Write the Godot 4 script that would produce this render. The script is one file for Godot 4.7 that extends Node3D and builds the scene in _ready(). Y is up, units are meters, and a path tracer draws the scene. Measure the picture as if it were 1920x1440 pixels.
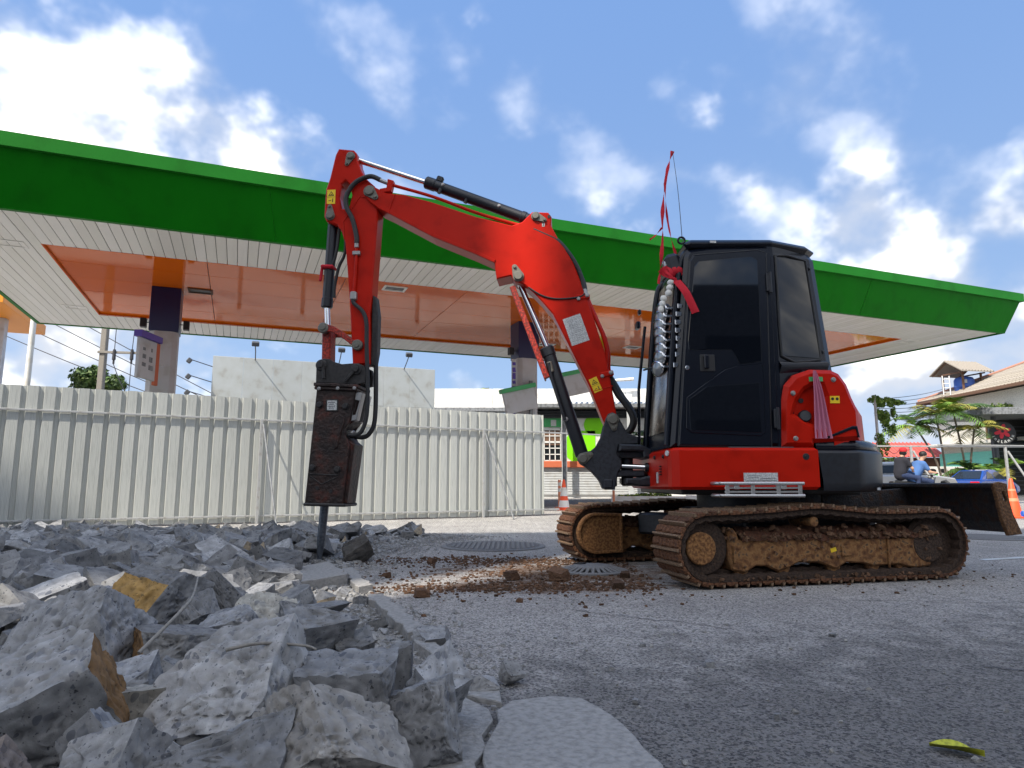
extends Node3D
# A mini excavator with a hydraulic breaker on a petrol station forecourt.

class MB:
	var v := PackedVector3Array()
	var n := PackedVector3Array()
	var c := PackedColorArray()
	var k := Color.WHITE
	var xf := Transform3D()
	func put(p: Vector3, m: Vector3) -> void:
		v.push_back(xf * p); n.push_back((xf.basis * m).normalized()); c.push_back(k)
	func trin(a, b, d, na, nb, nd) -> void:
		put(a, na); put(d, nd); put(b, nb)
	func tri(a: Vector3, b: Vector3, d: Vector3) -> void:
		var m := (b - a).cross(d - a).normalized()
		put(a, m); put(d, m); put(b, m)
	func quad(a: Vector3, b: Vector3, d: Vector3, e: Vector3) -> void:
		tri(a, b, d); tri(a, d, e)
	func box(at: Vector3, size: Vector3, bev := 0.0, bs := Basis()) -> void:
		var h := size / 2.0
		var keep := xf
		xf = xf * Transform3D(bs, at)
		for ax in 3:
			for s in [-1.0, 1.0]:
				var o := Vector3.ZERO; o[ax] = s
				var u := Vector3.ZERO; u[(ax + 1) % 3] = 1
				var w := Vector3.ZERO; w[(ax + 2) % 3] = 1
				var cc := o * h[ax]
				u *= h[(ax + 1) % 3] - bev; w *= h[(ax + 2) % 3] - bev
				if s > 0: quad(cc - u - w, cc + u - w, cc + u + w, cc - u + w)
				else: quad(cc - u - w, cc - u + w, cc + u + w, cc + u - w)
		if bev > 0.0:
			for ax in 3:
				var a1 := (ax + 1) % 3
				var a2 := (ax + 2) % 3
				for s1 in [-1.0, 1.0]:
					for s2 in [-1.0, 1.0]:
						var p := Vector3.ZERO; p[a1] = s1 * h[a1]; p[a2] = s2 * (h[a2] - bev)
						var q := Vector3.ZERO; q[a1] = s1 * (h[a1] - bev); q[a2] = s2 * h[a2]
						var l := Vector3.ZERO; l[ax] = h[ax] - bev
						if s1 * s2 > 0: quad(p - l, q - l, q + l, p + l)
						else: quad(p - l, p + l, q + l, q - l)
			for sx in [-1.0, 1.0]:
				for sy in [-1.0, 1.0]:
					for sz in [-1.0, 1.0]:
						var a := Vector3(sx * h.x, sy * (h.y - bev), sz * (h.z - bev))
						var b := Vector3(sx * (h.x - bev), sy * h.y, sz * (h.z - bev))
						var d := Vector3(sx * (h.x - bev), sy * (h.y - bev), sz * h.z)
						if sx * sy * sz > 0: tri(a, b, d)
						else: tri(a, d, b)
		xf = keep
	func prism(poly0: PackedVector2Array, z0: float, z1: float, bev := 0.0, hole := PackedVector2Array()) -> void:
		var poly := poly0.duplicate()
		if Geometry2D.is_polygon_clockwise(poly): poly.reverse()
		var hh := hole.duplicate()
		if hh.size() and not Geometry2D.is_polygon_clockwise(hh): hh.reverse()
		for side in [0, 1]:
			var z: float = z1 if side else z0
			var inner := inset(poly, bev)
			var caps := [inner]
			if hh.size():   # cut the face in two through the hole
				var ih := inset(hh, bev); var cx := 0.0
				for q in ih: cx += q.x / ih.size()
				caps = []
				for hf in [[-1e3, cx], [cx, 1e3]]:
					for q in Geometry2D.intersect_polygons(inner, PackedVector2Array([Vector2(hf[0], -1e3), Vector2(hf[1], -1e3), Vector2(hf[1], 1e3), Vector2(hf[0], 1e3)])):
						caps.append_array(Geometry2D.clip_polygons(q, ih))
			for cap in caps:
				var t := Geometry2D.triangulate_polygon(cap)
				for i in range(0, t.size(), 3):
					var a: Vector2 = cap[t[i]]; var b: Vector2 = cap[t[i + 1]]; var d: Vector2 = cap[t[i + 2]]
					var ccw := (b - a).cross(d - a) > 0
					if ccw != (side == 1): var tmp := b; b = d; d = tmp
					tri(Vector3(a.x, a.y, z), Vector3(b.x, b.y, z), Vector3(d.x, d.y, z))
			if bev > 0.0:
				for lp in ([poly, hh] if hh.size() else [poly]):
					var il := inset(lp, bev)
					for i in lp.size():
						var j: int = (i + 1) % lp.size()
						var zz: float = z - bev if side else z + bev
						var o1 := Vector3(lp[i].x, lp[i].y, zz); var o2 := Vector3(lp[j].x, lp[j].y, zz)
						var i1 := Vector3(il[i].x, il[i].y, z); var i2 := Vector3(il[j].x, il[j].y, z)
						if side: quad(o1, o2, i2, i1)
						else: quad(o2, o1, i1, i2)
		for lp in ([poly, hh] if hh.size() else [poly]):
			for i in lp.size():
				var j: int = (i + 1) % lp.size()
				quad(Vector3(lp[i].x, lp[i].y, z0 + bev), Vector3(lp[j].x, lp[j].y, z0 + bev), Vector3(lp[j].x, lp[j].y, z1 - bev), Vector3(lp[i].x, lp[i].y, z1 - bev))
	static func inset(p: PackedVector2Array, d: float) -> PackedVector2Array:
		if d <= 0.0: return p
		var r := PackedVector2Array()
		for i in p.size():
			var a := p[i] - p[(i + p.size() - 1) % p.size()]
			var b := p[(i + 1) % p.size()] - p[i]
			var na := Vector2(-a.y, a.x).normalized(); var nb := Vector2(-b.y, b.x).normalized()
			var m := na + nb
			m = m / maxf(0.5, m.dot(na)) if m.length() > 0.01 else na
			r.push_back(p[i] + m * d)
		return r
	func cyl(a: Vector3, b: Vector3, r0: float, r1 := -1.0, sides := 16, bev := 0.0, caps := true) -> void:
		if r1 < 0.0: r1 = r0
		var ax := (b - a).normalized()
		var prof := [[r0 - bev, a], [r0, a + ax * bev], [r1, b - ax * bev], [r1 - bev, b]] if bev > 0.0 else [[r0, a], [r1, b]]
		var u := ax.cross(Vector3.UP if absf(ax.y) < 0.9 else Vector3.RIGHT).normalized()
		var w := ax.cross(u)
		for i in sides:
			var t0 := TAU * i / sides; var t1 := TAU * (i + 1) / sides
			var d0 := u * cos(t0) + w * sin(t0); var d1 := u * cos(t1) + w * sin(t1)
			for q in prof.size() - 1:
				var ra: float = prof[q][0]; var rb: float = prof[q + 1][0]
				var pa: Vector3 = prof[q][1]; var pb: Vector3 = prof[q + 1][1]
				var sl := (ra - rb) / maxf(1e-6, (pb - pa).length()) * ax
				trin(pa + d0 * ra, pa + d1 * ra, pb + d1 * rb, d0 + sl, d1 + sl, d1 + sl)
				trin(pa + d0 * ra, pb + d1 * rb, pb + d0 * rb, d0 + sl, d1 + sl, d0 + sl)
			if caps:
				tri(a, a + d1 * prof[0][0], a + d0 * prof[0][0])
				tri(b, b + d0 * prof[-1][0], b + d1 * prof[-1][0])
	func tube(p: PackedVector3Array, r: float, sides := 8, r_end := -1.0, flat := 1.0) -> void:
		if p.size() < 2: return
		var u := Vector3.ZERO
		var rings := []
		for i in p.size():
			var d := (p[mini(i + 1, p.size() - 1)] - p[maxi(i - 1, 0)]).normalized()
			if i == 0: u = d.cross(Vector3.UP if absf(d.y) < 0.9 else Vector3.RIGHT).normalized()
			u = (u - d * u.dot(d)).normalized()
			var w := d.cross(u)
			var rr := r if r_end < 0 else lerpf(r, r_end, float(i) / (p.size() - 1))
			var ring := []
			for s in sides:
				var t := TAU * s / sides
				ring.push_back([p[i] + u * cos(t) * rr + w * sin(t) * rr * flat, (u * cos(t) + w * sin(t) / flat).normalized()])
			rings.push_back(ring)
		for i in p.size() - 1:
			for s in sides:
				var a = rings[i][s]; var b = rings[i][(s + 1) % sides]; var d = rings[i + 1][(s + 1) % sides]; var e = rings[i + 1][s]
				trin(a[0], b[0], d[0], a[1], b[1], d[1]); trin(a[0], d[0], e[0], a[1], d[1], e[1])
		for s in range(1, sides - 1):
			tri(rings[0][0][0], rings[0][s + 1][0], rings[0][s][0])
			tri(rings[-1][0][0], rings[-1][s][0], rings[-1][s + 1][0])
	func lathe(prof: Array, sides := 20, sharp := false) -> void:   # [r, y] pairs from bottom to top, about the y axis
		for i in sides:
			var t0 := TAU * i / sides; var t1 := TAU * (i + 1) / sides
			var d0 := Vector3(cos(t0), 0, -sin(t0)); var d1 := Vector3(cos(t1), 0, -sin(t1))
			for q in prof.size() - 1:
				var nq := Vector2(prof[q + 1][1] - prof[q][1], prof[q][0] - prof[q + 1][0]).normalized()
				var na := nq; var nb := nq
				if not sharp:
					if q > 0: na = (nq + Vector2(prof[q][1] - prof[q - 1][1], prof[q - 1][0] - prof[q][0]).normalized()).normalized()
					if q < prof.size() - 2: nb = (nq + Vector2(prof[q + 2][1] - prof[q + 1][1], prof[q + 1][0] - prof[q + 2][0]).normalized()).normalized()
				var ya := Vector3(0, prof[q][1], 0); var yb := Vector3(0, prof[q + 1][1], 0)
				var ra: float = prof[q][0]; var rb: float = prof[q + 1][0]
				var a0 := d0 * na.x + Vector3.UP * na.y; var a1 := d1 * na.x + Vector3.UP * na.y
				var b0 := d0 * nb.x + Vector3.UP * nb.y; var b1 := d1 * nb.x + Vector3.UP * nb.y
				if ra > 1e-5: trin(ya + d0 * ra, ya + d1 * ra, yb + d1 * rb, a0, a1, b1)
				if rb > 1e-5: trin(ya + d0 * ra, yb + d1 * rb, yb + d0 * rb, a0, b1, b0)
	func grid(p: Array, smooth := true) -> void:   # rows of points; the normal is along (next column) x (next row)
		var rows := p.size(); var cols: int = p[0].size()
		var nn := []
		for j in rows:
			var row := []
			for i in cols:
				var du: Vector3 = p[j][mini(i + 1, cols - 1)] - p[j][maxi(i - 1, 0)]
				var dv: Vector3 = p[mini(j + 1, rows - 1)][i] - p[maxi(j - 1, 0)][i]
				row.push_back(du.cross(dv).normalized())
			nn.push_back(row)
		for j in rows - 1:
			for i in cols - 1:
				if smooth:
					trin(p[j][i], p[j][i + 1], p[j + 1][i + 1], nn[j][i], nn[j][i + 1], nn[j + 1][i + 1])
					trin(p[j][i], p[j + 1][i + 1], p[j + 1][i], nn[j][i], nn[j + 1][i + 1], nn[j + 1][i])
				else: quad(p[j][i], p[j][i + 1], p[j + 1][i + 1], p[j + 1][i])
	func mesh(m: Material) -> ArrayMesh:
		var a := []; a.resize(Mesh.ARRAY_MAX)
		a[Mesh.ARRAY_VERTEX] = v; a[Mesh.ARRAY_NORMAL] = n; a[Mesh.ARRAY_COLOR] = c
		var r := ArrayMesh.new()
		r.add_surface_from_arrays(Mesh.PRIMITIVE_TRIANGLES, a)
		r.surface_set_material(0, m)
		return r

var M := {}
var used := {}
var rng := RandomNumberGenerator.new()

func numbered(called: String) -> String:
	used[called] = used.get(called, -1) + 1
	return called if used[called] == 0 else "%s_%03d" % [called, used[called]]
func tag(o: Node, label: String, category: String, group := "", kind := "") -> void:
	if label: o.set_meta("label", label)
	if category: o.set_meta("category", category)
	if group: o.set_meta("group", group)
	if kind: o.set_meta("kind", kind)
func thing(called: String, label: String, category: String, at := Vector3.ZERO, turn := 0.0, group := "") -> Node3D:
	var o := Node3D.new(); o.name = numbered(called); add_child(o)
	o.position = at; o.rotation_degrees.y = turn
	tag(o, label, category, group)
	return o
func part(parent: Node, called: String, mb: MB, m: Material, label := "") -> MeshInstance3D:
	var o := MeshInstance3D.new(); o.name = called; o.mesh = mb.mesh(m)
	if parent == self: o.name = numbered(called)
	parent.add_child(o, true)
	if label: o.set_meta("label", label)
	return o
func inst(parent: Node, called: String, mesh: Mesh, t := Transform3D()) -> MeshInstance3D:
	var o := MeshInstance3D.new(); o.name = numbered(called) if parent == self else called; o.mesh = mesh; o.transform = t
	parent.add_child(o, true)
	return o
func solo(called: String, mb: MB, m: Material, label: String, category: String, at := Vector3.ZERO, turn := 0.0, group := "") -> MeshInstance3D:
	var o := part(self, called, mb, m); tag(o, label, category, group); o.position = at; o.rotation_degrees.y = turn
	return o
func struct(called: String, mb: MB, m: Material) -> MeshInstance3D:
	var o := part(self, called, mb, m); o.set_meta("kind", "structure"); return o
func P2(a: Array) -> PackedVector2Array:
	var r := PackedVector2Array()
	for i in range(0, a.size(), 2): r.push_back(Vector2(a[i], a[i + 1]))
	return r
func rect(x0: float, y0: float, x1: float, y1: float) -> PackedVector2Array:
	return PackedVector2Array([Vector2(x0, y0), Vector2(x1, y0), Vector2(x1, y1), Vector2(x0, y1)])
func spline(p: Array, per := 6) -> PackedVector3Array:
	var r := PackedVector3Array()
	for i in p.size() - 1:
		var a: Vector3 = p[maxi(i - 1, 0)]; var b: Vector3 = p[i]; var c: Vector3 = p[i + 1]; var d: Vector3 = p[mini(i + 2, p.size() - 1)]
		for s in per: r.push_back(b.cubic_interpolate(c, a, d, float(s) / per))
	r.push_back(p[-1])
	return r
func V3(a: Array, z: float) -> Array:
	var r := []
	for i in range(0, a.size(), 2): r.push_back(Vector3(a[i], a[i + 1], z))
	return r

func noise_tex(freq: float, stops: Array, sd: int, size := 512, type := FastNoiseLite.TYPE_SIMPLEX, octaves := 5, normal := 0.0) -> NoiseTexture2D:
	var f := FastNoiseLite.new(); f.seed = sd; f.frequency = freq; f.noise_type = type; f.fractal_octaves = octaves
	if type == FastNoiseLite.TYPE_CELLULAR: f.cellular_return_type = FastNoiseLite.RETURN_CELL_VALUE
	var t := NoiseTexture2D.new(); t.width = size; t.height = size; t.seamless = true; t.noise = f
	if normal > 0.0:
		t.as_normal_map = true; t.bump_strength = normal
	else:
		var g := Gradient.new(); g.offsets = PackedFloat32Array(); g.colors = PackedColorArray()
		var off := PackedFloat32Array(); var col := PackedColorArray()
		for s in stops: off.push_back(s[0]); col.push_back(s[1] if s[1] is Color else Color(s[1], s[1], s[1]))
		g.offsets = off; g.colors = col; t.color_ramp = g
	return t
func mk(called: String, lin: Color, rough := 0.6, metal := 0.0, tex: Texture2D = null, scale := 1.0, nrm: Texture2D = null, nscale := 1.0, world := false) -> StandardMaterial3D:
	var m := StandardMaterial3D.new(); m.resource_name = called
	m.albedo_color = lin.linear_to_srgb(); m.roughness = rough; m.metallic = metal
	m.uv1_triplanar = true; m.uv1_world_triplanar = world; m.uv1_scale = Vector3.ONE * scale
	if tex: m.albedo_texture = tex
	if nrm: m.normal_enabled = true; m.normal_texture = nrm; m.normal_scale = nscale
	m.vertex_color_use_as_albedo = true
	M[called] = m
	return m

# ---------------------------------------------------------------- camera, sky, sun
const SUN := Vector3(-0.3735, 0.7826, 0.498)
func build_env() -> void:
	var cam := Camera3D.new(); cam.name = "camera"; add_child(cam)
	cam.position = Vector3(0, 0.74, 0); cam.rotation_degrees = Vector3(8.389, 0, 0); cam.fov = 59.178; cam.near = 0.05; cam.far = 900.0; cam.current = true
	var env := Environment.new()
	env.background_mode = Environment.BG_SKY; env.tonemap_mode = Environment.TONE_MAPPER_LINEAR
	env.tonemap_exposure = 2.0
	env.sdfgi_enabled = true; env.ssao_enabled = true; env.ssil_enabled = true
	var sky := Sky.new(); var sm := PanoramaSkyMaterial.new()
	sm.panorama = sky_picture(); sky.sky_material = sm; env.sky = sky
	var we := WorldEnvironment.new(); we.name = "world_environment"; we.environment = env; add_child(we)
	var sun := DirectionalLight3D.new(); sun.name = "sun"; add_child(sun)
	sun.look_at_from_position(Vector3.ZERO, -SUN, Vector3.UP)
	sun.light_energy = 1.1; sun.light_angular_distance = 0.5; sun.light_color = Color(1.0, 0.965, 0.91); sun.shadow_enabled = true

func sky_picture() -> ImageTexture:
	var w := 3072; var h := 1536
	var data := PackedFloat32Array(); data.resize(w * h * 3)
	var f1 := FastNoiseLite.new(); f1.seed = 11; f1.noise_type = FastNoiseLite.TYPE_SIMPLEX_SMOOTH; f1.frequency = 1.0; f1.fractal_octaves = 6; f1.fractal_gain = 0.55
	var f2 := FastNoiseLite.new(); f2.seed = 29; f2.noise_type = FastNoiseLite.TYPE_SIMPLEX_SMOOTH; f2.frequency = 1.0; f2.fractal_octaves = 3
	# cloud banks: azimuth and height in degrees, angular size, density
	var banks := []
	for b in [[-37.6, 21.4, 0.200, 1.00], [-32.1, 22.4, 0.170, 1.00], [-25.5, 23.3, 0.130, 0.95], [-21.4, 23.7, 0.070, 0.80], [-42.0, 21.8, 0.220, 1.00], [-38.1, 26.0, 0.100, 0.75], [-33.1, 25.7, 0.110, 0.85], [-27.9, 25.1, 0.100, 0.85], [28.2, 19.3, 0.080, 1.00], [30.5, 16.2, 0.080, 0.95], [26.9, 21.7, 0.045, 0.75], [32.0, 8.3, 0.200, 0.95], [36.5, 9.3, 0.160, 0.90], [30.4, 5.7, 0.120, 0.90], [17.6, 29.3, 0.040, 0.52], [20.9, 22.6, 0.045, 0.45], [9.9, 21.8, 0.070, 0.36], [-3.5, 37.2, 0.050, 0.48], [37.8, 17.4, 0.060, 0.75], [-34.7, 9.9, 0.160, 0.90], [-29.6, 8.9, 0.130, 0.85], [-26.5, 10.8, 0.100, 0.70], [-4.1, 8.1, 0.035, 0.80], [-19.6, 13.0, 0.100, 0.35]]:
		banks.push_back([Vector3(sin(deg_to_rad(b[0])) * cos(deg_to_rad(b[1])), sin(deg_to_rad(b[1])), -cos(deg_to_rad(b[0])) * cos(deg_to_rad(b[1]))), b[2], b[3]])
	var half := h / 2
	for y in half:
		var el := (0.5 - (y + 0.5) / h) * PI
		var sy := sin(el); var cy := cos(el)
		var t := pow(1.0 - sy, 3.2)
		var base := Color(0.100, 0.185, 0.375).lerp(Color(0.27, 0.37, 0.50), t)
		for x in w:
			var az := (x + 0.5) / w * TAU
			var d := Vector3(sin(az) * cy, sy, -cos(az) * cy)
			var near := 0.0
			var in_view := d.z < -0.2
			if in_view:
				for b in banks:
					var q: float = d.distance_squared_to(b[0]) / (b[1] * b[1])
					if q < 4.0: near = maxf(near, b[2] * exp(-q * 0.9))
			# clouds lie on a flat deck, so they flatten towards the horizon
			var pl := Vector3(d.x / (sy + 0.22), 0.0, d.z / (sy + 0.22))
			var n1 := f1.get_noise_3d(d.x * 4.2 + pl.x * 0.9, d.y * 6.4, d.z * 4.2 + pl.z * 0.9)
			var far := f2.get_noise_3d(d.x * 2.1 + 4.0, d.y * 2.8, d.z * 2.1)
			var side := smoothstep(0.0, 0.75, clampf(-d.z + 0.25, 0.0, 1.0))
			var cover := lerpf(smoothstep(-0.85, 0.15, far) * 0.98, near, side)  # cover out of view is made heavier, to brighten the shade
			var dens := smoothstep(0.32, 1.12, cover + n1 * 0.58)
			var wisp := smoothstep(0.1, 0.9, f2.get_noise_3d(d.x * 3.0 + d.y * 2.0, d.y * 3.0, d.z * 3.0 + 3.0) + n1 * 0.7) * 0.24
			dens = clampf(dens + wisp * (1.0 - dens), 0.0, 1.0)
			# thick undersides turn grey, tops and rims stay white
			var up := f1.get_noise_3d(d.x * 4.2 + pl.x * 0.9, d.y * 6.4 + 0.45, d.z * 4.2 + pl.z * 0.9)
			var lit := clampf(0.68 + (n1 - up) * 1.15 - maxf(0.0, cover - 0.6) * 0.35 - 0.36 * smoothstep(0.36, 0.08, sy), 0.30, 1.0)
			var cl := Color(0.31, 0.34, 0.40).lerp(Color(1.08, 1.04, 0.97), lit * lit)
			var halo := 1.0 + 1.8 * exp(-d.angle_to(SUN) / 0.42)   # glow added round the sun to lift the fill in the shade
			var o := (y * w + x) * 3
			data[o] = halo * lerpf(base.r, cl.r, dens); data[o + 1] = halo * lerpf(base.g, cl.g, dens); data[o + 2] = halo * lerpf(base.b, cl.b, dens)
	for i in range(half * w * 3, w * h * 3, 3):
		data[i] = 0.20; data[i + 1] = 0.21; data[i + 2] = 0.22
	var im := Image.create_from_data(w, h, false, Image.FORMAT_RGBF, data.to_byte_array())
	return ImageTexture.create_from_image(im)

# ---------------------------------------------------------------- materials
func build_materials() -> void:
	var mottled := noise_tex(0.012, [[0.0, 0.62], [0.5, 0.9], [1.0, 1.0]], 3)
	var fine := noise_tex(0.06, [[0.0, 0.72], [0.5, 0.93], [1.0, 1.0]], 5)
	var speck := noise_tex(0.16, [[0.0, 0.45], [0.35, 0.72], [0.6, 0.9], [1.0, 1.0]], 6, 512, FastNoiseLite.TYPE_SIMPLEX, 3)
	var bump := noise_tex(0.05, [], 7, 512, FastNoiseLite.TYPE_SIMPLEX, 5, 6.0)
	var rough_bump := noise_tex(0.03, [], 8, 512, FastNoiseLite.TYPE_SIMPLEX, 6, 14.0)
	var streak := noise_tex(0.03, [[0.0, 0.75], [0.45, 0.97], [1.0, 1.0]], 9)
	var rust := noise_tex(0.03, [[0.0, Color(0.55, 0.46, 0.4)], [0.45, Color(0.76, 0.68, 0.6)], [0.6, Color(0.88, 0.8, 0.7)], [1.0, Color(1, 0.95, 0.88)]], 12, 512, FastNoiseLite.TYPE_SIMPLEX, 6)
	var grime := noise_tex(0.012, [[0.0, Color(0.86, 0.83, 0.79)], [0.4, Color(0.965, 0.96, 0.95)], [1.0, Color(1, 1, 1)]], 13, 512, FastNoiseLite.TYPE_SIMPLEX, 6)
	# surfaces of the place
	mk("asphalt", Color(1, 1, 1), 0.9, 0, asphalt_tex(), 1.0 / 0.85, noise_tex(0.11, [], 15, 1024, FastNoiseLite.TYPE_SIMPLEX, 3, 10.0), 0.8, true)
	mk("concrete", Color(1, 1, 1), 0.92, 0, rubble_tex(), 1.0 / 0.42, rubble_bump(), 1.0)
	mk("slab", Color(0.31, 0.30, 0.285), 0.92, 0, noise_tex(0.03, [[0.0, 0.78], [0.5, 0.92], [1.0, 1.0]], 17, 512, FastNoiseLite.TYPE_SIMPLEX, 7), 1.6, bump, 0.5)
	mk("soil", Color(1, 1, 1), 0.97, 0, speck, 3.0, rough_bump, 1.0)
	mk("green_fascia", Color(0.004, 0.16, 0.003), 0.45, 0, grime, 0.12, noise_tex(0.02, [], 21, 512, FastNoiseLite.TYPE_SIMPLEX, 3, 2.0), 0.25)
	mk("green_lip", Color(0.014, 0.17, 0.016), 0.45, 0, grime, 0.1); M.green_lip.metallic_specular = 0.22; M.green_fascia.metallic_specular = 0.22
	mk("soffit_white", Color(0.80, 0.79, 0.75), 0.38)
	mk("soffit_orange", Color(0.70, 0.14, 0.008), 0.045, 0, null, 1.0, noise_tex(0.006, [], 22, 512, FastNoiseLite.TYPE_SIMPLEX, 2, 1.6), 0.10)
	M.soffit_orange.metallic_specular = 0.2
	mk("orange_plain", Color(0.85, 0.30, 0.02), 0.5)
	mk("column_white", Color(0.50, 0.50, 0.51), 0.5, 0, grime, 0.2)
	mk("navy", Color(0.012, 0.013, 0.07), 0.35)
	mk("fence_sheet", Color(0.50, 0.515, 0.505), 0.5, 0.0, fence_tex(), 1.0)
	M.fence_sheet.uv1_scale = Vector3(1.0, 0.12, 1.0)
	mk("galvanised", Color(0.42, 0.43, 0.43), 0.45, 0.25, grime, 1.0)
	mk("pale_grey", Color(0.50, 0.52, 0.53), 0.6, 0, grime, 0.3)
	mk("white_paint", Color(0.78, 0.78, 0.76), 0.55, 0, grime, 0.3)
	mk("off_white", Color(0.72, 0.69, 0.60), 0.8, 0, streak, 0.5)
	mk("dark_grey", Color(0.06, 0.065, 0.075), 0.5)
	mk("mid_grey", Color(0.24, 0.25, 0.26), 0.6, 0, mottled, 0.7)
	mk("black", Color(0.012, 0.012, 0.013), 0.5)
	mk("wire", Color(0.03, 0.03, 0.035), 0.6)
	mk("timber", Color(0.16, 0.085, 0.05), 0.8, 0, streak, 2.0)
	mk("weathered_pole", Color(0.27, 0.25, 0.22), 0.9, 0, fine, 1.5)
	mk("bright_green", Color(0.22, 0.72, 0.0), 0.5)
	mk("shop_green", Color(0.06, 0.36, 0.12), 0.5)
	mk("mint", Color(0.18, 0.56, 0.44), 0.7, 0, streak, 0.6)
	mk("brick_orange", Color(0.50, 0.12, 0.05), 0.7)
	mk("roof_tile", Color(0.36, 0.32, 0.27), 0.85, 0, fine, 1.2)
	mk("roof_red", Color(0.50, 0.10, 0.08), 0.7, 0, streak, 0.6)
	mk("tank_blue", Color(0.04, 0.11, 0.40), 0.4)
	mk("leaf", Color(1, 1, 1), 0.6); M.leaf.backlight_enabled = true; M.leaf.backlight = Color(0.18, 0.26, 0.05)
	mk("bark", Color(0.20, 0.16, 0.12), 0.9, 0, fine, 3.0)
	mk("cone_orange", Color(0.85, 0.09, 0.02), 0.5)
	mk("cone_pale", Color(0.80, 0.30, 0.16), 0.6, 0, grime, 2.0)
	mk("sign_red", Color(0.60, 0.01, 0.03), 0.5)
	mk("purple", Color(0.09, 0.05, 0.32), 0.5)
	mk("glass_dark", Color(0.015, 0.018, 0.02), 0.05)
	mk("yellow_leaf", Color(0.52, 0.52, 0.03), 0.6, 0, mottled, 8.0)
	mk("blue_tarp", Color(0.04, 0.14, 0.62), 0.5)
	mk("board_grey", Color(0.42, 0.45, 0.46), 0.55, 0.1, grime, 0.15)
	mk("roof_blue", Color(0.10, 0.15, 0.24), 0.5)
	mk("roof_ridge", Color(0.48, 0.24, 0.17), 0.8, 0, fine, 1.0)
	mk("bright_green2", Color(0.08, 0.55, 0.10), 0.6)
	mk("plain", Color(1, 1, 1), 0.6)
	# the machine
	mk("red", Color(0.50, 0.014, 0.005), 0.32, 0, grime, 0.5, noise_tex(0.02, [], 23, 256, FastNoiseLite.TYPE_SIMPLEX, 2, 1.0), 0.12)
	M.red.metallic_specular = 0.24
	mk("red_worn", Color(0.50, 0.035, 0.015), 0.5, 0, noise_tex(0.03, [[0.0, Color(0.45, 0.42, 0.4)], [0.5, Color(0.7, 0.62, 0.58)], [0.7, Color(0.95, 0.93, 0.9)], [1.0, Color(1, 1, 1)]], 31, 512, FastNoiseLite.TYPE_SIMPLEX, 6), 2.0)
	mk("cab_black", Color(0.005, 0.007, 0.013), 0.24, 0, null); M.cab_black.metallic_specular = 0.4
	mk("cab_dull", Color(0.010, 0.013, 0.02), 0.42, 0, mottled, 2.0)
	mk("cab_glass", Color(0.004, 0.005, 0.008), 0.03)
	mk("screen_dirt", Color(0.22, 0.20, 0.17), 0.15, 0, noise_tex(0.008, [[0.0, Color(0.3, 0.28, 0.27)], [0.4, Color(0.6, 0.55, 0.5)], [0.62, Color(0.95, 0.9, 0.85)], [1.0, Color(1, 1, 1)]], 39), 1.2)
	mk("lens", Color(0.30, 0.31, 0.31), 0.06, 0.5)
	mk("chisel", Color(0.16, 0.18, 0.21), 0.3, 0.7, mottled, 4.0)
	mk("bracket_black", Color(0.026, 0.030, 0.040), 0.45, 0.1, mottled, 3.0, bump, 0.3)
	mk("barrel_black", Color(0.014, 0.016, 0.022), 0.4, 0.1, fine, 3.0)
	mk("chrome", Color(0.72, 0.72, 0.72), 0.12, 1.0)
	mk("lamp_chrome", Color(0.50, 0.50, 0.51), 0.10, 1.0)
	mk("pin_steel", Color(0.20, 0.19, 0.16), 0.5, 0.5, fine, 6.0)
	mk("bolt_steel", Color(0.35, 0.34, 0.33), 0.4, 0.7)
	mk("hose", Color(0.016, 0.016, 0.017), 0.6)
	mk("hammer_paint", Color(0.075, 0.043, 0.036), 0.55, 0.15, noise_tex(0.012, [[0.0, Color(0.38, 0.36, 0.35)], [0.45, Color(0.55, 0.48, 0.45)], [0.66, Color(0.70, 0.58, 0.53)], [0.82, Color(0.9, 0.6, 0.5)], [1.0, Color(1, 0.55, 0.42)]], 33, 512, FastNoiseLite.TYPE_SIMPLEX, 7), 0.7, bump, 0.3)
	mk("hammer_black", Color(0.035, 0.032, 0.032), 0.5, 0.2, mottled, 3.0, bump, 0.3)
	mk("track_mud", Color(0.17, 0.085, 0.045), 0.9, 0, rust, 2.6, rough_bump, 0.35)
	mk("track_dark", Color(0.055, 0.036, 0.026), 0.85, 0, rust, 2.2, rough_bump, 0.3)
	mk("track_steel", Color(0.30, 0.24, 0.19), 0.55, 0.35, rust, 3.5, bump, 0.4)
	mk("mud_tan", Color(0.33, 0.19, 0.085), 0.93, 0, rust, 2.0, rough_bump, 0.22)
	mk("frame_mud", Color(0.25, 0.145, 0.07), 0.9, 0, noise_tex(0.02, [[0.0, Color(0.55, 0.46, 0.4)], [0.4, Color(0.8, 0.7, 0.58)], [0.6, Color(0.97, 0.9, 0.78)], [0.74, Color(0.92, 0.86, 0.76)], [0.82, Color(0.62, 0.64, 0.68)], [1.0, Color(0.5, 0.53, 0.58)]], 35, 512, FastNoiseLite.TYPE_SIMPLEX, 6), 1.2, rough_bump, 0.2)
	mk("alu", Color(0.62, 0.62, 0.61), 0.32, 0.8, fine, 3.0)
	mk("label_white", Color(0.66, 0.67, 0.66), 0.5, 0, mottled, 8.0)
	mk("label_yellow", Color(0.80, 0.55, 0.01), 0.45)
	mk("label_black", Color(0.01, 0.01, 0.01), 0.6)
	mk("cloth_pink", Color(0.50, 0.17, 0.26), 0.9); M.cloth_pink.rim_enabled = true; M.cloth_pink.rim = 0.4
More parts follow.
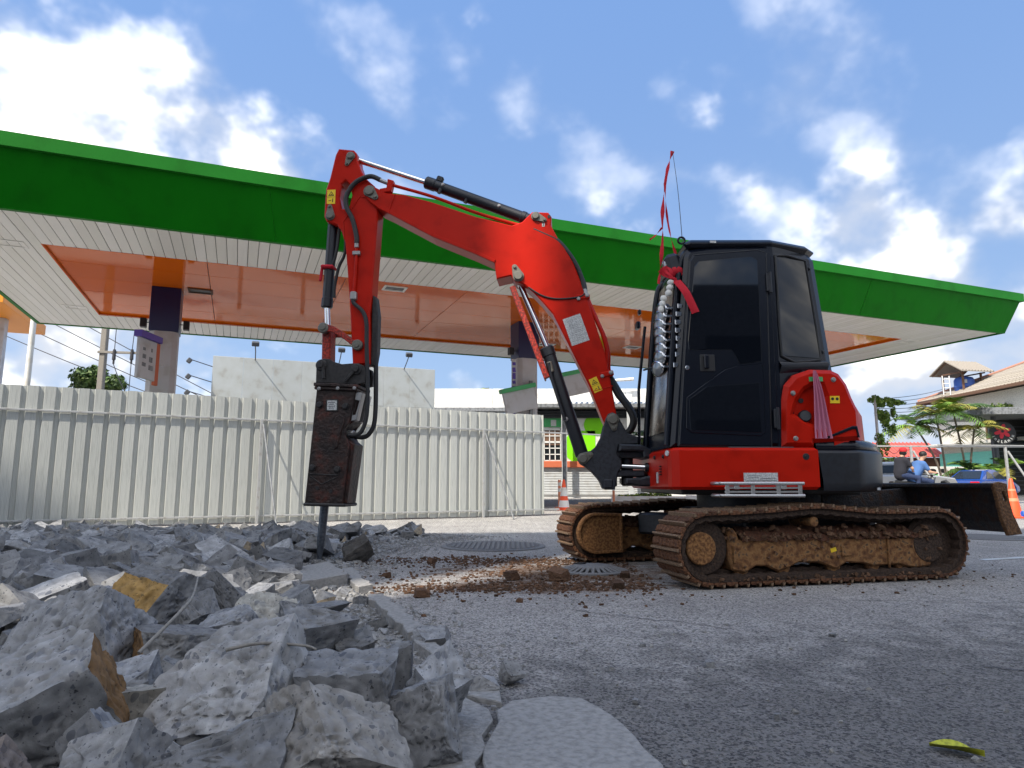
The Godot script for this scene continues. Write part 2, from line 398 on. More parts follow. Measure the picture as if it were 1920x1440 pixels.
	mk("cloth_red", Color(0.50, 0.008, 0.022), 0.85); M.cloth_red.backlight_enabled = true; M.cloth_red.backlight = Color(0.3, 0.01, 0.02)
	mk("garland_white", Color(0.72, 0.71, 0.66), 0.85)
	mk("blade", Color(0.035, 0.033, 0.034), 0.5, 0.25, noise_tex(0.012, [[0.0, Color(0.55, 0.5, 0.5)], [0.55, Color(0.9, 0.9, 0.92)], [0.66, Color(1, 0.82, 0.7)], [0.8, Color(1, 0.72, 0.5)], [1.0, Color(1, 0.6, 0.4)]], 37), 1.4, bump, 0.4)
	mk("blade_rust", Color(0.17, 0.10, 0.05), 0.8, 0.1, rust, 2.0, rough_bump, 0.5)
	mk("manhole_iron", Color(0.17, 0.17, 0.175), 0.7, 0.3, speck, 4.0)
	mk("dusty_iron", Color(0.24, 0.24, 0.245), 0.85, 0, speck, 2.0)
	# people and vehicles
	mk("car_blue", Color(0.010, 0.055, 0.27), 0.22); M.car_blue.clearcoat_enabled = true; M.car_blue.clearcoat = 0.8; M.car_blue.clearcoat_roughness = 0.05
	mk("car_silver", Color(0.42, 0.42, 0.41), 0.3, 0.3)
	mk("tyre", Color(0.012, 0.012, 0.012), 0.85)
	mk("rim", Color(0.45, 0.45, 0.46), 0.3, 0.8)
	mk("tail_red", Color(0.50, 0.008, 0.02), 0.2)
	mk("skin", Color(0.45, 0.26, 0.17), 0.6)
	mk("shirt_blue", Color(0.06, 0.14, 0.34), 0.9)
	mk("cloth_dark", Color(0.015, 0.016, 0.024), 0.9)
	mk("jeans", Color(0.02, 0.035, 0.09), 0.9)
	mk("cap_red", Color(0.45, 0.015, 0.02), 0.8)
	mk("hair", Color(0.012, 0.009, 0.008), 0.6)

func picture(size: int, f: Callable) -> ImageTexture:
	var data := PackedByteArray(); data.resize(size * size * 3)
	for y in size:
		for x in size:
			var c: Color = f.call(float(x) / size, float(y) / size)
			var o := (y * size + x) * 3
			data[o] = int(clampf(c.r, 0, 1) * 255); data[o + 1] = int(clampf(c.g, 0, 1) * 255); data[o + 2] = int(clampf(c.b, 0, 1) * 255)
	return ImageTexture.create_from_image(Image.create_from_data(size, size, false, Image.FORMAT_RGB8, data))
func torus_noise(f: FastNoiseLite, u: float, v: float, k: float) -> float:   # seamless in u and v
	return f.get_noise_3d((cos(TAU * u) * (2.0 + cos(TAU * v))) * k, (sin(TAU * u) * (2.0 + cos(TAU * v))) * k, sin(TAU * v) * k)
func stones(img: Image, count: int, rmin: float, rmax: float, tones: Array, sd: int) -> void:   # irregular aggregate specks, wrapped at the edges
	var r := RandomNumberGenerator.new(); r.seed = sd
	var s := img.get_width()
	for i in count:
		var cx := r.randi() % s; var cy := r.randi() % s
		var rad := lerpf(rmin, rmax, pow(r.randf(), 2.5))
		var col: Color = tones[r.randi() % tones.size()]
		var a := r.randf() * TAU; var sq := r.randf_range(0.5, 1.0); var w1 := r.randf_range(0.0, 0.35); var ph := r.randf() * TAU
		var e := int(ceil(rad * 1.4))
		for y in range(-e, e + 1):
			for x in range(-e, e + 1):
				var px := x * cos(a) + y * sin(a); var py := (-x * sin(a) + y * cos(a)) / sq
				var t := atan2(py, px)
				if px * px + py * py <= pow(rad * (1.0 + w1 * sin(3.0 * t + ph)), 2):
					img.set_pixel(posmod(cx + x, s), posmod(cy + y, s), col.lerp(img.get_pixel(posmod(cx + x, s), posmod(cy + y, s)), r.randf() * 0.3))
func noise_image(freq: float, lo: float, hi: float, sd: int, size := 1024, octaves := 5) -> Image:
	var f := FastNoiseLite.new(); f.seed = sd; f.frequency = freq; f.noise_type = FastNoiseLite.TYPE_SIMPLEX; f.fractal_octaves = octaves
	var im := f.get_seamless_image(size, size, false, false, 0.15)
	im.convert(Image.FORMAT_RGB8)
	im.adjust_bcs(1.0, 1.0, 1.0)
	var d := im.get_data()
	for i in d.size(): d[i] = int(clampf(lerpf(lo, hi, d[i] / 255.0), 0, 1) * 255)
	return Image.create_from_data(size, size, false, Image.FORMAT_RGB8, d)
func asphalt_tex() -> ImageTexture:
	var im := noise_image(0.02, 0.78, 1.0, 41)
	stones(im, 5200, 5.0, 9.0, [Color(0.94, 0.93, 0.92), Color(0.5, 0.5, 0.52), Color(0.7, 0.69, 0.68), Color(0.4, 0.4, 0.42), Color(0.6, 0.6, 0.6)], 49)
	stones(im, 7000, 2.0, 9.0, [Color(1, 1, 1), Color(0.55, 0.55, 0.57), Color(0.78, 0.77, 0.76), Color(0.42, 0.42, 0.44), Color(0.97, 0.95, 0.92), Color(0.66, 0.66, 0.66)], 42)
	return ImageTexture.create_from_image(im)
func rubble_tex() -> ImageTexture:
	var im := noise_image(0.006, 0.74, 1.0, 43, 1024, 7)
	stones(im, 90, 6.0, 34.0, [Color(0.66, 0.67, 0.70), Color(0.40, 0.42, 0.48), Color(0.84, 0.83, 0.81), Color(0.50, 0.52, 0.57)], 44)
	stones(im, 900, 1.5, 8.0, [Color(0.62, 0.62, 0.64), Color(1, 1, 1), Color(0.74, 0.73, 0.72), Color(0.5, 0.5, 0.52)], 45)
	stones(im, 110, 3.0, 11.0, [Color(0.24, 0.24, 0.25), Color(0.32, 0.31, 0.31)], 47)
	return ImageTexture.create_from_image(im)
func rubble_bump() -> ImageTexture:
	var im := noise_image(0.07, 0.40, 0.60, 48, 1024, 6)
	stones(im, 90, 6.0, 34.0, [Color(0.42, 0.42, 0.42), Color(0.64, 0.64, 0.64), Color(0.58, 0.58, 0.58)], 44)
	stones(im, 900, 1.5, 8.0, [Color(0.32, 0.32, 0.32), Color(0.66, 0.66, 0.66), Color(0.5, 0.5, 0.5)], 45)
	stones(im, 110, 3.0, 11.0, [Color(0.05, 0.05, 0.05), Color(0.1, 0.1, 0.1)], 47)
	im.bump_map_to_normal_map(5.0)
	return ImageTexture.create_from_image(im)
func fence_tex() -> ImageTexture:   # fine vertical lines rolled into the sheet, thin grime
	var f := FastNoiseLite.new(); f.seed = 51; f.frequency = 1.0; f.fractal_octaves = 4
	return picture(512, func(u, v):
		var line := absf(sin(u * TAU * 25.0))
		var g := 0.96 - 0.20 * pow(1.0 - line, 6.0) - 0.16 * maxf(0.0, torus_noise(f, u, v, 3.0) - 0.05)
		return Color(g, g, g * 0.985))

# ---------------------------------------------------------------- the setting
var gn := FastNoiseLite.new()
func steps(a: Array) -> PackedFloat32Array:   # [from, to, step, to, step ...]
	var r := PackedFloat32Array([a[0]])
	for i in range(1, a.size(), 2):
		var from := r[-1]; var n := maxi(1, int(round(absf(a[i] - from) / a[i + 1])))
		for k in n: r.push_back(lerpf(from, a[i], float(k + 1) / n))
	return r
func ground_colour(x: float, z: float) -> Color:
	var big := gn.get_noise_2d(x * 60.0, z * 60.0); var mid := gn.get_noise_2d(x * 300.0 + 90.0, z * 300.0); var small := gn.get_noise_2d(x * 1500.0, z * 1500.0 + 40.0)
	var dust := Color(0.50, 0.475, 0.45)
	var tar := Color(0.20, 0.19, 0.182)
	var line := -2.85 - 0.36 * x - 0.12 * big * 3.0
	var w := smoothstep(-0.55, 0.75, z - line + mid * 0.8 + small * 0.45)
	if z < -9.0: w = 0.0
	var c := dust.lerp(tar, w * 0.92)
	c = c.lerp(Color(0.60, 0.58, 0.55), smoothstep(-8.6, -10.2, z + mid * 0.5))  # sunlit strip painted paler here, to brighten it and its bounce
	c = c * (1.0 + 0.16 * big + 0.12 * mid + 0.10 * small)
	# soil smeared about by the tracks
	var e := Vector2((x - 0.45) / 1.2, (z + 5.9) / 1.1).length()
	var e2 := Vector2((x - 0.15) / 1.2, (z + 5.05) / 0.3).length()
	var s := clampf(1.15 - minf(e, e2), 0.0, 1.0)
	var stripes := gn.get_noise_2d(x * 130.0 + z * 60.0, z * 620.0)
	var m := smoothstep(0.18, 0.70, s * 1.05 + stripes * 0.75 + mid * 0.45 + small * 0.4 - 0.06)
	c = c.lerp(Color(0.20, 0.112, 0.062), m * 0.9 * smoothstep(0.02, 0.3, s))
	return Color(c.r, c.g, c.b)
func build_ground() -> void:
	gn.seed = 77; gn.frequency = 0.01; gn.fractal_octaves = 4; gn.noise_type = FastNoiseLite.TYPE_SIMPLEX
	var xs := steps([-420.0, -60.0, 60.0, -12.0, 4.0, -6.0, 0.3, -2.0, 0.08, 4.2, 0.045, 9.0, 0.16, 14.0, 0.5, 60.0, 4.0, 420.0, 60.0])
	var zs := steps([-420.0, -60.0, 60.0, -18.0, 4.0, -10.0, 0.35, -7.2, 0.1, -1.4, 0.045, 1.0, 0.2, 12.0, 2.0, 60.0, 12.0, 420.0, 90.0])
	var mb := MB.new()
	var cols := []
	for z in zs:
		var row := PackedColorArray()
		for x in xs: row.push_back(ground_colour(x, z))
		cols.push_back(row)
	var up := Vector3.UP
	for j in zs.size() - 1:
		for i in xs.size() - 1:
			for q in [[0, 0], [0, 1], [1, 1], [0, 0], [1, 1], [1, 0]]:
				mb.v.push_back(Vector3(xs[i + q[0]], 0, zs[j + q[1]])); mb.n.push_back(up); mb.c.push_back(cols[j + q[1]][i + q[0]])
	# wound so that the sheet faces up
	for t in range(0, mb.v.size(), 3):
		var a := mb.v[t + 1]; mb.v[t + 1] = mb.v[t + 2]; mb.v[t + 2] = a
		var c := mb.c[t + 1]; mb.c[t + 1] = mb.c[t + 2]; mb.c[t + 2] = c
	struct("ground", mb, M.asphalt)
	var rd := MB.new(); rd.k = Color(0.22, 0.22, 0.23)
	rd.xf = Transform3D(Basis(Vector3.UP, deg_to_rad(20)), Vector3(24, 0.004, -36))
	rd.quad(Vector3(-30, 0, 5), Vector3(60, 0, 5), Vector3(60, 0, -5), Vector3(-30, 0, -5))
	struct("road", rd, M.asphalt)
	# cracks: a narrow gap shows the dark filling between the two sides
	for q in [[Vector2(0.35, -4.15), Vector2(1.25, -3.55), 5, "long hairline crack slanting over the pavement below the near track"], [Vector2(2.2, -4.5), Vector2(3.9, -4.3), 6, "hairline crack on the pavement right of the near track"], [Vector2(1.9, -2.9), Vector2(3.2, -2.55), 7, "hairline crack in the dark asphalt at the right"]]:
		var cr := MB.new(); rng.seed = q[2]; var prev: Vector2 = q[0]; var d: Vector2 = (q[1] - q[0]).normalized(); var nn := Vector2(-d.y, d.x); var w0 := 0.003
		for k in 24:
			var nx: Vector2 = q[0].lerp(q[1], (k + 1) / 24.0) + nn * rng.randf_range(-0.03, 0.03); var w1 := rng.randf_range(0.0015, 0.005)
			cr.quad(Vector3(prev.x + nn.x * w0, 0.004, prev.y + nn.y * w0), Vector3(nx.x + nn.x * w1, 0.004, nx.y + nn.y * w1), Vector3(nx.x - nn.x * w1, 0.004, nx.y - nn.y * w1), Vector3(prev.x - nn.x * w0, 0.004, prev.y - nn.y * w0)); prev = nx; w0 = w1
		tag(part(self, "pavement_crack", cr, M.black), q[3], "crack", "cracks in the pavement")
	var mk1 := MB.new()
	mk1.quad(Vector3(4.6, 0.004, -6.75), Vector3(9.5, 0.004, -8.6), Vector3(9.5, 0.004, -8.74), Vector3(4.6, 0.004, -6.85))
	tag(part(self, "painted_line", mk1, M.pale_grey), "worn white painted line on the pavement right of the excavator's tracks", "road marking")

func build_fence() -> void:
	var f := thing("hoarding_fence", "long grey corrugated metal hoarding behind the rubble with rails, posts and braces", "fence", Vector3(-10.33, 0, -9.765), 29.715)
	var h := 2.35; var pitch := 0.24; var nrib := 3; var width := pitch * nrib
	var prof := []
	for r in nrib:
		var x := r * pitch
		for q in [[0.0, 0.0], [0.066, 0.0], [0.069, 0.002], [0.074, 0.0], [0.135, 0.0], [0.147, -0.042], [0.212, -0.042], [0.224, 0.0]]: prof.push_back(Vector2(x + q[0], q[1]))
	prof.push_back(Vector2(width, 0))
	var mb := MB.new()
	for s in 2:
		for i in prof.size() - 1:
			var a: Vector2 = prof[i]; var b: Vector2 = prof[i + 1]; var o := -0.0012 * s
			if s == 0: mb.quad(Vector3(a.x, 0.02, a.y), Vector3(b.x, 0.02, b.y), Vector3(b.x, h, b.y), Vector3(a.x, h, a.y))
			else: mb.quad(Vector3(b.x, 0.02, b.y + o), Vector3(a.x, 0.02, a.y + o), Vector3(a.x, h, a.y + o), Vector3(b.x, h, b.y + o))
	for i in prof.size() - 1:
		var a: Vector2 = prof[i]; var b: Vector2 = prof[i + 1]
		mb.quad(Vector3(a.x, h, a.y), Vector3(b.x, h, b.y), Vector3(b.x, h, b.y - 0.0012), Vector3(a.x, h, a.y - 0.0012))
	var tones := []
	for k in 3:
		var c := MB.new(); c.v = mb.v; c.n = mb.n; var t: float = [1.0, 0.965, 0.93][k]
		c.c = mb.c.duplicate(); c.c.fill(Color(t, t, t * 0.99)); tones.push_back(c.mesh(M.fence_sheet))
	var total := 12.76; var n := int(total / width)
	rng.seed = 5
	for i in n:
		inst(f, "sheet", tones[rng.randi() % 3], Transform3D(Basis(Vector3.UP, rng.randf_range(-0.002, 0.002)), Vector3(total - width * (n - i), rng.randf_range(-0.006, 0.012), 0.0015 * (i % 2))))
	for r in [[1.945, 0.0, total + 3.6], [0.145, 0.0, total + 0.4]]:
		var rl := MB.new(); rl.box(Vector3((r[1] + r[2]) / 2, r[0], 0.034), Vector3(r[2] - r[1], 0.034, 0.034), 0.004); part(f, "rail", rl, M.galvanised)
	for x in [1.4, 6.36, 11.12]:
		var p := MB.new(); p.box(Vector3(x, 0.98, 0.078), Vector3(0.05, 1.96, 0.05), 0.004); part(f, "post", p, M.galvanised)
		var b := MB.new(); b.cyl(Vector3(x + 0.03, 1.86, 0.1), Vector3(x + 0.16, 0.01, 1.15), 0.016, -1, 8); part(f, "brace", b, M.mid_grey)

func build_canopy() -> void:
	var c := thing("station_canopy", "long petrol station canopy with green fascia, white slatted soffit and glossy orange panels", "canopy", Vector3(-11.4, 0, -11.42), 21.92)
	var L := 30.66; var D := 10.8; var y0 := 5.9
	var ring := func(o: float) -> Array: return [Vector2(-o, o), Vector2(L + o, o), Vector2(L + o, -D - o), Vector2(-o, -D - o)]
	# the fascia leans out; the lip runs round its top
	var fa := MB.new(); var lip := MB.new(); var trim := MB.new(); var top := MB.new()
	var a: Array = ring.call(0.0); var b: Array = ring.call(0.37); var d: Array = ring.call(0.46); var e: Array = ring.call(-0.1)
	for i in 4:
		var j := (i + 1) % 4
		var at := func(p: Vector2, y: float) -> Vector3: return Vector3(p.x, y, p.y)
		var seg := 9 if i % 2 == 0 else 3
		for s in seg:   # sheet joints as fine steps
			var t0 := float(s) / seg; var t1 := float(s + 1) / seg
			var off := 0.006 * (s % 2)
			var oo: Array = ring.call(off); var bo: Array = ring.call(0.37 + off)
			fa.quad(at.call(oo[i].lerp(oo[j], t0), y0), at.call(oo[i].lerp(oo[j], t1), y0), at.call(bo[i].lerp(bo[j], t1), y0 + 1.06), at.call(bo[i].lerp(bo[j], t0), y0 + 1.06))
		lip.quad(at.call(b[i], y0 + 1.04), at.call(b[j], y0 + 1.04), at.call(d[j], y0 + 1.04), at.call(d[i], y0 + 1.04))
		lip.quad(at.call(d[i], y0 + 1.04), at.call(d[j], y0 + 1.04), at.call(d[j], y0 + 1.32), at.call(d[i], y0 + 1.32))
		trim.quad(at.call(a[i], y0 - 0.02), at.call(a[j], y0 - 0.02), at.call(a[j], y0 + 0.03), at.call(a[i], y0 + 0.03))
		trim.quad(at.call(e[i], y0 - 0.02), at.call(e[j], y0 - 0.02), at.call(a[j], y0 - 0.02), at.call(a[i], y0 - 0.02))
		trim.quad(at.call(e[j], y0 - 0.02), at.call(e[i], y0 - 0.02), at.call(e[i], y0 + 0.03), at.call(e[j], y0 + 0.03))
	part(c, "fascia", fa, M.green_fascia); part(c, "lip", lip, M.green_lip); part(c, "edge_trim", trim, M.green_fascia)
	top.quad(Vector3(-0.46, y0 + 1.32, 0.4), Vector3(L + 0.4, y0 + 1.32, 0.4), Vector3(L + 0.4, y0 + 1.32, -D - 0.4), Vector3(-0.46, y0 + 1.32, -D - 0.4))
	top.quad(Vector3(0, y0 + 0.2, 0), Vector3(0, y0 + 0.2, -D), Vector3(L, y0 + 0.2, -D), Vector3(L, y0 + 0.2, 0))
	part(c, "roof_deck", top, M.mid_grey)
	# white slats, front to back
	var w := 0.22; var ox0 := 2.095; var ox1 := 28.245; var oz0 := -8.8; var oz1 := -2.08
	var sl := {}
	rng.seed = 8
	for q in [["f", -oz1 - 0.1], ["b", D + oz0 - 0.1], ["s", D - 0.2]]:
		var vs := []
		for k in 3:
			var m := MB.new(); var g: float = [1.0, 0.965, 0.93][k]; m.k = Color(g, g, g * [1.0, 0.99, 0.975][k]); m.box(Vector3(0, 0, -q[1] / 2), Vector3(w - 0.012, 0.018, q[1]), 0.003); vs.push_back(m.mesh(M.soffit_white))
		sl[q[0]] = vs
	var n := int((L - 0.2) / w)
	for i in n:
		var x := 0.1 + (i + 0.5) * w
		var dy := rng.randf_range(-0.003, 0.003)
		if x < ox0 or x > ox1: inst(c, "slat", sl.s[rng.randi() % 3], Transform3D(Basis(), Vector3(x, y0 + 0.012 + dy, -0.1)))
		else:
			inst(c, "slat", sl.f[rng.randi() % 3], Transform3D(Basis(), Vector3(x, y0 + 0.012 + dy, -0.1)))
			inst(c, "slat", sl.b[rng.randi() % 3], Transform3D(Basis(), Vector3(x, y0 + 0.012 + dy, oz0)))
	var pw := (ox1 - ox0) / 8.0; var pd := (oz1 - oz0) / 5.0
	for i in 8:
		for j in 5:
			var m := MB.new(); var g := rng.randf_range(0.93, 1.0); m.k = Color(g, g, g)
			m.box(Vector3.ZERO, Vector3(pw - 0.014, 0.02, pd - 0.014), 0.004, Basis(Vector3(1, 0, 0), rng.randf_range(-0.003, 0.003)) * Basis(Vector3(0, 0, 1), rng.randf_range(-0.0015, 0.0015)))
			var o := part(c, "orange_panel", m, M.soffit_orange); o.position = Vector3(ox0 + (i + 0.5) * pw, y0 + 0.075, oz0 + (j + 0.5) * pd)
	var bd := MB.new()
	bd.box(Vector3((ox0 + ox1) / 2, y0 + 0.04, oz1 + 0.012), Vector3(ox1 - ox0 + 0.05, 0.085, 0.022)); bd.box(Vector3((ox0 + ox1) / 2, y0 + 0.04, oz0 - 0.012), Vector3(ox1 - ox0 + 0.05, 0.085, 0.022))
	bd.box(Vector3(ox0 - 0.012, y0 + 0.04, (oz0 + oz1) / 2), Vector3(0.022, 0.085, oz1 - oz0)); bd.box(Vector3(ox1 + 0.012, y0 + 0.04, (oz0 + oz1) / 2), Vector3(0.022, 0.085, oz1 - oz0))
	part(c, "panel_border", bd, M.soffit_orange)
	for q in [[1.45, -2.26, 1], [1.6, -8.0, 1], [9.98, -2.75, 0], [16.9, -8.0, 0], [20.2, -7.2, 0], [5.1, -5.0, 2], [28.8, -2.26, 1]]:
		var fr := MB.new(); var yy: float = y0 + (0.0 if q[2] == 1 else 0.055)
		for s in [-1.0, 1.0]:
			fr.box(Vector3(0, 0, s * 0.2), Vector3(0.62, 0.03, 0.06), 0.004); fr.box(Vector3(s * 0.28, 0, 0), Vector3(0.06, 0.03, 0.34), 0.004)
		var o := part(c, "light_frame", fr, M.timber if q[2] == 2 else M.soffit_white); o.position = Vector3(q[0], yy, q[1])
		var gl := MB.new(); gl.box(Vector3(0, 0.012, 0), Vector3(0.5, 0.01, 0.34)); part(o, "lamp_cover", gl, M.black if q[2] == 2 else M.mid_grey)
	for x in [4.28, 14.86, 25.4]:
		var col := MB.new(); var oct := PackedVector2Array()
		for q in [[-0.345, -0.22], [-0.22, -0.345], [0.22, -0.345], [0.345, -0.22], [0.345, 0.22], [0.22, 0.345], [-0.22, 0.345], [-0.345, 0.22]]: oct.push_back(Vector2(q[0], q[1]))
		col.xf = Transform3D(Basis(Vector3(1, 0, 0), -PI / 2), Vector3(x, 0, -5.27)); col.prism(oct, 0.0, 4.76)
		var o := part(c, "column", col, M.column_white)
		var seam := MB.new(); seam.box(Vector3(x + 0.02, 2.38, -4.965), Vector3(0.014, 4.7, 0.012)); part(o, "seam", seam, M.dark_grey)
		var hd := MB.new(); hd.box(Vector3(x, 5.36, -5.27), Vector3(0.72, 1.2, 0.72), 0.01); part(o, "column_head", hd, M.navy)
		for s in [-1.0, 1.0]:
			var sp := MB.new(); sp.box(Vector3(x + s * 0.52, 5.0, -5.2), Vector3(0.15, 0.24, 0.2), 0.01); sp.box(Vector3(x + s * 0.4, 5.02, -5.2), Vector3(0.14, 0.02, 0.02)); part(o, "loudspeaker", sp, M.black)
	# flag sign on the first column: purple hood, white face with grey figures, orange side
	var sg := thing("price_sign", "tilted white price board with purple hood on the left canopy column", "sign", Vector3(-8.95, 3.2, -16.3), 90.0)
	var m1 := MB.new(); m1.box(Vector3(0, 0.55, 0), Vector3(0.86, 0.98, 0.07), 0.01); part(sg, "board", m1, M.column_white)
	var m2 := MB.new(); m2.box(Vector3(0.02, 1.12, 0.0), Vector3(0.98, 0.16, 0.2), 0.01); part(sg, "hood", m2, M.purple)
	var m3 := MB.new(); m3.box(Vector3(0.44, 0.5, 0.003), Vector3(0.16, 1.06, 0.08), 0.01); part(sg, "side_strip", m3, M.brick_orange)
	for q in [[-0.2, 0.78, 0.10, 0.07], [0.14, 0.80, 0.05, 0.09], [-0.22, 0.60, 0.06, 0.10], [-0.14, 0.60, 0.06, 0.10], [0.08, 0.56, 0.06, 0.13], [0.16, 0.56, 0.06, 0.13], [-0.18, 0.40, 0.16, 0.09], [0.14, 0.36, 0.18, 0.12]]:
		var fg := MB.new(); fg.box(Vector3(q[0], q[1], 0.04), Vector3(q[2], q[3], 0.012), 0.002); part(sg, "print_mark", fg, M.mid_grey)
	var bk := MB.new(); bk.box(Vector3(0.62, 0.55, 0), Vector3(0.3, 0.06, 0.06)); part(sg, "mount", bk, M.column_white)

func text_mesh(s: String, size: float, depth: float, m: Material, face := "Droid Sans") -> TextMesh:
	var t := TextMesh.new(); var f := SystemFont.new(); f.font_names = PackedStringArray([face]); f.font_weight = 700
	t.font = f; t.text = s; t.font_size = 64; t.pixel_size = size / 64.0; t.depth = depth; t.material = m; t.curve_step = 2.0
	return t

func build_casters() -> void:   # unseen blocks added to shade the forecourt, with a gap for a sun strip
	var az := Vector2(-0.6, 0.8)
	var wall := func(p: Vector2, q: Vector2, depth: float, h: float, called: String, label: String) -> void:
		var t := thing(called, label, "building", Vector3(p.x, 0, p.y))
		var w := q - p
		var m := MB.new(); m.xf = Transform3D(Basis(Vector3(1, 0, 0), PI / 2), Vector3(0, h, 0))
		m.prism(PackedVector2Array([Vector2.ZERO, w, w + az * depth, az * depth]), 0.0, h)
		part(t, "wall", m, M.off_white)
		var d := w.normalized(); var nrm := Vector2(d.y, -d.x)
		var pane := MB.new(); pane.box(Vector3.ZERO, Vector3(1.4, 1.5, 0.06), 0.01); var pm := pane.mesh(M.glass_dark)
		var cols := int(w.length() / 3.2)
		for r in int(h / 3.2):
			for k in cols:
				var at := d * (w.length() * (k + 0.5) / cols) + nrm * 0.02
				inst(t, "window", pm, Transform3D(Basis(Vector3.UP, -d.angle()), Vector3(at.x, 1.8 + r * 3.2, at.y)))
	wall.call(Vector2(-34.0, 15.98), Vector2(-15.2, 13.83), 10.0, 39.0, "added_shade_block", "tall cream block added behind the photographer for its shade, left of the gap")
	wall.call(Vector2(-14.6, 13.76), Vector2(-8.4, 13.06), 10.0, 39.0, "added_shade_block", "tall cream block added behind the photographer for its shade, right of the gap")
	var tw := MB.new(); tw.xf = Transform3D(Basis(Vector3(1, 0, 0), PI / 2), Vector3(0, 42.3, 0)); tw.prism(PackedVector2Array([Vector2(-33.0, 15.88), Vector2(-26.95, 15.18), Vector2(-28.75, 17.58), Vector2(-34.8, 18.28)]), 0.0, 3.3)  # box added above the roof line to carry shadow onto the fence
	solo("added_shade_box", tw, M.off_white, "box added on top of the unseen left block to lengthen its shadow", "shade block")
	# low row of shops closing the street behind the photographer; the cab's paint and glass mirror it
	var t := thing("shop_row", "low dark row of shops across the street behind the photographer", "building", Vector3(-6.0, 0, 15.0))
	var m := MB.new(); m.box(Vector3(21, 4.2, 4), Vector3(42, 8.4, 8)); part(t, "wall", m, M.mid_grey)
	for k in 10:
		var sh := MB.new(); sh.box(Vector3(2.2 + k * 4.15, 1.6, -0.03), Vector3(3.4, 3.0, 0.05), 0.01); part(t, "shutter", sh, M.dark_grey)
		var wn := MB.new(); wn.box(Vector3(2.2 + k * 4.15, 5.6, -0.03), Vector3(2.4, 1.5, 0.05), 0.01); part(t, "window", wn, M.glass_dark)
	for k in 3:
		var wr := MB.new(); wr.tube(spline([Vector3(-20, 9.6 + k * 0.8, 11), Vector3(5, 8.8 + k * 0.8, 11), Vector3(30, 9.6 + k * 0.8, 11)], 8), 0.03, 5); solo("power_line", wr, M.wire, "overhead power line above the street behind the photographer, number %s from below" % ["one", "two", "three"][k], "cable")

# ---------------------------------------------------------------- the excavator
const BOOM := [-2.387, 3.634, -2.339, 3.665, -2.268, 3.629, -2.159, 3.569, -1.993, 3.549, -1.705, 3.458, -1.279, 3.296, -0.927, 3.194, -0.829, 3.227, -0.731, 3.324, -0.578, 3.313, -0.547, 3.270, -0.553, 3.182, -0.486, 3.049, -0.419, 2.952, -0.345, 2.808, -0.268, 2.587, -0.220, 2.467, -0.114, 2.093, -0.063, 1.932, -0.028, 1.722, 0.010, 1.485, 0.027, 1.358, -0.005, 1.252, -0.062, 1.238, -0.099, 1.316, -0.217, 1.631, -0.369, 1.952, -0.541, 2.311, -0.640, 2.431, -0.725, 2.526, -0.805, 2.601, -0.845, 2.618, -0.901, 2.640, -0.937, 2.694, -1.008, 2.680, -1.074, 2.666, -1.095, 2.825, -1.276, 2.915, -1.699, 3.105, -2.132, 3.354, -2.246, 3.413, -2.350, 3.499, -2.390, 3.567]
const ARM := [-2.680, 4.076, -2.525, 4.054, -2.493, 4.019, -2.482, 3.941, -2.435, 3.818, -2.372, 3.731, -2.297, 3.661, -2.254, 3.393, -2.267, 3.104, -2.292, 2.559, -2.307, 2.352, -2.294, 2.090, -2.292, 1.872, -2.458, 1.864, -2.486, 2.198, -2.514, 2.527, -2.545, 2.817, -2.577, 3.085, -2.619, 3.207, -2.665, 3.269, -2.771, 3.307, -2.800, 3.362, -2.799, 3.496, -2.794, 3.647, -2.758, 3.769, -2.710, 4.011]
const ARM_SLOT := [-2.637, 3.697, -2.595, 3.734, -2.556, 3.693, -2.524, 3.580, -2.548, 3.470, -2.584, 3.432, -2.622, 3.439, -2.649, 3.557]
const BRACKET := [-0.076, 1.318, -0.051, 1.367, -0.008, 1.381, 0.035, 1.361, 0.058, 1.308, 0.090, 1.249, 0.121, 1.191, 0.215, 1.157, 0.214, 1.095, 0.038, 1.086, 0.022, 1.010, 0.064, 0.953, 0.062, 0.877, 0.033, 0.849, 0.023, 0.811, 0.012, 0.749, -0.004, 0.688, -0.107, 0.693, -0.139, 0.768, -0.195, 0.835, -0.251, 0.887, -0.308, 0.921, -0.332, 0.959, -0.316, 1.002, -0.278, 1.021, -0.211, 1.035, -0.167, 1.073, -0.117, 1.164]
const MOUNT := [-2.800, 1.857, -2.783, 1.906, -2.734, 1.923, -2.671, 1.917, -2.634, 1.891, -2.549, 1.866, -2.451, 1.872, -2.389, 1.871, -2.325, 1.840, -2.308, 1.778, -2.315, 1.681, -2.392, 1.667, -2.798, 1.692]
const HAMMER := [-2.774, 1.622, -2.395, 1.602, -2.444, 1.311, -2.485, 1.252, -2.483, 1.192, -2.436, 1.088, -2.485, 0.556, -2.843, 0.565]
const HOSE_ARM := [-2.233, 3.707, -2.339, 3.748, -2.484, 3.687, -2.566, 3.556, -2.561, 3.434, -2.498, 3.310, -2.451, 3.133, -2.448, 3.063]
const HOSE_LOW := [-2.465, 2.511, -2.454, 2.461, -2.365, 2.375, -2.326, 2.260, -2.317, 2.034, -2.295, 1.674, -2.296, 1.370, -2.352, 1.210, -2.461, 1.190]
const HOSE_REAR := [-2.280, 2.364, -2.261, 2.089, -2.244, 1.683, -2.246, 1.336, -2.292, 1.214, -2.357, 1.176, -2.477, 1.190]
const CABSIDE := [-0.890, 1.022, -0.828, 1.599, -0.725, 2.559, -0.696, 2.615, -0.522, 2.640, -0.054, 2.652, -0.004, 2.640, -0.018, 2.204, -0.020, 1.642, -0.027, 1.022]
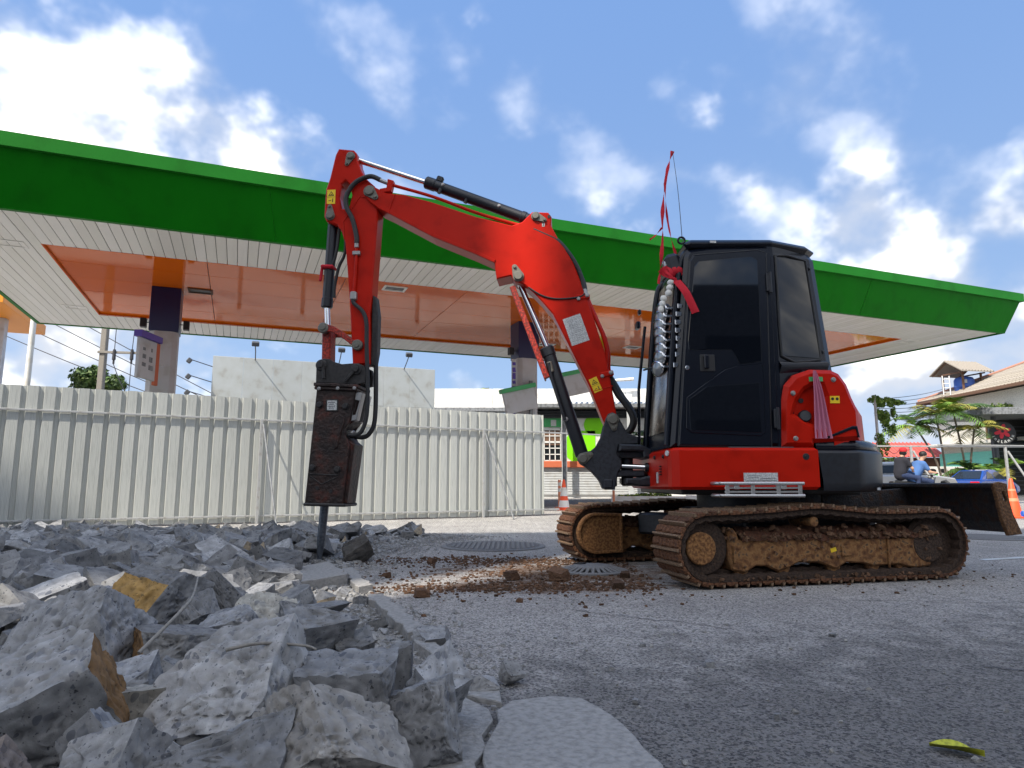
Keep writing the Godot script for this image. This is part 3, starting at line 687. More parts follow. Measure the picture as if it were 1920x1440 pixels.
const DOOR := [-0.834, 1.030, -0.780, 1.597, -0.695, 2.511, -0.658, 2.563, -0.139, 2.606, -0.072, 2.580, -0.113, 1.021]
const DOOR_GLASS := [-0.731, 1.852, -0.657, 2.463, -0.620, 2.508, -0.198, 2.548, -0.148, 2.519, -0.155, 1.852, -0.160, 1.692, -0.332, 1.668, -0.358, 1.732, -0.390, 1.784, -0.726, 1.784]
const DOOR_LOW := [-0.761, 1.406, -0.619, 1.511, -0.447, 1.630, -0.345, 1.660, -0.151, 1.671, -0.156, 1.136, -0.191, 1.103, -0.730, 1.128, -0.774, 1.165]
const HOOD := [0.005, 1.026, 0.027, 1.398, 0.055, 1.517, 0.137, 1.604, 0.267, 1.647, 0.437, 1.642, 0.499, 1.612, 0.557, 1.526, 0.591, 1.419, 0.634, 1.313, 0.631, 1.081, 0.269, 1.060, 0.262, 1.026]
const LUG_UP := [-1.163, 1.090, -0.972, 1.085, -0.868, 1.038, -0.871, 0.952, -0.951, 0.971, -0.955, 1.019, -1.021, 1.028, -1.165, 1.028]
const LUG_LOW := [-1.113, 0.787, -0.980, 0.792, -0.865, 0.820, -0.816, 0.717, -0.982, 0.717, -1.114, 0.740]
const TRACK_FRAME := [0.230, 0.308, 0.235, 0.391, 0.275, 0.417, 0.308, 0.382, 0.323, 0.336, 0.827, 0.342, 1.591, 0.327, 1.621, 0.379, 1.650, 0.318, 2.001, 0.331, 2.049, 0.226, 2.014, 0.104, 1.868, 0.090, 1.768, 0.105, 1.720, 0.123, 1.472, 0.114, 1.378, 0.140, 1.234, 0.148, 1.135, 0.100, 0.999, 0.155, 0.814, 0.160, 0.720, 0.120, 0.629, 0.100, 0.542, 0.141, 0.453, 0.144, 0.362, 0.097, 0.255, 0.119, 0.229, 0.195]

var ex: Node3D
func xpart(called: String, mb: MB, m: Material, t := Transform3D(), label := "") -> MeshInstance3D:
	var o := part(ex, called, mb, m, label); o.transform = t; return o
func bolt(parent: Node, at: Vector3, r: float, m: Material, axis := Vector3(0, 0, 1), called := "bolt") -> void:
	var b := MB.new(); b.cyl(at, at + axis * r * 0.5, r * 1.25, r * 1.25, 14, r * 0.1); b.cyl(at + axis * r * 0.5, at + axis * r * 1.1, r, r, 6, r * 0.15); part(parent, called, b, m)
func pin(parent: Node, at: Vector2, z: float, r: float, keep: Vector2, m: Material) -> void:   # a boss with its keeper plate and bolt, on the near side
	var b := MB.new(); b.cyl(Vector3(at.x, at.y, -z), Vector3(at.x, at.y, z + 0.035), r, -1, 20, 0.008)
	var poly := PackedVector2Array(); var d := keep - at; var a0 := d.angle()
	for i in 9: poly.push_back(at + Vector2.from_angle(a0 + PI / 2 + PI * i / 8.0) * r * 1.25)
	for i in 7: poly.push_back(keep + Vector2.from_angle(a0 - PI / 2 + PI * i / 6.0) * r * 0.62)
	b.prism(poly, z, z + 0.014, 0.003); b.cyl(Vector3(keep.x, keep.y, z), Vector3(keep.x, keep.y, z + 0.03), r * 0.36, -1, 6, 0.003)
	part(parent, "pin", b, m)
func warning(parent: Node, at: Vector3, w: float, h: float, tilt: float) -> void:   # yellow safety sticker: triangle with a mark, two small figures
	var keep := Transform3D(Basis(Vector3(0, 0, 1), tilt), at)
	var y := MB.new(); y.xf = keep; y.box(Vector3.ZERO, Vector3(w, h, 0.002)); var o := part(parent, "warning_label", y, M.label_yellow)
	var k := MB.new(); k.xf = keep
	var s := w * 0.36
	k.prism(PackedVector2Array([Vector2(-s, h * 0.06), Vector2(s, h * 0.06), Vector2(0, h * 0.06 + s * 1.6)]), 0.001, 0.0022, 0.0, PackedVector2Array([Vector2(-s * 0.68, h * 0.06 + s * 0.18), Vector2(s * 0.68, h * 0.06 + s * 0.18), Vector2(0, h * 0.06 + s * 1.28)]))
	k.box(Vector3(0.0, h * 0.06 + s * 0.5, 0.0016), Vector3(s * 0.5, s * 0.16, 0.001), 0, Basis(Vector3(0, 0, 1), 0.7)); k.box(Vector3(0.0, h * 0.06 + s * 0.42, 0.0016), Vector3(s * 0.7, s * 0.12, 0.001))
	k.cyl(Vector3(w * 0.2, -h * 0.16, 0.0), Vector3(w * 0.2, -h * 0.16, 0.0022), w * 0.06, -1, 8); k.box(Vector3(w * 0.2, -h * 0.29, 0.0016), Vector3(w * 0.1, h * 0.17, 0.001)); k.box(Vector3(-w * 0.14, -h * 0.27, 0.0016), Vector3(w * 0.3, h * 0.04, 0.001))
	part(o, "symbol", k, M.label_black)
	var ln := MB.new(); ln.xf = keep; ln.box(Vector3(0, -h * 0.02, 0.0012), Vector3(w, h * 0.015, 0.0012)); part(o, "divider", ln, M.label_black)

func track_path() -> PackedVector2Array:   # outer line of the shoes, going round
	var raw := PackedVector2Array()
	for i in 21: raw.push_back(Vector2(lerpf(0.06, 2.08, i / 20.0), 0.028))
	for i in range(1, 16): raw.push_back(Vector2(2.07, 0.283) + Vector2(sin(PI * i / 16.0) * 0.25, -cos(PI * i / 16.0) * 0.255))
	var tp := [Vector2(2.08, 0.538), Vector2(1.55, 0.53), Vector2(1.25, 0.552), Vector2(0.95, 0.575), Vector2(0.6, 0.553), Vector2(0.3, 0.54), Vector2(0.05, 0.535)]
	for i in tp.size() - 1:
		for s in 6: raw.push_back(tp[i].cubic_interpolate(tp[i + 1], tp[maxi(i - 1, 0)], tp[mini(i + 2, tp.size() - 1)], s / 6.0))
	for i in range(0, 16): raw.push_back(Vector2(0.04, 0.281) + Vector2(-sin(PI * i / 16.0) * 0.245, cos(PI * i / 16.0) * 0.253))
	return raw
func build_track(t: Transform3D, near: bool) -> void:
	var raw := track_path()
	raw.push_back(raw[0])
	var n := 58
	var len := 0.0
	for i in raw.size() - 1: len += raw[i].distance_to(raw[i + 1])
	var shoes := []
	for k in 4:
		var m := MB.new(); m.k = [Color(1, 1, 1), Color(0.8, 0.76, 0.72), Color(1.15, 1.1, 1.0), Color(0.62, 0.6, 0.6)][k]
		m.box(Vector3(0, 0.0, -0.2), Vector3(len / n * 0.93, 0.018, 0.4), 0.003)
		rng.seed = 40 + k
		for b in 7:   # caked soil between the bars
			m.box(Vector3(0.012 + rng.randf_range(-0.006, 0.006), 0.011, -0.03 - b * 0.057), Vector3(0.05, 0.012 + rng.randf() * 0.012, 0.05 + rng.randf() * 0.012), 0.005, Basis(Vector3.UP, rng.randf_range(-0.3, 0.3)))
		shoes.push_back(m.mesh(M.track_mud))
	var bar := MB.new(); bar.prism(PackedVector2Array([Vector2(-0.013, 0.0), Vector2(0.013, 0.0), Vector2(0.007, 0.027), Vector2(-0.007, 0.027)]), -0.4, 0.0, 0.003)
	var bar_mesh := bar.mesh(M.track_steel)
	var at := func(d: float) -> Array:
		d = fposmod(d, len)
		for i in raw.size() - 1:
			var l := raw[i].distance_to(raw[i + 1])
			if d <= l: return [raw[i].lerp(raw[i + 1], d / maxf(l, 1e-6)), (raw[i + 1] - raw[i]).normalized()]
			d -= l
		return [raw[0], Vector2.RIGHT]
	rng.seed = 60 if near else 61
	for i in n:
		var p: Array = at.call((i + 0.5) * len / n)
		var q0: Array = at.call(i * len / n); var q1: Array = at.call((i + 1.0) * len / n)
		var d: Vector2 = (q1[0] - q0[0]).normalized(); var nrm := Vector2(d.y, -d.x)   # outward
		var bs := Basis(Vector3(-d.x, -d.y, 0), Vector3(nrm.x, nrm.y, 0), Vector3(0, 0, 1))
		var c: Vector2 = p[0] - nrm * 0.012
		var o := inst(ex, "track_shoe", shoes[rng.randi() % 4], t * Transform3D(bs, Vector3(c.x, c.y, rng.randf_range(-0.004, 0.004))))
		inst(o, "grouser_bar", bar_mesh, Transform3D(Basis(), Vector3(-0.034, 0.006, 0)))
	# the belt under the shoes
	var bl := MB.new(); var rows := []
	var prof := [[0.0, 0.022], [-0.02, 0.022], [-0.02, 0.055], [-0.13, 0.06], [-0.13, 0.085], [-0.27, 0.085], [-0.27, 0.06], [-0.38, 0.055], [-0.38, 0.022], [-0.4, 0.022]]
	for i in 117:
		var q: Array = at.call(i * len / 116.0); var e: Array = at.call(i * len / 116.0 + 0.02); var d: Vector2 = (e[0] - q[0]).normalized(); var nrm := Vector2(d.y, -d.x)
		var row := []
		for s in prof:
			var c: Vector2 = q[0] - nrm * (s[1] + (0.012 if i % 2 and s[1] > 0.03 else 0.0)); row.push_back(Vector3(c.x, c.y, s[0]))
		rows.push_back(row)
	bl.grid(rows, false); xpart("track_belt", bl, M.track_dark, t)
	# wheels and frame
	var fr := MB.new(); fr.prism(P2(TRACK_FRAME), -0.34, -0.07, 0.012); var fo := xpart("track_frame", fr, M.frame_mud, t)
	for q in [[0.27, 0.17, 0.02, 0.12], [1.61, 0.1, 0.012, 0.24]]:
		var rib := MB.new(); rib.box(Vector3(q[0], q[1] + q[3] / 2, -0.062), Vector3(q[2], q[3], 0.022), 0.004); part(fo, "rib", rib, M.frame_mud)
	var pl := MB.new(); pl.box(Vector3(1.23, 0.235, -0.066), Vector3(0.085, 0.075, 0.016), 0.004); part(fo, "cover_plate", pl, M.frame_mud)
	var mk2 := MB.new(); mk2.box(Vector3(1.12, 0.245, -0.0685), Vector3(0.05, 0.03, 0.003), 0.0, Basis(Vector3(0, 0, 1), 0.25)); part(fo, "yellow_label", mk2, M.label_yellow)
	# soil heaped on the frame
	var sn := FastNoiseLite.new(); sn.seed = 9 if near else 10; sn.frequency = 9.0; sn.fractal_octaves = 4
	var heap := []
	for j in 9:
		var row := []
		for i in 70:
			var x := lerpf(0.34, 2.05, i / 69.0); var v := j / 8.0
			var top := 0.425 + sn.get_noise_2d(x, 0.3) * 0.03 - 0.09 * smoothstep(1.85, 2.05, x)
			row.push_back(Vector3(x, lerpf(0.325 + sn.get_noise_2d(x * 0.8, 5.0) * 0.03, top, v), -0.058 - v * v * 0.13 + sn.get_noise_2d(x * 1.5, v * 0.6 + 3.0) * 0.022))
		heap.push_back(row)
	var hm := MB.new(); hm.k = Color(0.6, 0.5, 0.44); hm.grid(heap)
	hm.quad(Vector3(0.34, 0.42, -0.18), Vector3(2.05, 0.4, -0.18), Vector3(2.05, 0.3, -0.36), Vector3(0.34, 0.3, -0.36))
	var ho := xpart("caked_soil", hm, M.track_mud, t)
	var lump := chunk(770, Vector3(0.1, 0.07, 0.09), 2, M.soil, Color(0.19, 0.10, 0.055), -1, Color.WHITE, 1.6, 4); var lt := []
	for i in 380:
		var x := rng.randf_range(0.2, 2.1); var s := rng.randf_range(0.10, 0.42); var p := Vector3(x, 0.335 + rng.randf() * 0.03, -0.06)
		if i % 3 == 1: p = Vector3(rng.randf_range(0.0, 2.1), 0.05 + rng.randf() * 0.02, rng.randf_range(-0.06, -0.005)); s *= 0.7
		if i % 3 == 2: p = Vector3(x, lerpf(0.33, 0.42, rng.randf()), -0.06 - rng.randf() * 0.1)
		if i % 17 == 0: p = Vector3(x, rng.randf_range(0.14, 0.33), -0.062); s *= 0.8
		lt.push_back(t * Transform3D(Basis.from_euler(Vector3(rng.randf() * 6, rng.randf() * 6, 0)).scaled(Vector3.ONE * s), p))
	scatter(ex, "mud_lumps", lump, lt)
	for q in [[0.03, 0.283, 0.205, -0.3, -0.08, M.track_dark], [2.06, 0.283, 0.215, -0.3, -0.1, M.track_dark]]:
		var w := MB.new(); w.cyl(Vector3(q[0], q[1], q[3]), Vector3(q[0], q[1], q[4]), q[2], -1, 36, 0.02); xpart("wheel", w, q[5], t)
	var hub := MB.new(); hub.cyl(Vector3(0.005, 0.28, -0.1), Vector3(0.005, 0.28, -0.052), 0.116, -1, 36, 0.008); hub.cyl(Vector3(0.005, 0.28, -0.052), Vector3(0.005, 0.28, -0.046), 0.018, -1, 14, 0.003)
	for k in 3: hub.cyl(Vector3(0.005 + cos(k * 2.1 + 2.2) * 0.08, 0.28 + sin(k * 2.1 + 2.2) * 0.08, -0.053), Vector3(0.005 + cos(k * 2.1 + 2.2) * 0.08, 0.28 + sin(k * 2.1 + 2.2) * 0.08, -0.047), 0.011, -1, 10)
	xpart("idler_hub", hub, M.mud_tan, t)
	var dr := MB.new(); dr.cyl(Vector3(2.0, 0.27, -0.12), Vector3(2.0, 0.27, -0.066), 0.155, -1, 30, 0.02); xpart("final_drive", dr, M.track_dark, t)
	var cr := MB.new(); cr.cyl(Vector3(0.944, 0.458, -0.3), Vector3(0.944, 0.458, -0.035), 0.037, -1, 20, 0.006); xpart("carrier_roller", cr, M.frame_mud, t)
	for x in [0.345, 0.694, 1.137, 1.494, 1.758]:
		var r := MB.new(); r.cyl(Vector3(x, 0.128, -0.3), Vector3(x, 0.128, -0.09), 0.062, -1, 22, 0.012); xpart("track_roller", r, M.frame_mud, t)

func build_excavator() -> void:
	ex = thing("mini_excavator", "red and black tracked mini excavator with a hydraulic breaker on its arm", "excavator", Vector3(2.12, 0, -6.18))
	var TU := Transform3D(Basis(Vector3.UP, deg_to_rad(14.36)), Vector3(-0.755, 0, 1.277))
	build_track(TU, true)
	build_track(TU * Transform3D(Basis(), Vector3(-0.2, 0, -1.72)), false)
	# undercarriage centre
	var cf := MB.new()
	cf.box(Vector3(1.05, 0.42, -1.05), Vector3(0.95, 0.22, 0.8), 0.03)
	for s in [[0.42, -0.36], [1.68, -0.36], [0.42, -1.76], [1.68, -1.76]]:
		var a := Vector3(1.05 + signf(s[0] - 1.0) * 0.3, 0.43, -1.05 + signf(s[1] + 1.0) * 0.25); var b := Vector3(s[0], 0.30, s[1])
		var d := (b - a).normalized(); var side := d.cross(Vector3.UP).normalized()
		cf.box((a + b) / 2, Vector3(0.26, 0.2, a.distance_to(b) + 0.1), 0.02, Basis(side, Vector3.UP, -d).orthonormalized())
	cf.cyl(Vector3(1.048, 0.5, -1.05), Vector3(1.048, 0.69, -1.05), 0.44, -1, 40, 0.02)
	xpart("centre_frame", cf, M.bracket_black, TU)
	# guard round the far idler, inner side
	var gd := MB.new(); var gp := PackedVector2Array()
	for i in 13: gp.push_back(Vector2(-0.16, 0.28) + Vector2(-sin(PI * i / 12.0) * 0.19, cos(PI * i / 12.0) * 0.19))
	gp.push_back(Vector2(0.1, 0.1)); gp.push_back(Vector2(0.1, 0.46))
	var gi := MB.inset(gp, 0.028); var hole := gi.duplicate(); hole.reverse()
	gd.prism(gp, -1.72, -1.66, 0.006, hole)
	var go := xpart("idler_guard", gd, M.mud_tan, TU)
	var gb := MB.new(); gb.prism(gi, -1.74, -1.69, 0.004); part(go, "guard_plate", gb, M.mud_tan)
	# dozer blade
	var cur := [Vector2(2.64, 0.735), Vector2(2.675, 0.66), Vector2(2.70, 0.58), Vector2(2.71, 0.5), Vector2(2.735, 0.43), Vector2(2.80, 0.345)]
	var bp := PackedVector2Array(cur)
	for i in cur.size(): bp.push_back(cur[cur.size() - 1 - i] + Vector2(0.03, 0.012))
	var bm := MB.new(); bm.prism(bp, -2.1, -0.01, 0.004); var bo := xpart("dozer_blade", bm, M.blade, TU)
	var lipb := MB.new(); lipb.box(Vector3(2.655, 0.725, -1.05), Vector3(0.05, 0.035, 2.08), 0.006); part(bo, "top_rib", lipb, M.blade)
	for z in [0.0, -2.1]:
		var en := MB.new(); var hp := PackedVector2Array()
		for i in 8: hp.push_back(Vector2(2.718, 0.66) + Vector2(sin(PI * i / 7.0 - PI / 2) * 0.016, cos(PI * i / 7.0 - PI / 2) * 0.02))
		for i in 8: hp.push_back(Vector2(2.735, 0.61) + Vector2(-sin(PI * i / 7.0 - PI / 2) * 0.016, -cos(PI * i / 7.0 - PI / 2) * 0.02))
		en.prism(PackedVector2Array([Vector2(2.625, 0.74), Vector2(2.69, 0.755), Vector2(2.766, 0.74), Vector2(2.775, 0.60), Vector2(2.80, 0.5), Vector2(2.875, 0.335), Vector2(2.73, 0.325), Vector2(2.68, 0.45), Vector2(2.655, 0.6)]), z - 0.03, z + 0.005, 0.006, hp)
		part(bo, "end_plate", en, M.blade_rust)
	for z in [-0.6, -1.5]:
		var ar := MB.new(); ar.box(Vector3(2.2, 0.47, z), Vector3(1.0, 0.13, 0.1), 0.015); part(bo, "push_arm", ar, M.blade)
	var tb := MB.new(); tb.cyl(Vector3(2.47, 0.44, -1.75), Vector3(2.47, 0.44, -0.42), 0.062, -1, 20, 0.01); part(bo, "cross_tube", tb, M.blade_rust)
	for z in [-0.95, -1.3]:
		var gs := MB.new(); var gpoly := PackedVector2Array([Vector2(1.75, 0.64), Vector2(2.68, 0.7), Vector2(2.69, 0.52), Vector2(2.3, 0.46), Vector2(1.75, 0.5)]); gs.prism(gpoly, z - 0.012, z + 0.012, 0.003); part(bo, "gusset", gs, M.blade)
	# --- house
	var up := Transform3D(Basis(Vector3(1, 0, 0), -PI / 2), Vector3.ZERO)
	var sk := MB.new(); sk.xf = up
	sk.prism(PackedVector2Array([Vector2(-0.905, -0.86), Vector2(-0.89, -0.93), Vector2(-0.84, -0.98), Vector2(0.225, -0.98), Vector2(0.235, 0.95), Vector2(-0.78, 0.98), Vector2(-0.9, 0.8)]), 0.695, 1.015, 0.022)
	var so := xpart("skirt", sk, M.red)
	bolt(so, Vector3(0.13, 0.945, 0.978), 0.012, M.barrel_black)
	var rim := MB.new(); rim.cyl(Vector3(0.13, 0.945, 0.976), Vector3(0.13, 0.945, 0.983), 0.026, -1, 20, 0.002); part(so, "bolt_recess", rim, M.black)
	var lb := MB.new(); lb.box(Vector3(-0.225, 0.785, 0.982), Vector3(0.26, 0.075, 0.003)); var lo := part(so, "white_label", lb, M.label_white)
	for q in [[-0.3, 0.81, 0.1], [-0.3, 0.797, 0.08], [-0.3, 0.775, 0.1], [-0.19, 0.79, 0.12], [-0.19, 0.775, 0.13]]:
		var ln := MB.new(); ln.box(Vector3(q[0] + 0.02, q[1] - 0.01, 0.9838), Vector3(q[2], 0.004, 0.0012)); part(lo, "print_line", ln, M.mid_grey)
	for k in 4:
		var vs := MB.new(); vs.box(Vector3(-0.911, 0.88 - k * 0.022, 0.62), Vector3(0.012, 0.009, 0.05)); part(so, "vent_slot", vs, M.black)
	for q in [[0.955, 0.73], [0.96, 0.4]]: bolt(so, Vector3(-0.902, q[0], q[1]), 0.014, M.barrel_black, Vector3(-1, 0, 0))
	var fl := MB.new(); fl.box(Vector3(-0.910, 0.79, 0.5), Vector3(0.008, 0.09, 0.05)); part(so, "side_label", fl, M.label_white)
	var rd := MB.new(); rd.cyl(Vector3(-0.895, 0.975, 0.87), Vector3(-0.915, 0.975, 0.88), 0.022, -1, 16, 0.003); part(so, "round_plug", rd, M.label_white)
	var hat := MB.new(); hat.box(Vector3(-0.2, 1.017, 0.945), Vector3(0.5, 0.008, 0.03), 0.002); part(so, "grip_strip", hat, M.dark_grey)
	var base := MB.new(); base.box(Vector3(-0.1, 0.68, 0), Vector3(1.4, 0.05, 1.7), 0.01); xpart("house_floor", base, M.black)
	# counterweight: swept round the tail
	var ring := func(y: float, r: float, zcap: float) -> Array:
		var a := [Vector3(0.235 + (0.025 if y < 0.8 else 0.0), y, zcap)]
		for i in 25:
			var th := lerpf(1.05, -1.05, i / 24.0)
			a.push_back(Vector3(cos(th) * r, y, clampf(sin(th) * r, -zcap, zcap)))
		a.push_back(Vector3(0.235, y, -zcap)); return a
	var cw := MB.new(); cw.grid([ring.call(0.675, 1.02, 0.93), ring.call(0.69, 1.07, 0.955), ring.call(0.75, 1.085, 0.96), ring.call(0.97, 1.095, 0.96), ring.call(0.995, 1.085, 0.955), ring.call(1.0, 1.05, 0.93), ring.call(1.0, 0.4, 0.4)])
	var co := xpart("counterweight", cw, M.cab_dull)
	var cap := MB.new(); cap.grid([ring.call(0.99, 1.03, 0.9), ring.call(1.005, 1.07, 0.93), ring.call(1.06, 1.06, 0.92), ring.call(1.085, 1.01, 0.88), ring.call(1.095, 0.5, 0.5)])
	part(co, "tail_cover", cap, M.cab_black)
	var tape := MB.new(); tape.box(Vector3(0.79, 0.70, 0.752), Vector3(0.07, 0.02, 0.006), 0.0, Basis(Vector3.UP, 0.8)); part(co, "reflector", tape, M.label_white)
	# engine hood with the filler recess
	var hd := MB.new(); var rec := P2([0.118, 1.292, 0.150, 1.387, 0.215, 1.477, 0.293, 1.522, 0.340, 1.514, 0.366, 1.426, 0.357, 1.304, 0.295, 1.202, 0.212, 1.234])
	hd.prism(P2(HOOD), 0.70, 0.85, 0.035, rec)
	var hdo := xpart("engine_hood", hd, M.red, Transform3D(Basis.from_scale(Vector3(0.981, 0.981, 1.0)), Vector3(-0.04, 0.014, 0.105)))
	var hb := MB.new(); hb.prism(MB.inset(P2(HOOD), 0.012) if Geometry2D.is_polygon_clockwise(P2(HOOD)) == false else P2(HOOD), -0.8, 0.70, 0.0); part(hdo, "hood_body", hb, M.red)
	var tail := MB.new()
	var rows := []
	for q in [[1.03, 0.98, 0.82], [1.3, 0.97, 0.82], [1.45, 0.9, 0.78], [1.58, 0.78, 0.7], [1.64, 0.6, 0.6]]:
		var r2 := []
		for i in 17:
			var th := lerpf(1.12, -1.12, i / 16.0); r2.push_back(Vector3(maxf(cos(th) * q[1], 0.3), q[0], clampf(sin(th) * q[1], -q[2], q[2])))
		rows.push_back(r2)
	tail.grid(rows); part(hdo, "hood_tail", tail, M.red)
	var dk := MB.new(); dk.prism(P2([0.1, 1.2, 0.1, 1.4, 0.3, 1.54, 0.39, 1.5, 0.39, 1.2]), 0.775, 0.78); part(hdo, "recess_back", dk, M.red)
	var fc := MB.new(); fc.cyl(Vector3(0.215, 1.265, 0.778), Vector3(0.21, 1.275, 0.83), 0.05, -1, 22, 0.01); part(hdo, "filler_cap", fc, M.barrel_black)
	var kh := MB.new(); kh.cyl(Vector3(0.2, 1.40, 0.778), Vector3(0.2, 1.40, 0.788), 0.02, -1, 16); part(hdo, "key_hole", kh, M.black)
	for q in [[0.112, 1.452], [0.44, 1.56], [0.112, 1.092]]:
		bolt(hdo, Vector3(q[0], q[1], 0.848), 0.016, M.bolt_steel)
	var gl := MB.new(); gl.box(Vector3(0.30, 1.565, 0.852), Vector3(0.11, 0.036, 0.003)); part(hdo, "green_label", gl, M.shop_green)
	var yl := MB.new(); yl.box(Vector3(0.44, 1.40, 0.852), Vector3(0.075, 0.058, 0.003)); var yo := part(hdo, "yellow_label", yl, M.label_yellow)
	for s in [-1.0, 1.0]:
		var yk := MB.new(); yk.cyl(Vector3(0.44 + s * 0.018, 1.406, 0.853), Vector3(0.44 + s * 0.018, 1.406, 0.8548), 0.012, -1, 12); part(yo, "symbol", yk, M.label_black)
	var tl := MB.new(); tl.prism(P2([0.34, 1.10, 0.56, 1.19, 0.60, 1.19, 0.615, 1.10, 0.60, 1.10, 0.59, 1.165, 0.56, 1.165, 0.36, 1.09]), 0.84, 0.862, 0.004); part(hdo, "black_trim", tl, M.cab_black)
	# --- cab
	var cb := MB.new(); cb.prism(P2(CABSIDE), -0.05, 0.93, 0.03); var cabo := xpart("cab", cb, M.cab_black)
	var q3 := func(y: float, xr: float, zr: float, x1: float) -> Array: return [Vector3(-0.06, y, 0.925), Vector3(-0.012, y, 0.922), Vector3(x1, y, zr), Vector3(x1 + 0.05, y, zr - 0.04), Vector3(xr, y, 0.5), Vector3(xr, y, -0.05)]
	var rq := MB.new(); rq.grid([q3.call(1.02, 0.56, 0.76, 0.45), q3.call(1.62, 0.56, 0.765, 0.45), q3.call(1.70, 0.55, 0.76, 0.44), q3.call(2.58, 0.44, 0.775, 0.345), q3.call(2.64, 0.41, 0.76, 0.31)], false)
	part(cabo, "rear_quarter", rq, M.cab_black)
	# roof
	var rf := MB.new(); rf.xf = up
	rf.prism(PackedVector2Array([Vector2(-0.72, -0.89), Vector2(-0.68, -0.938), Vector2(-0.02, -0.94), Vector2(0.335, -0.785), Vector2(0.425, -0.69), Vector2(0.44, 0.05), Vector2(-0.72, 0.07)]), 2.632, 2.70, 0.028)
	var ro := part(cabo, "roof", rf, M.cab_black)
	var r3 := MB.new(); r3.xf = up; r3.prism(PackedVector2Array([Vector2(-0.6, -0.84), Vector2(-0.05, -0.86), Vector2(0.22, -0.70), Vector2(0.3, 0.0), Vector2(-0.6, 0.0)]), 2.698, 2.722, 0.018); part(ro, "roof_panel", r3, M.cab_black)
	var st := MB.new(); st.box(Vector3(-0.5, 2.668, 0.955), Vector3(0.05, 0.018, 0.008)); part(ro, "roof_label", st, M.label_white)
	var lug := MB.new(); var ring2 := []
	for i in 13: ring2.push_back(Vector3(-0.74 + cos(TAU * i / 12.0) * 0.028, 2.70 + sin(TAU * i / 12.0) * 0.028, 0.9))
	lug.tube(PackedVector3Array(ring2), 0.009, 6); part(ro, "lifting_eye", lug, M.cab_black)
	# rear side window on the quarter face
	var pq := func(t: float, y: float, off: float) -> Vector3:
		var k := clampf((y - 1.70) / 0.88, 0.0, 1.0)
		var a := Vector3(-0.012, y, 0.922); var b := Vector3(lerpf(0.44, 0.345, k), y, lerpf(0.76, 0.775, k))
		var nn := Vector3(-(b - a).z, 0, (b - a).x).normalized()
		return a.lerp(b, t) + (nn if nn.z > 0 else -nn) * off
	var gw := MB.new(); var gwr := []
	for j in 7:
		var y := lerpf(1.745, 2.555, j / 6.0); var rr := []
		for i in 5: rr.push_back(pq.call(lerpf(0.08, 0.86, i / 4.0), y, 0.006))
		gwr.push_back(rr)
	gw.grid(gwr)
	part(cabo, "rear_window", gw, M.cab_glass)
	var gs2 := MB.new(); gs2.tube(PackedVector3Array([pq.call(0.06, 1.74, 0.004), pq.call(0.05, 2.0, 0.004), pq.call(0.06, 2.565, 0.004), pq.call(0.35, 2.582, 0.004), pq.call(0.87, 2.56, 0.004), pq.call(0.89, 2.0, 0.004), pq.call(0.89, 1.74, 0.004), pq.call(0.6, 1.715, 0.004), pq.call(0.3, 1.70, 0.004), pq.call(0.06, 1.74, 0.004)]), 0.012, 6); part(cabo, "window_seal", gs2, M.black)
	for q in [[0.95, 2.50], [0.95, 1.80]]:
		bolt(cabo, pq.call(q[0], q[1], 0.004), 0.012, M.barrel_black, Vector3(0.4, 0, 0.9).normalized())
	var sill := MB.new(); sill.grid([[pq.call(0.0, 1.60, 0.0), pq.call(0.5, 1.62, 0.0), pq.call(1.0, 1.64, 0.0)], [pq.call(0.0, 1.66, 0.03), pq.call(0.5, 1.68, 0.035), pq.call(1.0, 1.70, 0.03)], [pq.call(0.0, 1.70, 0.0), pq.call(0.5, 1.715, 0.0), pq.call(1.0, 1.73, 0.0)]]); part(cabo, "window_ledge", sill, M.cab_black)
	# door
	var dr := MB.new(); dr.prism(P2(DOOR), 0.915, 0.948, 0.010); var dro := xpart("cab_door", dr, M.cab_black)
	var dg := MB.new(); dg.prism(P2(DOOR_GLASS), 0.944, 0.9515, 0.003); part(dro, "door_glass", dg, M.cab_glass)
	var dl := MB.new(); dl.prism(P2(DOOR_LOW), 0.944, 0.953, 0.006); part(dro, "lower_panel", dl, M.cab_black)
	var dl2 := MB.new(); dl2.prism(P2([-0.74, 1.15, -0.74, 1.39, -0.60, 1.49, -0.48, 1.50, -0.19, 1.52, -0.19, 1.13]), 0.9522, 0.9545, 0.001); part(dro, "lower_glass", dl2, M.cab_glass)
	var hn := MB.new(); hn.box(Vector3(-0.585, 1.678, 0.948), Vector3(0.118, 0.135, 0.012), 0.005); var hno := part(dro, "handle_recess", hn, M.black)
	var hn2 := MB.new(); hn2.box(Vector3(-0.595, 1.685, 0.965), Vector3(0.04, 0.11, 0.02), 0.008); part(hno, "handle", hn2, M.cab_black)
	var lk := MB.new(); lk.cyl(Vector3(-0.745, 1.64, 0.944), Vector3(-0.745, 1.64, 0.958), 0.017, -1, 18, 0.003); part(dro, "lock", lk, M.chrome)
	for y in [2.33, 1.24]:
		var hg := MB.new(); hg.box(Vector3(-0.075, y, 0.952), Vector3(0.03, 0.15, 0.03), 0.006); hg.cyl(Vector3(-0.06, y - 0.085, 0.962), Vector3(-0.06, y + 0.085, 0.962), 0.013, -1, 10, 0.002); part(dro, "hinge", hg, M.barrel_black)
	var seal := MB.new(); var dpts := []
	for p in P2(DOOR): dpts.push_back(Vector3(p.x, p.y, 0.934))
	dpts.push_back(dpts[0]); seal.tube(PackedVector3Array(dpts), 0.007, 6); part(dro, "door_seal", seal, M.black)
	# front face: dirty windscreen between pillars
	var fx := func(y: float) -> float: return lerpf(-0.893, -0.735, (y - 1.022) / 1.54)
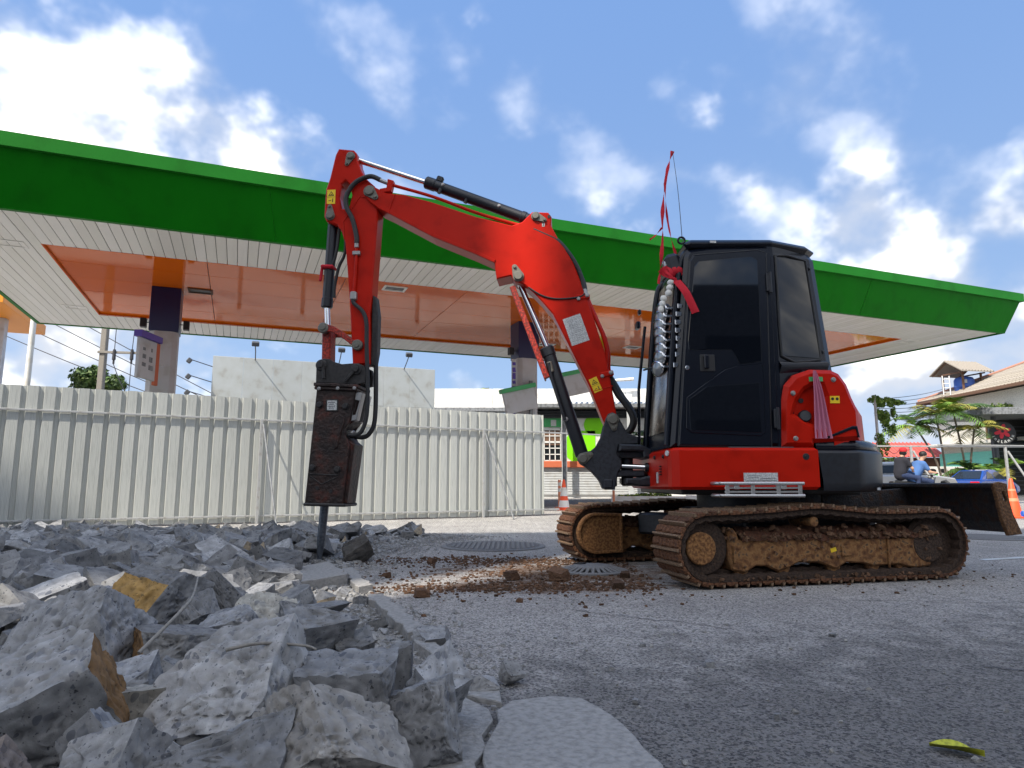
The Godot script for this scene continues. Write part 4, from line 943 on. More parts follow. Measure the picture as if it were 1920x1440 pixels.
	var ws := MB.new(); ws.grid([[Vector3(fx.call(1.16) - 0.004, 1.16, 0.07), Vector3(fx.call(1.16) - 0.004, 1.16, 0.80)], [Vector3(fx.call(2.5) - 0.006, 2.5, 0.07), Vector3(fx.call(2.5) - 0.006, 2.5, 0.80)]]); part(cabo, "windscreen", ws, M.screen_dirt)
	for z in [0.86, 0.0]:
		var pp := MB.new(); pp.tube(spline([Vector3(fx.call(1.04) - 0.01, 1.04, z), Vector3(fx.call(1.6) - 0.018, 1.6, z), Vector3(fx.call(2.2) - 0.02, 2.2, z), Vector3(fx.call(2.52) - 0.005, 2.52, z), Vector3(-0.68, 2.62, z)], 4), 0.03, 8); part(cabo, "front_pillar", pp, M.cab_black)
	var rail := MB.new(); rail.tube(PackedVector3Array([Vector3(-0.955, 1.0, -0.03), Vector3(-0.945, 1.6, -0.03), Vector3(-0.87, 2.2, -0.03)]), 0.014, 8); part(cabo, "grab_rail", rail, M.cab_black)
	var mr := MB.new(); mr.box(Vector3(-0.93, 2.22, -0.08), Vector3(0.04, 0.07, 0.1), 0.01); mr.box(Vector3(-0.91, 2.35, -0.08), Vector3(0.03, 0.05, 0.06), 0.01); part(cabo, "far_mirror", mr, M.cab_black)
	var wp := MB.new(); wp.cyl(Vector3(-0.90, 1.70, 0.72), Vector3(-1.02, 1.68, 0.60), 0.008, -1, 6); part(cabo, "wiper", wp, M.black)
	# stack of chrome auxiliary lamps on the pillar
	for i in 8:
		var y := 2.14 - i * 0.066 - (0.02 if i == 7 else 0.0); var x: float = fx.call(y) - 0.105 - 0.012 * sin(i * 0.9)
		var lm := MB.new(); var ax := Vector3(-0.80, -0.18, 0.42).normalized(); var b2 := Basis(Quaternion(Vector3.UP, ax))
		lm.xf = Transform3D(b2, Vector3(x, y, 0.80)); lm.lathe([[0.006, -0.075], [0.034, -0.066], [0.054, -0.036], [0.064, 0.0], [0.066, 0.022], [0.058, 0.028]], 24)
		var lmo := part(cabo, "auxiliary_lamp", lm, M.lamp_chrome)
		var le := MB.new(); le.xf = lm.xf; le.lathe([[0.058, 0.022], [0.04, 0.028], [0.0, 0.032]], 18); part(lmo, "lens", le, M.lens)
		var cl := MB.new(); cl.box(Vector3(x + 0.118, y + 0.012, 0.895), Vector3(0.055, 0.042, 0.03), 0.005); cl.box(Vector3(x + 0.07, y + 0.006, 0.86), Vector3(0.1, 0.02, 0.02), 0.004); cl.cyl(Vector3(x + 0.112, y + 0.012, 0.905), Vector3(x + 0.112, y + 0.012, 0.918), 0.012, -1, 10); part(lmo, "clamp", cl, M.lamp_chrome)
	# work lamp at the roof corner and the whip aerial
	var wl := MB.new(); wl.xf = Transform3D(Basis(Vector3(0, 0, 1), 0.25), Vector3(-0.80, 2.52, 0.80)); wl.box(Vector3.ZERO, Vector3(0.12, 0.17, 0.17), 0.03); var wlo := part(cabo, "work_lamp", wl, M.barrel_black)
	var wle := MB.new(); wle.xf = Transform3D(Basis(Vector3(0, 0, 1), 0.25) * Basis(Vector3(0, 0, 1), PI / 2), Vector3(-0.862, 2.505, 0.80)); wle.lathe([[0.058, -0.005], [0.055, 0.006], [0.0, 0.016]], 20); part(wlo, "lens", wle, M.lens)
	var an := MB.new(); an.tube(spline([Vector3(-0.70, 2.45, 0.80), Vector3(-0.706, 2.8, 0.79), Vector3(-0.72, 3.2, 0.77), Vector3(-0.745, 3.56, 0.74)], 5), 0.004, 5, 0.002); part(cabo, "aerial", an, M.dark_grey)
	for q in [[0.17, 1.60], [0.275, 1.60]]:
		var kb := MB.new(); kb.box(pq.call((q[0] + 0.01) / 0.4, q[1], 0.02), Vector3(0.05, 0.06, 0.05), 0.018); kb.cyl(pq.call((q[0] + 0.01) / 0.4, q[1], 0.0), pq.call((q[0] + 0.01) / 0.4, q[1], 0.07), 0.02, -1, 12, 0.005); part(cabo, "mirror_socket", kb, M.barrel_black)
	# aluminium step rack on the skirt
	var rk := MB.new()
	for y in [0.742, 0.652]:
		var pts := [Vector3(-0.60, y, 0.985), Vector3(-0.60, y, 1.05), Vector3(-0.57, y, 1.09), Vector3(-0.52, y, 1.10), Vector3(0.0, y, 1.10), Vector3(0.04, y, 1.085), Vector3(0.055, y, 1.05), Vector3(0.055, y, 0.985)]
		rk.tube(spline(pts, 3), 0.013, 8, -1, 1.0)
	for y in [0.71, 0.68]: rk.box(Vector3(-0.26, y, 1.095), Vector3(0.56, 0.014, 0.006), 0.002)
	for x in [-0.52, -0.33, -0.14, 0.02]: rk.box(Vector3(x, 0.697, 1.098), Vector3(0.03, 0.09, 0.008), 0.002)
	for x in [-0.45, -0.1]: rk.box(Vector3(x, 0.715, 1.04), Vector3(0.04, 0.03, 0.13), 0.004)
	xpart("step_rack", rk, M.alu)
	# --- boom swing post
	for q in [[LUG_UP, 0.0], [LUG_LOW, 0.0]]:
		var l := MB.new(); l.prism(P2(q[0]), -0.24, 0.16, 0.015); xpart("swing_lug", l, M.bracket_black)
	var piv := MB.new(); piv.cyl(Vector3(-1.07, 0.72, -0.04), Vector3(-1.07, 1.12, -0.04), 0.055, -1, 20, 0.01); xpart("swing_pin", piv, M.bracket_black)
	var scl := MB.new(); scl.cyl(Vector3(-1.15, 0.9, 0.04), Vector3(-0.9, 0.885, 0.1), 0.022, -1, 14); xpart("swing_rod", scl, M.chrome)
	var scb := MB.new(); scb.cyl(Vector3(-0.93, 0.887, 0.09), Vector3(-0.6, 0.87, 0.16), 0.04, -1, 14, 0.006); xpart("swing_cylinder", scb, M.barrel_black)
	build_front()

func build_front() -> void:
	var TB := Transform3D(Basis(Vector3.UP, deg_to_rad(-5)), Vector3(-1.186, 0, -0.07))
	var br := MB.new()
	br.prism(P2(BRACKET), 0.10, 0.15, 0.008); br.prism(P2(BRACKET), -0.15, -0.10, 0.008)
	br.prism(P2([-0.2, 0.86, -0.13, 1.08, -0.06, 1.12, 0.03, 1.08, 0.02, 0.72, -0.1, 0.70]), -0.11, 0.11, 0.02)
	br.box(Vector3(0.13, 1.0, 0), Vector3(0.28, 0.06, 0.26), 0.012); br.box(Vector3(0.13, 0.83, 0), Vector3(0.28, 0.06, 0.26), 0.012); br.box(Vector3(0.08, 1.12, 0), Vector3(0.26, 0.07, 0.26), 0.012); br.box(Vector3(-0.06, 0.74, 0.10), Vector3(0.1, 0.1, 0.12), 0.02)
	var bro := xpart("swing_bracket", br, M.bracket_black, TB)
	pin(bro, Vector2(-0.008, 1.315), 0.15, 0.045, Vector2(0.0, 1.238), M.pin_steel)
	pin(bro, Vector2(-0.283, 0.964), 0.15, 0.042, Vector2(-0.215, 1.0), M.pin_steel)
	bolt(bro, Vector3(0.09, 0.84, 0.1), 0.015, M.bolt_steel)
	# boom
	var bm := MB.new(); bm.prism(P2(BOOM), -0.13, 0.13, 0.010); var bo := xpart("boom", bm, M.red, TB)
	for q in [[Vector2(-2.08, 3.555), Vector2(-2.14, 3.37), 0.012], [Vector2(-0.19, 1.575), Vector2(0.0, 1.625), 0.008]]:
		var wd := MB.new(); wd.cyl(Vector3(q[0].x, q[0].y, 0.130), Vector3(q[1].x, q[1].y, 0.130), q[2] * 0.6, -1, 6); part(bo, "weld_seam", wd, M.red)
	var flange := MB.new()
	var low := [Vector2(-2.25, 3.42), Vector2(-2.132, 3.354), Vector2(-1.699, 3.105), Vector2(-1.276, 2.915), Vector2(-1.095, 2.825)]
	for i in low.size() - 1: flange.prism(PackedVector2Array([low[i], low[i + 1], low[i + 1] + Vector2(0.012, 0.028), low[i] + Vector2(0.012, 0.028)]), 0.128, 0.142, 0.003)
	part(bo, "lower_flange", flange, M.red)
	pin(bo, Vector2(-0.698, 3.275), 0.13, 0.036, Vector2(-0.615, 3.235), M.pin_steel)
	pin(bo, Vector2(-0.866, 2.687), 0.13, 0.044, Vector2(-0.90, 2.775), M.pin_steel)
	pin(bo, Vector2(-2.337, 3.593), 0.13, 0.048, Vector2(-2.275, 3.53), M.pin_steel)
	var eye := MB.new(); eye.cyl(Vector3(-0.57, 3.27, -0.135), Vector3(-0.57, 3.27, 0.135), 0.016, -1, 14); part(bo, "lifting_hole", eye, M.black)
	var rod := MB.new(); rod.cyl(Vector3(-2.515, 3.995, 0), Vector3(-1.75, 3.706, 0), 0.028, -1, 20); var ac := xpart("arm_cylinder", rod, M.chrome, TB)
	var brl := MB.new(); brl.cyl(Vector3(-1.80, 3.726, 0), Vector3(-0.74, 3.285, 0), 0.056, -1, 24, 0.012); brl.cyl(Vector3(-1.805, 3.728, 0), Vector3(-1.70, 3.686, 0), 0.063, -1, 24, 0.01); brl.cyl(Vector3(-0.85, 3.332, 0), Vector3(-0.80, 3.311, 0), 0.062, -1, 24, 0.008)
	part(ac, "barrel", brl, M.barrel_black)
	var ft := MB.new(); ft.box(Vector3(-1.66, 3.75, 0.0), Vector3(0.07, 0.06, 0.05), 0.01, Basis(Vector3(0, 0, 1), -0.4)); ft.cyl(Vector3(-1.64, 3.63, 0.05), Vector3(-1.66, 3.58, 0.055), 0.018, -1, 10); ft.cyl(Vector3(-1.38, 3.53, 0.03), Vector3(-1.40, 3.48, 0.03), 0.018, -1, 10); part(ac, "port_fitting", ft, M.barrel_black)
	bolt(ac, Vector3(-1.06, 3.43, 0.052), 0.014, M.bolt_steel); bolt(ac, Vector3(-1.62, 3.67, 0.056), 0.014, M.bolt_steel)
	# pipes along the boom
	var pz := 0.09
	var pipe := MB.new(); pipe.tube(spline(V3([-2.15, 3.695, -2.122, 3.670, -1.712, 3.532, -1.283, 3.352, -0.929, 3.231, -0.790, 3.193, -0.72, 3.155], pz), 5), 0.016, 10); part(bo, "steel_pipe", pipe, M.red)
	var hs := MB.new(); hs.tube(spline(V3([-0.72, 3.155, -0.62, 3.105, -0.500, 3.040, -0.405, 2.931, -0.325, 2.802, -0.272, 2.670, -0.250, 2.539, -0.245, 2.515], pz + 0.02), 5), 0.022, 10); hs.tube(spline(V3([-0.56, 3.09, -0.46, 3.01, -0.37, 2.89, -0.30, 2.76, -0.245, 2.62, -0.235, 2.53], pz - 0.05), 5), 0.022, 10); part(bo, "boom_hose", hs, M.hose)
	var fit := MB.new(); fit.cyl(Vector3(-0.74, 3.163, pz), Vector3(-0.65, 3.12, pz + 0.01), 0.021, -1, 8, 0.004); fit.cyl(Vector3(-0.248, 2.55, pz + 0.02), Vector3(-0.235, 2.485, pz + 0.02), 0.024, -1, 8, 0.004); part(bo, "hose_fitting", fit, M.bolt_steel)
	var lp := MB.new(); lp.tube(spline(V3([-0.235, 2.49, -0.139, 2.253, -0.079, 2.099, -0.048, 1.947, -0.052, 1.800, -0.022, 1.732], pz), 5), 0.016, 10); lp.tube(spline(V3([-0.215, 2.49, -0.119, 2.25, -0.059, 2.10, -0.026, 1.947, -0.026, 1.80, -0.005, 1.732], 0.03), 5), 0.016, 10); part(bo, "steel_pipe", lp, M.red)
	for q in [[-0.24, 2.47, -0.3], [-0.035, 1.735, -0.15]]:
		var cl := MB.new(); cl.box(Vector3(q[0] - 0.02, q[1], 0.115), Vector3(0.13, 0.05, 0.05), 0.008, Basis(Vector3(0, 0, 1), q[2] + 0.35)); var clo := part(bo, "pipe_clamp", cl, M.red)
		bolt(clo, Vector3(q[0] - 0.06, q[1] - 0.02, 0.138), 0.014, M.bolt_steel); bolt(clo, Vector3(q[0] + 0.02, q[1] + 0.012, 0.138), 0.016, M.bolt_steel)
	for k in 3:
		var bh := MB.new(); var o := k * 0.028; bh.tube(spline(V3([-0.022 + o * 0.3, 1.72, -0.003 + o * 0.5, 1.672, 0.043 + o, 1.558 - o * 0.3, 0.115 + o * 0.7, 1.463, 0.165 + o * 0.5, 1.375, 0.178 + o * 0.4, 1.301, 0.145 + o * 0.3, 1.224, 0.08, 1.17], 0.07 - k * 0.06), 6), 0.028, 10); part(bo, "hose_bundle", bh, M.hose)
	var cable := MB.new(); cable.tube(spline(V3([-0.77, 2.575, -0.66, 2.50, -0.55, 2.462, -0.42, 2.455, -0.29, 2.47, -0.24, 2.50], 0.137), 5), 0.008, 6); part(bo, "cable", cable, M.hose)
	# stickers on the boom
	var tilt := atan2(2.309 - 2.256, 0.160)
	var st := MB.new(); st.xf = Transform3D(Basis(Vector3(0, 0, 1), tilt), Vector3(-0.328, 2.157, 0.1315)); st.box(Vector3.ZERO, Vector3(0.172, 0.268, 0.002)); var sto := part(bo, "instruction_plate", st, M.label_white)
	rng.seed = 3
	for k in 12:
		var ln := MB.new(); ln.xf = st.xf
		if k < 3: ln.box(Vector3(-0.045 + k * 0.012, 0.065, 0.0014), Vector3(0.0022, 0.1, 0.001))
		else: ln.box(Vector3(rng.randf_range(-0.03, 0.03), 0.1 - k * 0.018, 0.0014), Vector3(rng.randf_range(0.05, 0.11), 0.0022, 0.001))
		part(sto, "print_line", ln, M.mid_grey)
	warning(bo, Vector3(-0.158, 1.637, 0.132), 0.078, 0.136, 0.4)
	var n3 := MB.new(); n3.box(Vector3(-0.625, 3.19, 0.1315), Vector3(0.026, 0.036, 0.002)); var n3o := part(bo, "number_label", n3, M.label_white)
	inst(n3o, "figure", text_mesh("3", 0.034, 0.002, M.label_black), Transform3D(Basis(), Vector3(-0.625, 3.19, 0.133)))
	# boom cylinder with its guard
	var br1 := MB.new(); br1.cyl(Vector3(-0.866, 2.66, 0), Vector3(-0.57, 1.93, 0), 0.028, -1, 20); var bc := xpart("boom_cylinder", br1, M.chrome, TB)
	var br2 := MB.new(); br2.cyl(Vector3(-0.605, 2.01, 0), Vector3(-0.285, 0.99, 0), 0.062, -1, 24, 0.012); br2.cyl(Vector3(-0.61, 2.02, 0), Vector3(-0.58, 1.93, 0), 0.068, -1, 24, 0.01); part(bc, "barrel", br2, M.barrel_black)
	var bpz := MB.new(); bpz.tube(spline(V3([-0.585, 1.86, -0.56, 1.72, -0.48, 1.45, -0.44, 1.32], 0.072), 4), 0.016, 8); part(bc, "feed_pipe", bpz, M.barrel_black)
	var bf := MB.new(); bf.cyl(Vector3(-0.583, 1.87, 0.058), Vector3(-0.56, 1.77, 0.058), 0.026, -1, 10, 0.006); part(bc, "port_fitting", bf, M.pin_steel)
	bolt(bc, Vector3(-0.43, 1.33, 0.06), 0.016, M.bolt_steel)
	var gu := MB.new(); gu.prism(P2([-0.955, 2.60, -0.905, 2.62, -0.578, 1.728, -0.628, 1.704]), 0.02, 0.075, 0.006); gu.prism(P2([-0.955, 2.60, -0.94, 2.606, -0.613, 1.71, -0.628, 1.704]), -0.075, 0.02, 0.004); part(bc, "rod_guard", gu, M.red_worn)
	# arm
	var ar := MB.new(); ar.prism(P2(ARM), -0.10, 0.10, 0.012, P2(ARM_SLOT)); var ao := xpart("arm", ar, M.red, TB)
	for q in [[-2.60, 3.30, -2.44, 3.56], [-2.585, 3.12, -2.60, 3.30], [-2.37, 3.54, -2.44, 3.56]]:
		var sm := MB.new(); sm.cyl(Vector3(q[0], q[1], 0.1), Vector3(q[2], q[3], 0.1), 0.006, -1, 6); part(ao, "weld_seam", sm, M.red)
	pin(ao, Vector2(-2.551, 3.985), 0.10, 0.036, Vector2(-2.585, 3.905), M.pin_steel)
	pin(ao, Vector2(-2.735, 3.365), 0.10, 0.038, Vector2(-2.742, 3.46), M.pin_steel)
	warning(ao, Vector3(-2.735, 3.565, 0.102), 0.085, 0.148, 0.0)
	var ah := MB.new(); ah.tube(spline(V3(HOSE_ARM, 0.135), 6), 0.024, 10); var aho := part(ao, "arm_hose", ah, M.hose)
	var af := MB.new(); af.cyl(Vector3(-2.25, 3.713, 0.13), Vector3(-2.16, 3.68, 0.11), 0.022, -1, 8, 0.004); af.cyl(Vector3(-2.449, 3.09, 0.13), Vector3(-2.449, 3.02, 0.125), 0.023, -1, 8, 0.004); part(aho, "hose_fitting", af, M.bolt_steel)
	var hl := MB.new(); hl.prism(P2([-2.16, 3.72, -2.1, 3.70, -2.12, 3.59, -2.22, 3.575, -2.24, 3.62, -2.17, 3.63]), 0.06, 0.13, 0.006); part(bo, "pipe_bracket", hl, M.red)
	var ap := MB.new(); ap.tube(spline(V3([-2.449, 3.03, -2.452, 2.8, -2.46, 2.60, -2.465, 2.56], 0.122), 4), 0.016, 8); part(ao, "steel_pipe", ap, M.red)
	var c1 := MB.new(); c1.box(Vector3(-2.45, 2.965, 0.12), Vector3(0.075, 0.04, 0.045), 0.006); part(ao, "pipe_clamp", c1, M.bolt_steel)
	var c2 := MB.new(); c2.box(Vector3(-2.463, 2.535, 0.12), Vector3(0.062, 0.085, 0.06), 0.01); part(ao, "valve_block", c2, M.bolt_steel)
	var h1 := MB.new(); h1.tube(spline(V3(HOSE_LOW, 0.13), 6), 0.020, 10); part(ao, "breaker_hose", h1, M.hose)
	var h2 := MB.new(); h2.tube(spline(V3(HOSE_REAR, 0.03), 6), 0.022, 10); part(ao, "breaker_hose", h2, M.hose)
	var cov := MB.new(); cov.prism(P2([-2.30, 2.56, -2.262, 2.54, -2.235, 2.36, -2.235, 2.0, -2.255, 1.86, -2.30, 1.86]), -0.06, 0.06, 0.01); part(ao, "hose_sleeve", cov, M.hammer_black)
	# bucket cylinder and linkage
	var r1 := MB.new(); r1.cyl(Vector3(-2.771, 2.50, 0), Vector3(-2.752, 2.235, 0), 0.028, -1, 18); var bk := xpart("bucket_cylinder", r1, M.chrome, TB)
	var r2 := MB.new(); r2.cyl(Vector3(-2.742, 3.33, 0), Vector3(-2.771, 2.47, 0), 0.05, -1, 22, 0.01); r2.cyl(Vector3(-2.768, 2.56, 0), Vector3(-2.772, 2.455, 0), 0.056, -1, 22, 0.01); part(bk, "barrel", r2, M.barrel_black)
	var r4 := MB.new(); r4.tube(spline(V3([-2.66, 3.30, -2.675, 3.1, -2.70, 2.95, -2.73, 2.86], 0.03), 4), 0.016, 8); r4.tube(spline(V3([-2.60, 3.24, -2.60, 3.0, -2.655, 2.86, -2.69, 2.66, -2.69, 2.55], 0.03), 4), 0.016, 8); part(bk, "feed_hose", r4, M.hose)
	var rib := MB.new(); rib.box(Vector3(-2.762, 2.86, 0.02), Vector3(0.13, 0.035, 0.12), 0.012, Basis(Vector3(0, 0, 1), -0.05)); rib.box(Vector3(-2.83, 2.80, 0.03), Vector3(0.03, 0.16, 0.02), 0.008, Basis(Vector3(0, 0, 1), -0.12)); part(bk, "red_tie", rib, M.cloth_red)
	for z in [-0.14, 0.11]:
		var hk := MB.new(); hk.prism(P2([-2.79, 2.225, -2.765, 2.265, -2.72, 2.262, -2.64, 2.235, -2.54, 2.175, -2.45, 2.10, -2.38, 2.085, -2.365, 2.05, -2.385, 2.015, -2.43, 2.01, -2.46, 2.045, -2.56, 2.125, -2.66, 2.182, -2.73, 2.185, -2.775, 2.19]), z, z + 0.03, 0.006); xpart("link_bar", hk, M.red_worn, TB)
	var vl := MB.new(); vl.box(Vector3(-2.735, 2.03, 0.0), Vector3(0.085, 0.40, 0.16), 0.012, Basis(Vector3(0, 0, 1), 0.02)); var vlo := xpart("bucket_link", vl, M.red_worn, TB)
	for q in [[-2.748, 2.223, 0.15], [-2.408, 2.049, 0.15]]:
		var pb := MB.new(); pb.cyl(Vector3(q[0], q[1], -q[2]), Vector3(q[0], q[1], q[2]), 0.052, -1, 22, 0.008); pb.cyl(Vector3(q[0], q[1], q[2]), Vector3(q[0], q[1], q[2] + 0.012), 0.026, -1, 14, 0.004); part(vlo, "pin", pb, M.pin_steel)
	# breaker
	var ea := MB.new(); ea.prism(P2(MOUNT), 0.09, 0.14, 0.006); ea.prism(P2(MOUNT), -0.14, -0.09, 0.006); var hm := xpart("breaker_mount", ea, M.hammer_black, TB)
	for q in [[-2.748, 1.858, -1.0], [-2.405, 1.812, 1.0]]:
		var e2 := MB.new(); e2.cyl(Vector3(q[0], q[1], -0.15), Vector3(q[0], q[1], 0.155), 0.055, -1, 20, 0.008); e2.cyl(Vector3(q[0], q[1], 0.155), Vector3(q[0], q[1], 0.18), 0.03, -1, 6, 0.004); e2.box(Vector3(q[0] + (0.03 if q[2] < 0 else -0.06), q[1] - 0.07, 0.16), Vector3(0.03, 0.13, 0.02), 0.006, Basis(Vector3(0, 0, 1), 0.1 if q[2] < 0 else -0.7)); part(hm, "mount_pin", e2, M.hammer_black)
	var fg := MB.new(); fg.xf = Transform3D(Basis(Vector3(0, 0, 1), -0.055), Vector3(-2.582, 1.641, 0)); fg.box(Vector3(0, 0.015, 0), Vector3(0.43, 0.032, 0.40), 0.006); fg.box(Vector3(0, -0.018, 0), Vector3(0.415, 0.028, 0.385), 0.006); var fgo := xpart("breaker_flange", fg, M.hammer_paint, TB)
	for x in [-2.74, -2.56, -2.40]: bolt(fgo, Vector3(x, 1.625, 0.195), 0.014, M.bolt_steel)
	var hb := MB.new(); hb.prism(P2(HAMMER), 0.13, 0.17, 0.006); hb.prism(P2(HAMMER), -0.17, -0.13, 0.006); hb.prism(P2([-2.76, 1.61, -2.36, 1.60, -2.42, 1.32, -2.52, 1.24, -2.52, 1.2, -2.40, 1.10, -2.455, 0.56, -2.83, 0.57]), -0.135, 0.135, 0.01)
	var hbo := xpart("breaker_housing", hb, M.hammer_paint, TB)
	var edge := MB.new(); edge.prism(P2([-2.40, 1.60, -2.335, 1.585, -2.385, 1.33, -2.44, 1.32]), 0.05, 0.15, 0.006, P2([-2.41, 1.52, -2.365, 1.51, -2.40, 1.38, -2.43, 1.38])); edge.prism(P2([-2.40, 1.60, -2.335, 1.585, -2.385, 1.33, -2.44, 1.32]), -0.15, -0.05, 0.006); part(hbo, "side_bracket", edge, M.bolt_steel)
	for q in [[-2.735, 1.474], [-2.488, 1.457], [-2.782, 0.887], [-2.542, 0.872]]: bolt(hbo, Vector3(q[0], q[1], 0.17), 0.026, M.hammer_black)
	for q in [[-2.728, 0.701], [-2.600, 0.672]]:
		var ho := MB.new(); ho.cyl(Vector3(q[0], q[1], 0.168), Vector3(q[0], q[1], 0.1722), 0.017, -1, 16); part(hbo, "hole", ho, M.black)
	var npf := MB.new(); npf.box(Vector3(-2.616, 1.468, 0.173), Vector3(0.12, 0.115, 0.008), 0.003); var npo := part(hbo, "plate_frame", npf, M.hammer_black)
	var np := MB.new(); np.box(Vector3(-2.616, 1.468, 0.178), Vector3(0.092, 0.09, 0.004)); part(npo, "name_plate", np, M.label_white)
	for k in 4:
		var pl := MB.new(); pl.box(Vector3(-2.62, 1.495 - k * 0.018, 0.1806), Vector3(0.07 - (k % 2) * 0.02, 0.006, 0.001)); part(npo, "print_line", pl, M.dark_grey)
	var bos := MB.new(); bos.prism(P2([-2.58, 1.05, -2.60, 1.28, -2.585, 1.355, -2.54, 1.385, -2.50, 1.36, -2.49, 1.3, -2.52, 1.2, -2.545, 1.08]), 0.165, 0.182, 0.008); part(hbo, "port_boss", bos, M.hammer_paint)
	var port := MB.new(); port.cyl(Vector3(-2.48, 1.215, 0.08), Vector3(-2.42, 1.205, 0.11), 0.03, -1, 12, 0.006); part(hbo, "hose_port", port, M.bolt_steel)
	var seam := MB.new(); seam.tube(PackedVector3Array([Vector3(-2.80, 0.83, 0.171), Vector3(-2.53, 0.818, 0.171)]), 0.006, 6); seam.tube(PackedVector3Array([Vector3(-2.80, 0.81, 0.171), Vector3(-2.69, 0.735, 0.171), Vector3(-2.55, 0.80, 0.171)]), 0.005, 6); part(hbo, "weld_seam", seam, M.hammer_black)
	var bt := MB.new(); bt.xf = Transform3D(Basis(Vector3(0, 0, 1), -0.02), Vector3(-2.655, 0.548, 0)); bt.box(Vector3.ZERO, Vector3(0.40, 0.03, 0.36), 0.01); part(hbo, "bottom_plate", bt, M.hammer_black)
	var ch := MB.new(); ch.cyl(Vector3(-2.714, 0.54, 0), Vector3(-2.735, 0.22, 0), 0.041, 0.038, 22); ch.cyl(Vector3(-2.735, 0.22, 0), Vector3(-2.746, 0.045, 0), 0.038, 0.022, 22); xpart("chisel", ch, M.chisel, TB)
	# --- things tied to the machine
	var rb := MB.new()
	var band := func(pts: Array, w: float) -> void:
		var s := spline(pts, 6); var rows := []
		for i in s.size():
			var d := (s[mini(i + 1, s.size() - 1)] - s[maxi(i - 1, 0)]).normalized(); var sd := d.cross(Vector3(sin(i * 0.35), 0.2, cos(i * 0.35))).normalized() * w * (0.6 + 0.4 * sin(i * 0.6 + 1.0) ** 2)
			rows.push_back([s[i] - sd, s[i], s[i] + sd])
		rb.grid(rows)
	band.call([Vector3(-0.745, 3.56, 0.74), Vector3(-0.79, 3.42, 0.76), Vector3(-0.835, 3.2, 0.78), Vector3(-0.865, 2.95, 0.80), Vector3(-0.87, 2.75, 0.80), Vector3(-0.90, 2.5, 0.82), Vector3(-0.92, 2.36, 0.82)], 0.018)
	band.call([Vector3(-0.83, 3.25, 0.78), Vector3(-0.825, 3.0, 0.78), Vector3(-0.80, 2.78, 0.79), Vector3(-0.765, 2.62, 0.8)], 0.012)
	band.call([Vector3(-0.87, 2.85, 0.8), Vector3(-0.93, 2.78, 0.8), Vector3(-0.98, 2.74, 0.81)], 0.009)
	var rbo := solo("red_ribbon", rb, M.cloth_red, "long red ribbon streaming from the excavator's aerial", "ribbon", ex.position)
	var ga := thing("flower_garland", "white flower garland with a red bow hanging at the cab's front pillar", "garland", ex.position)
	var gm := MB.new()
	for i in 6:
		var c := Vector3(-0.855 - i * 0.012 + (0.03 if i < 3 else 0.0), 2.36 - i * 0.045, 0.86); gm.xf = Transform3D(Basis().scaled(Vector3(1, 0.75, 1)), c); gm.lathe([[0.0, -0.034], [0.02, -0.028], [0.033 - i * 0.002, -0.008], [0.033 - i * 0.002, 0.008], [0.02, 0.028], [0.0, 0.034]], 12)
	part(ga, "flower_string", gm, M.garland_white)
	var gs := MB.new()
	for i in 9:
		var th := lerpf(-0.7, 2.4, i / 8.0); gs.xf = Transform3D(Basis(Vector3(0, 0, 1), th), Vector3(-0.825, 2.385, 0.87)); var rows := []
		for j in 5: rows.push_back([Vector3(j * 0.03, -0.012 - j * 0.004, 0.02 * sin(j * 1.2 + i)), Vector3(j * 0.03, 0.0, 0.02 * sin(j * 1.2 + i) + 0.01), Vector3(j * 0.03, 0.012 + j * 0.004, 0.02 * sin(j * 1.2 + i))])
		gs.grid(rows)
	gs.xf = Transform3D()
	for w in [[Vector3(-0.79, 2.36, 0.9), Vector3(-0.74, 2.26, 0.955), Vector3(-0.69, 2.14, 0.965), Vector3(-0.665, 2.08, 0.962)]]:
		var s := spline(w, 5); var rows := []
		for i in s.size(): rows.push_back([s[i] + Vector3(-0.03, -0.01, 0), s[i] + Vector3(0, 0, 0.012), s[i] + Vector3(0.03, 0.01, 0)])
		gs.grid(rows)
	part(ga, "bow", gs, M.cloth_red)
	# pink cloth hung from the mirror socket
	var pk := MB.new(); var rows3 := []
	for j in 19:
		var v := j / 18.0; var row := []
		for i in 25:
			var u := i / 24.0; var wd := lerpf(0.012, 0.072, pow(v, 0.75))
			row.push_back(Vector3(0.240 + v * 0.045 + (u - 0.5) * 2.0 * wd, lerpf(1.615, 1.085, v), 0.975 + 0.012 * sin(u * TAU * 3.5 + 0.6) * minf(1.0, v * 2.5 + 0.25) + 0.01 * sin(v * 5.0)))
		rows3.push_back(row)
	pk.grid(rows3)
	solo("pink_cloth", pk, M.cloth_pink, "faded pink rag hanging over the red engine hood", "cloth", ex.position)

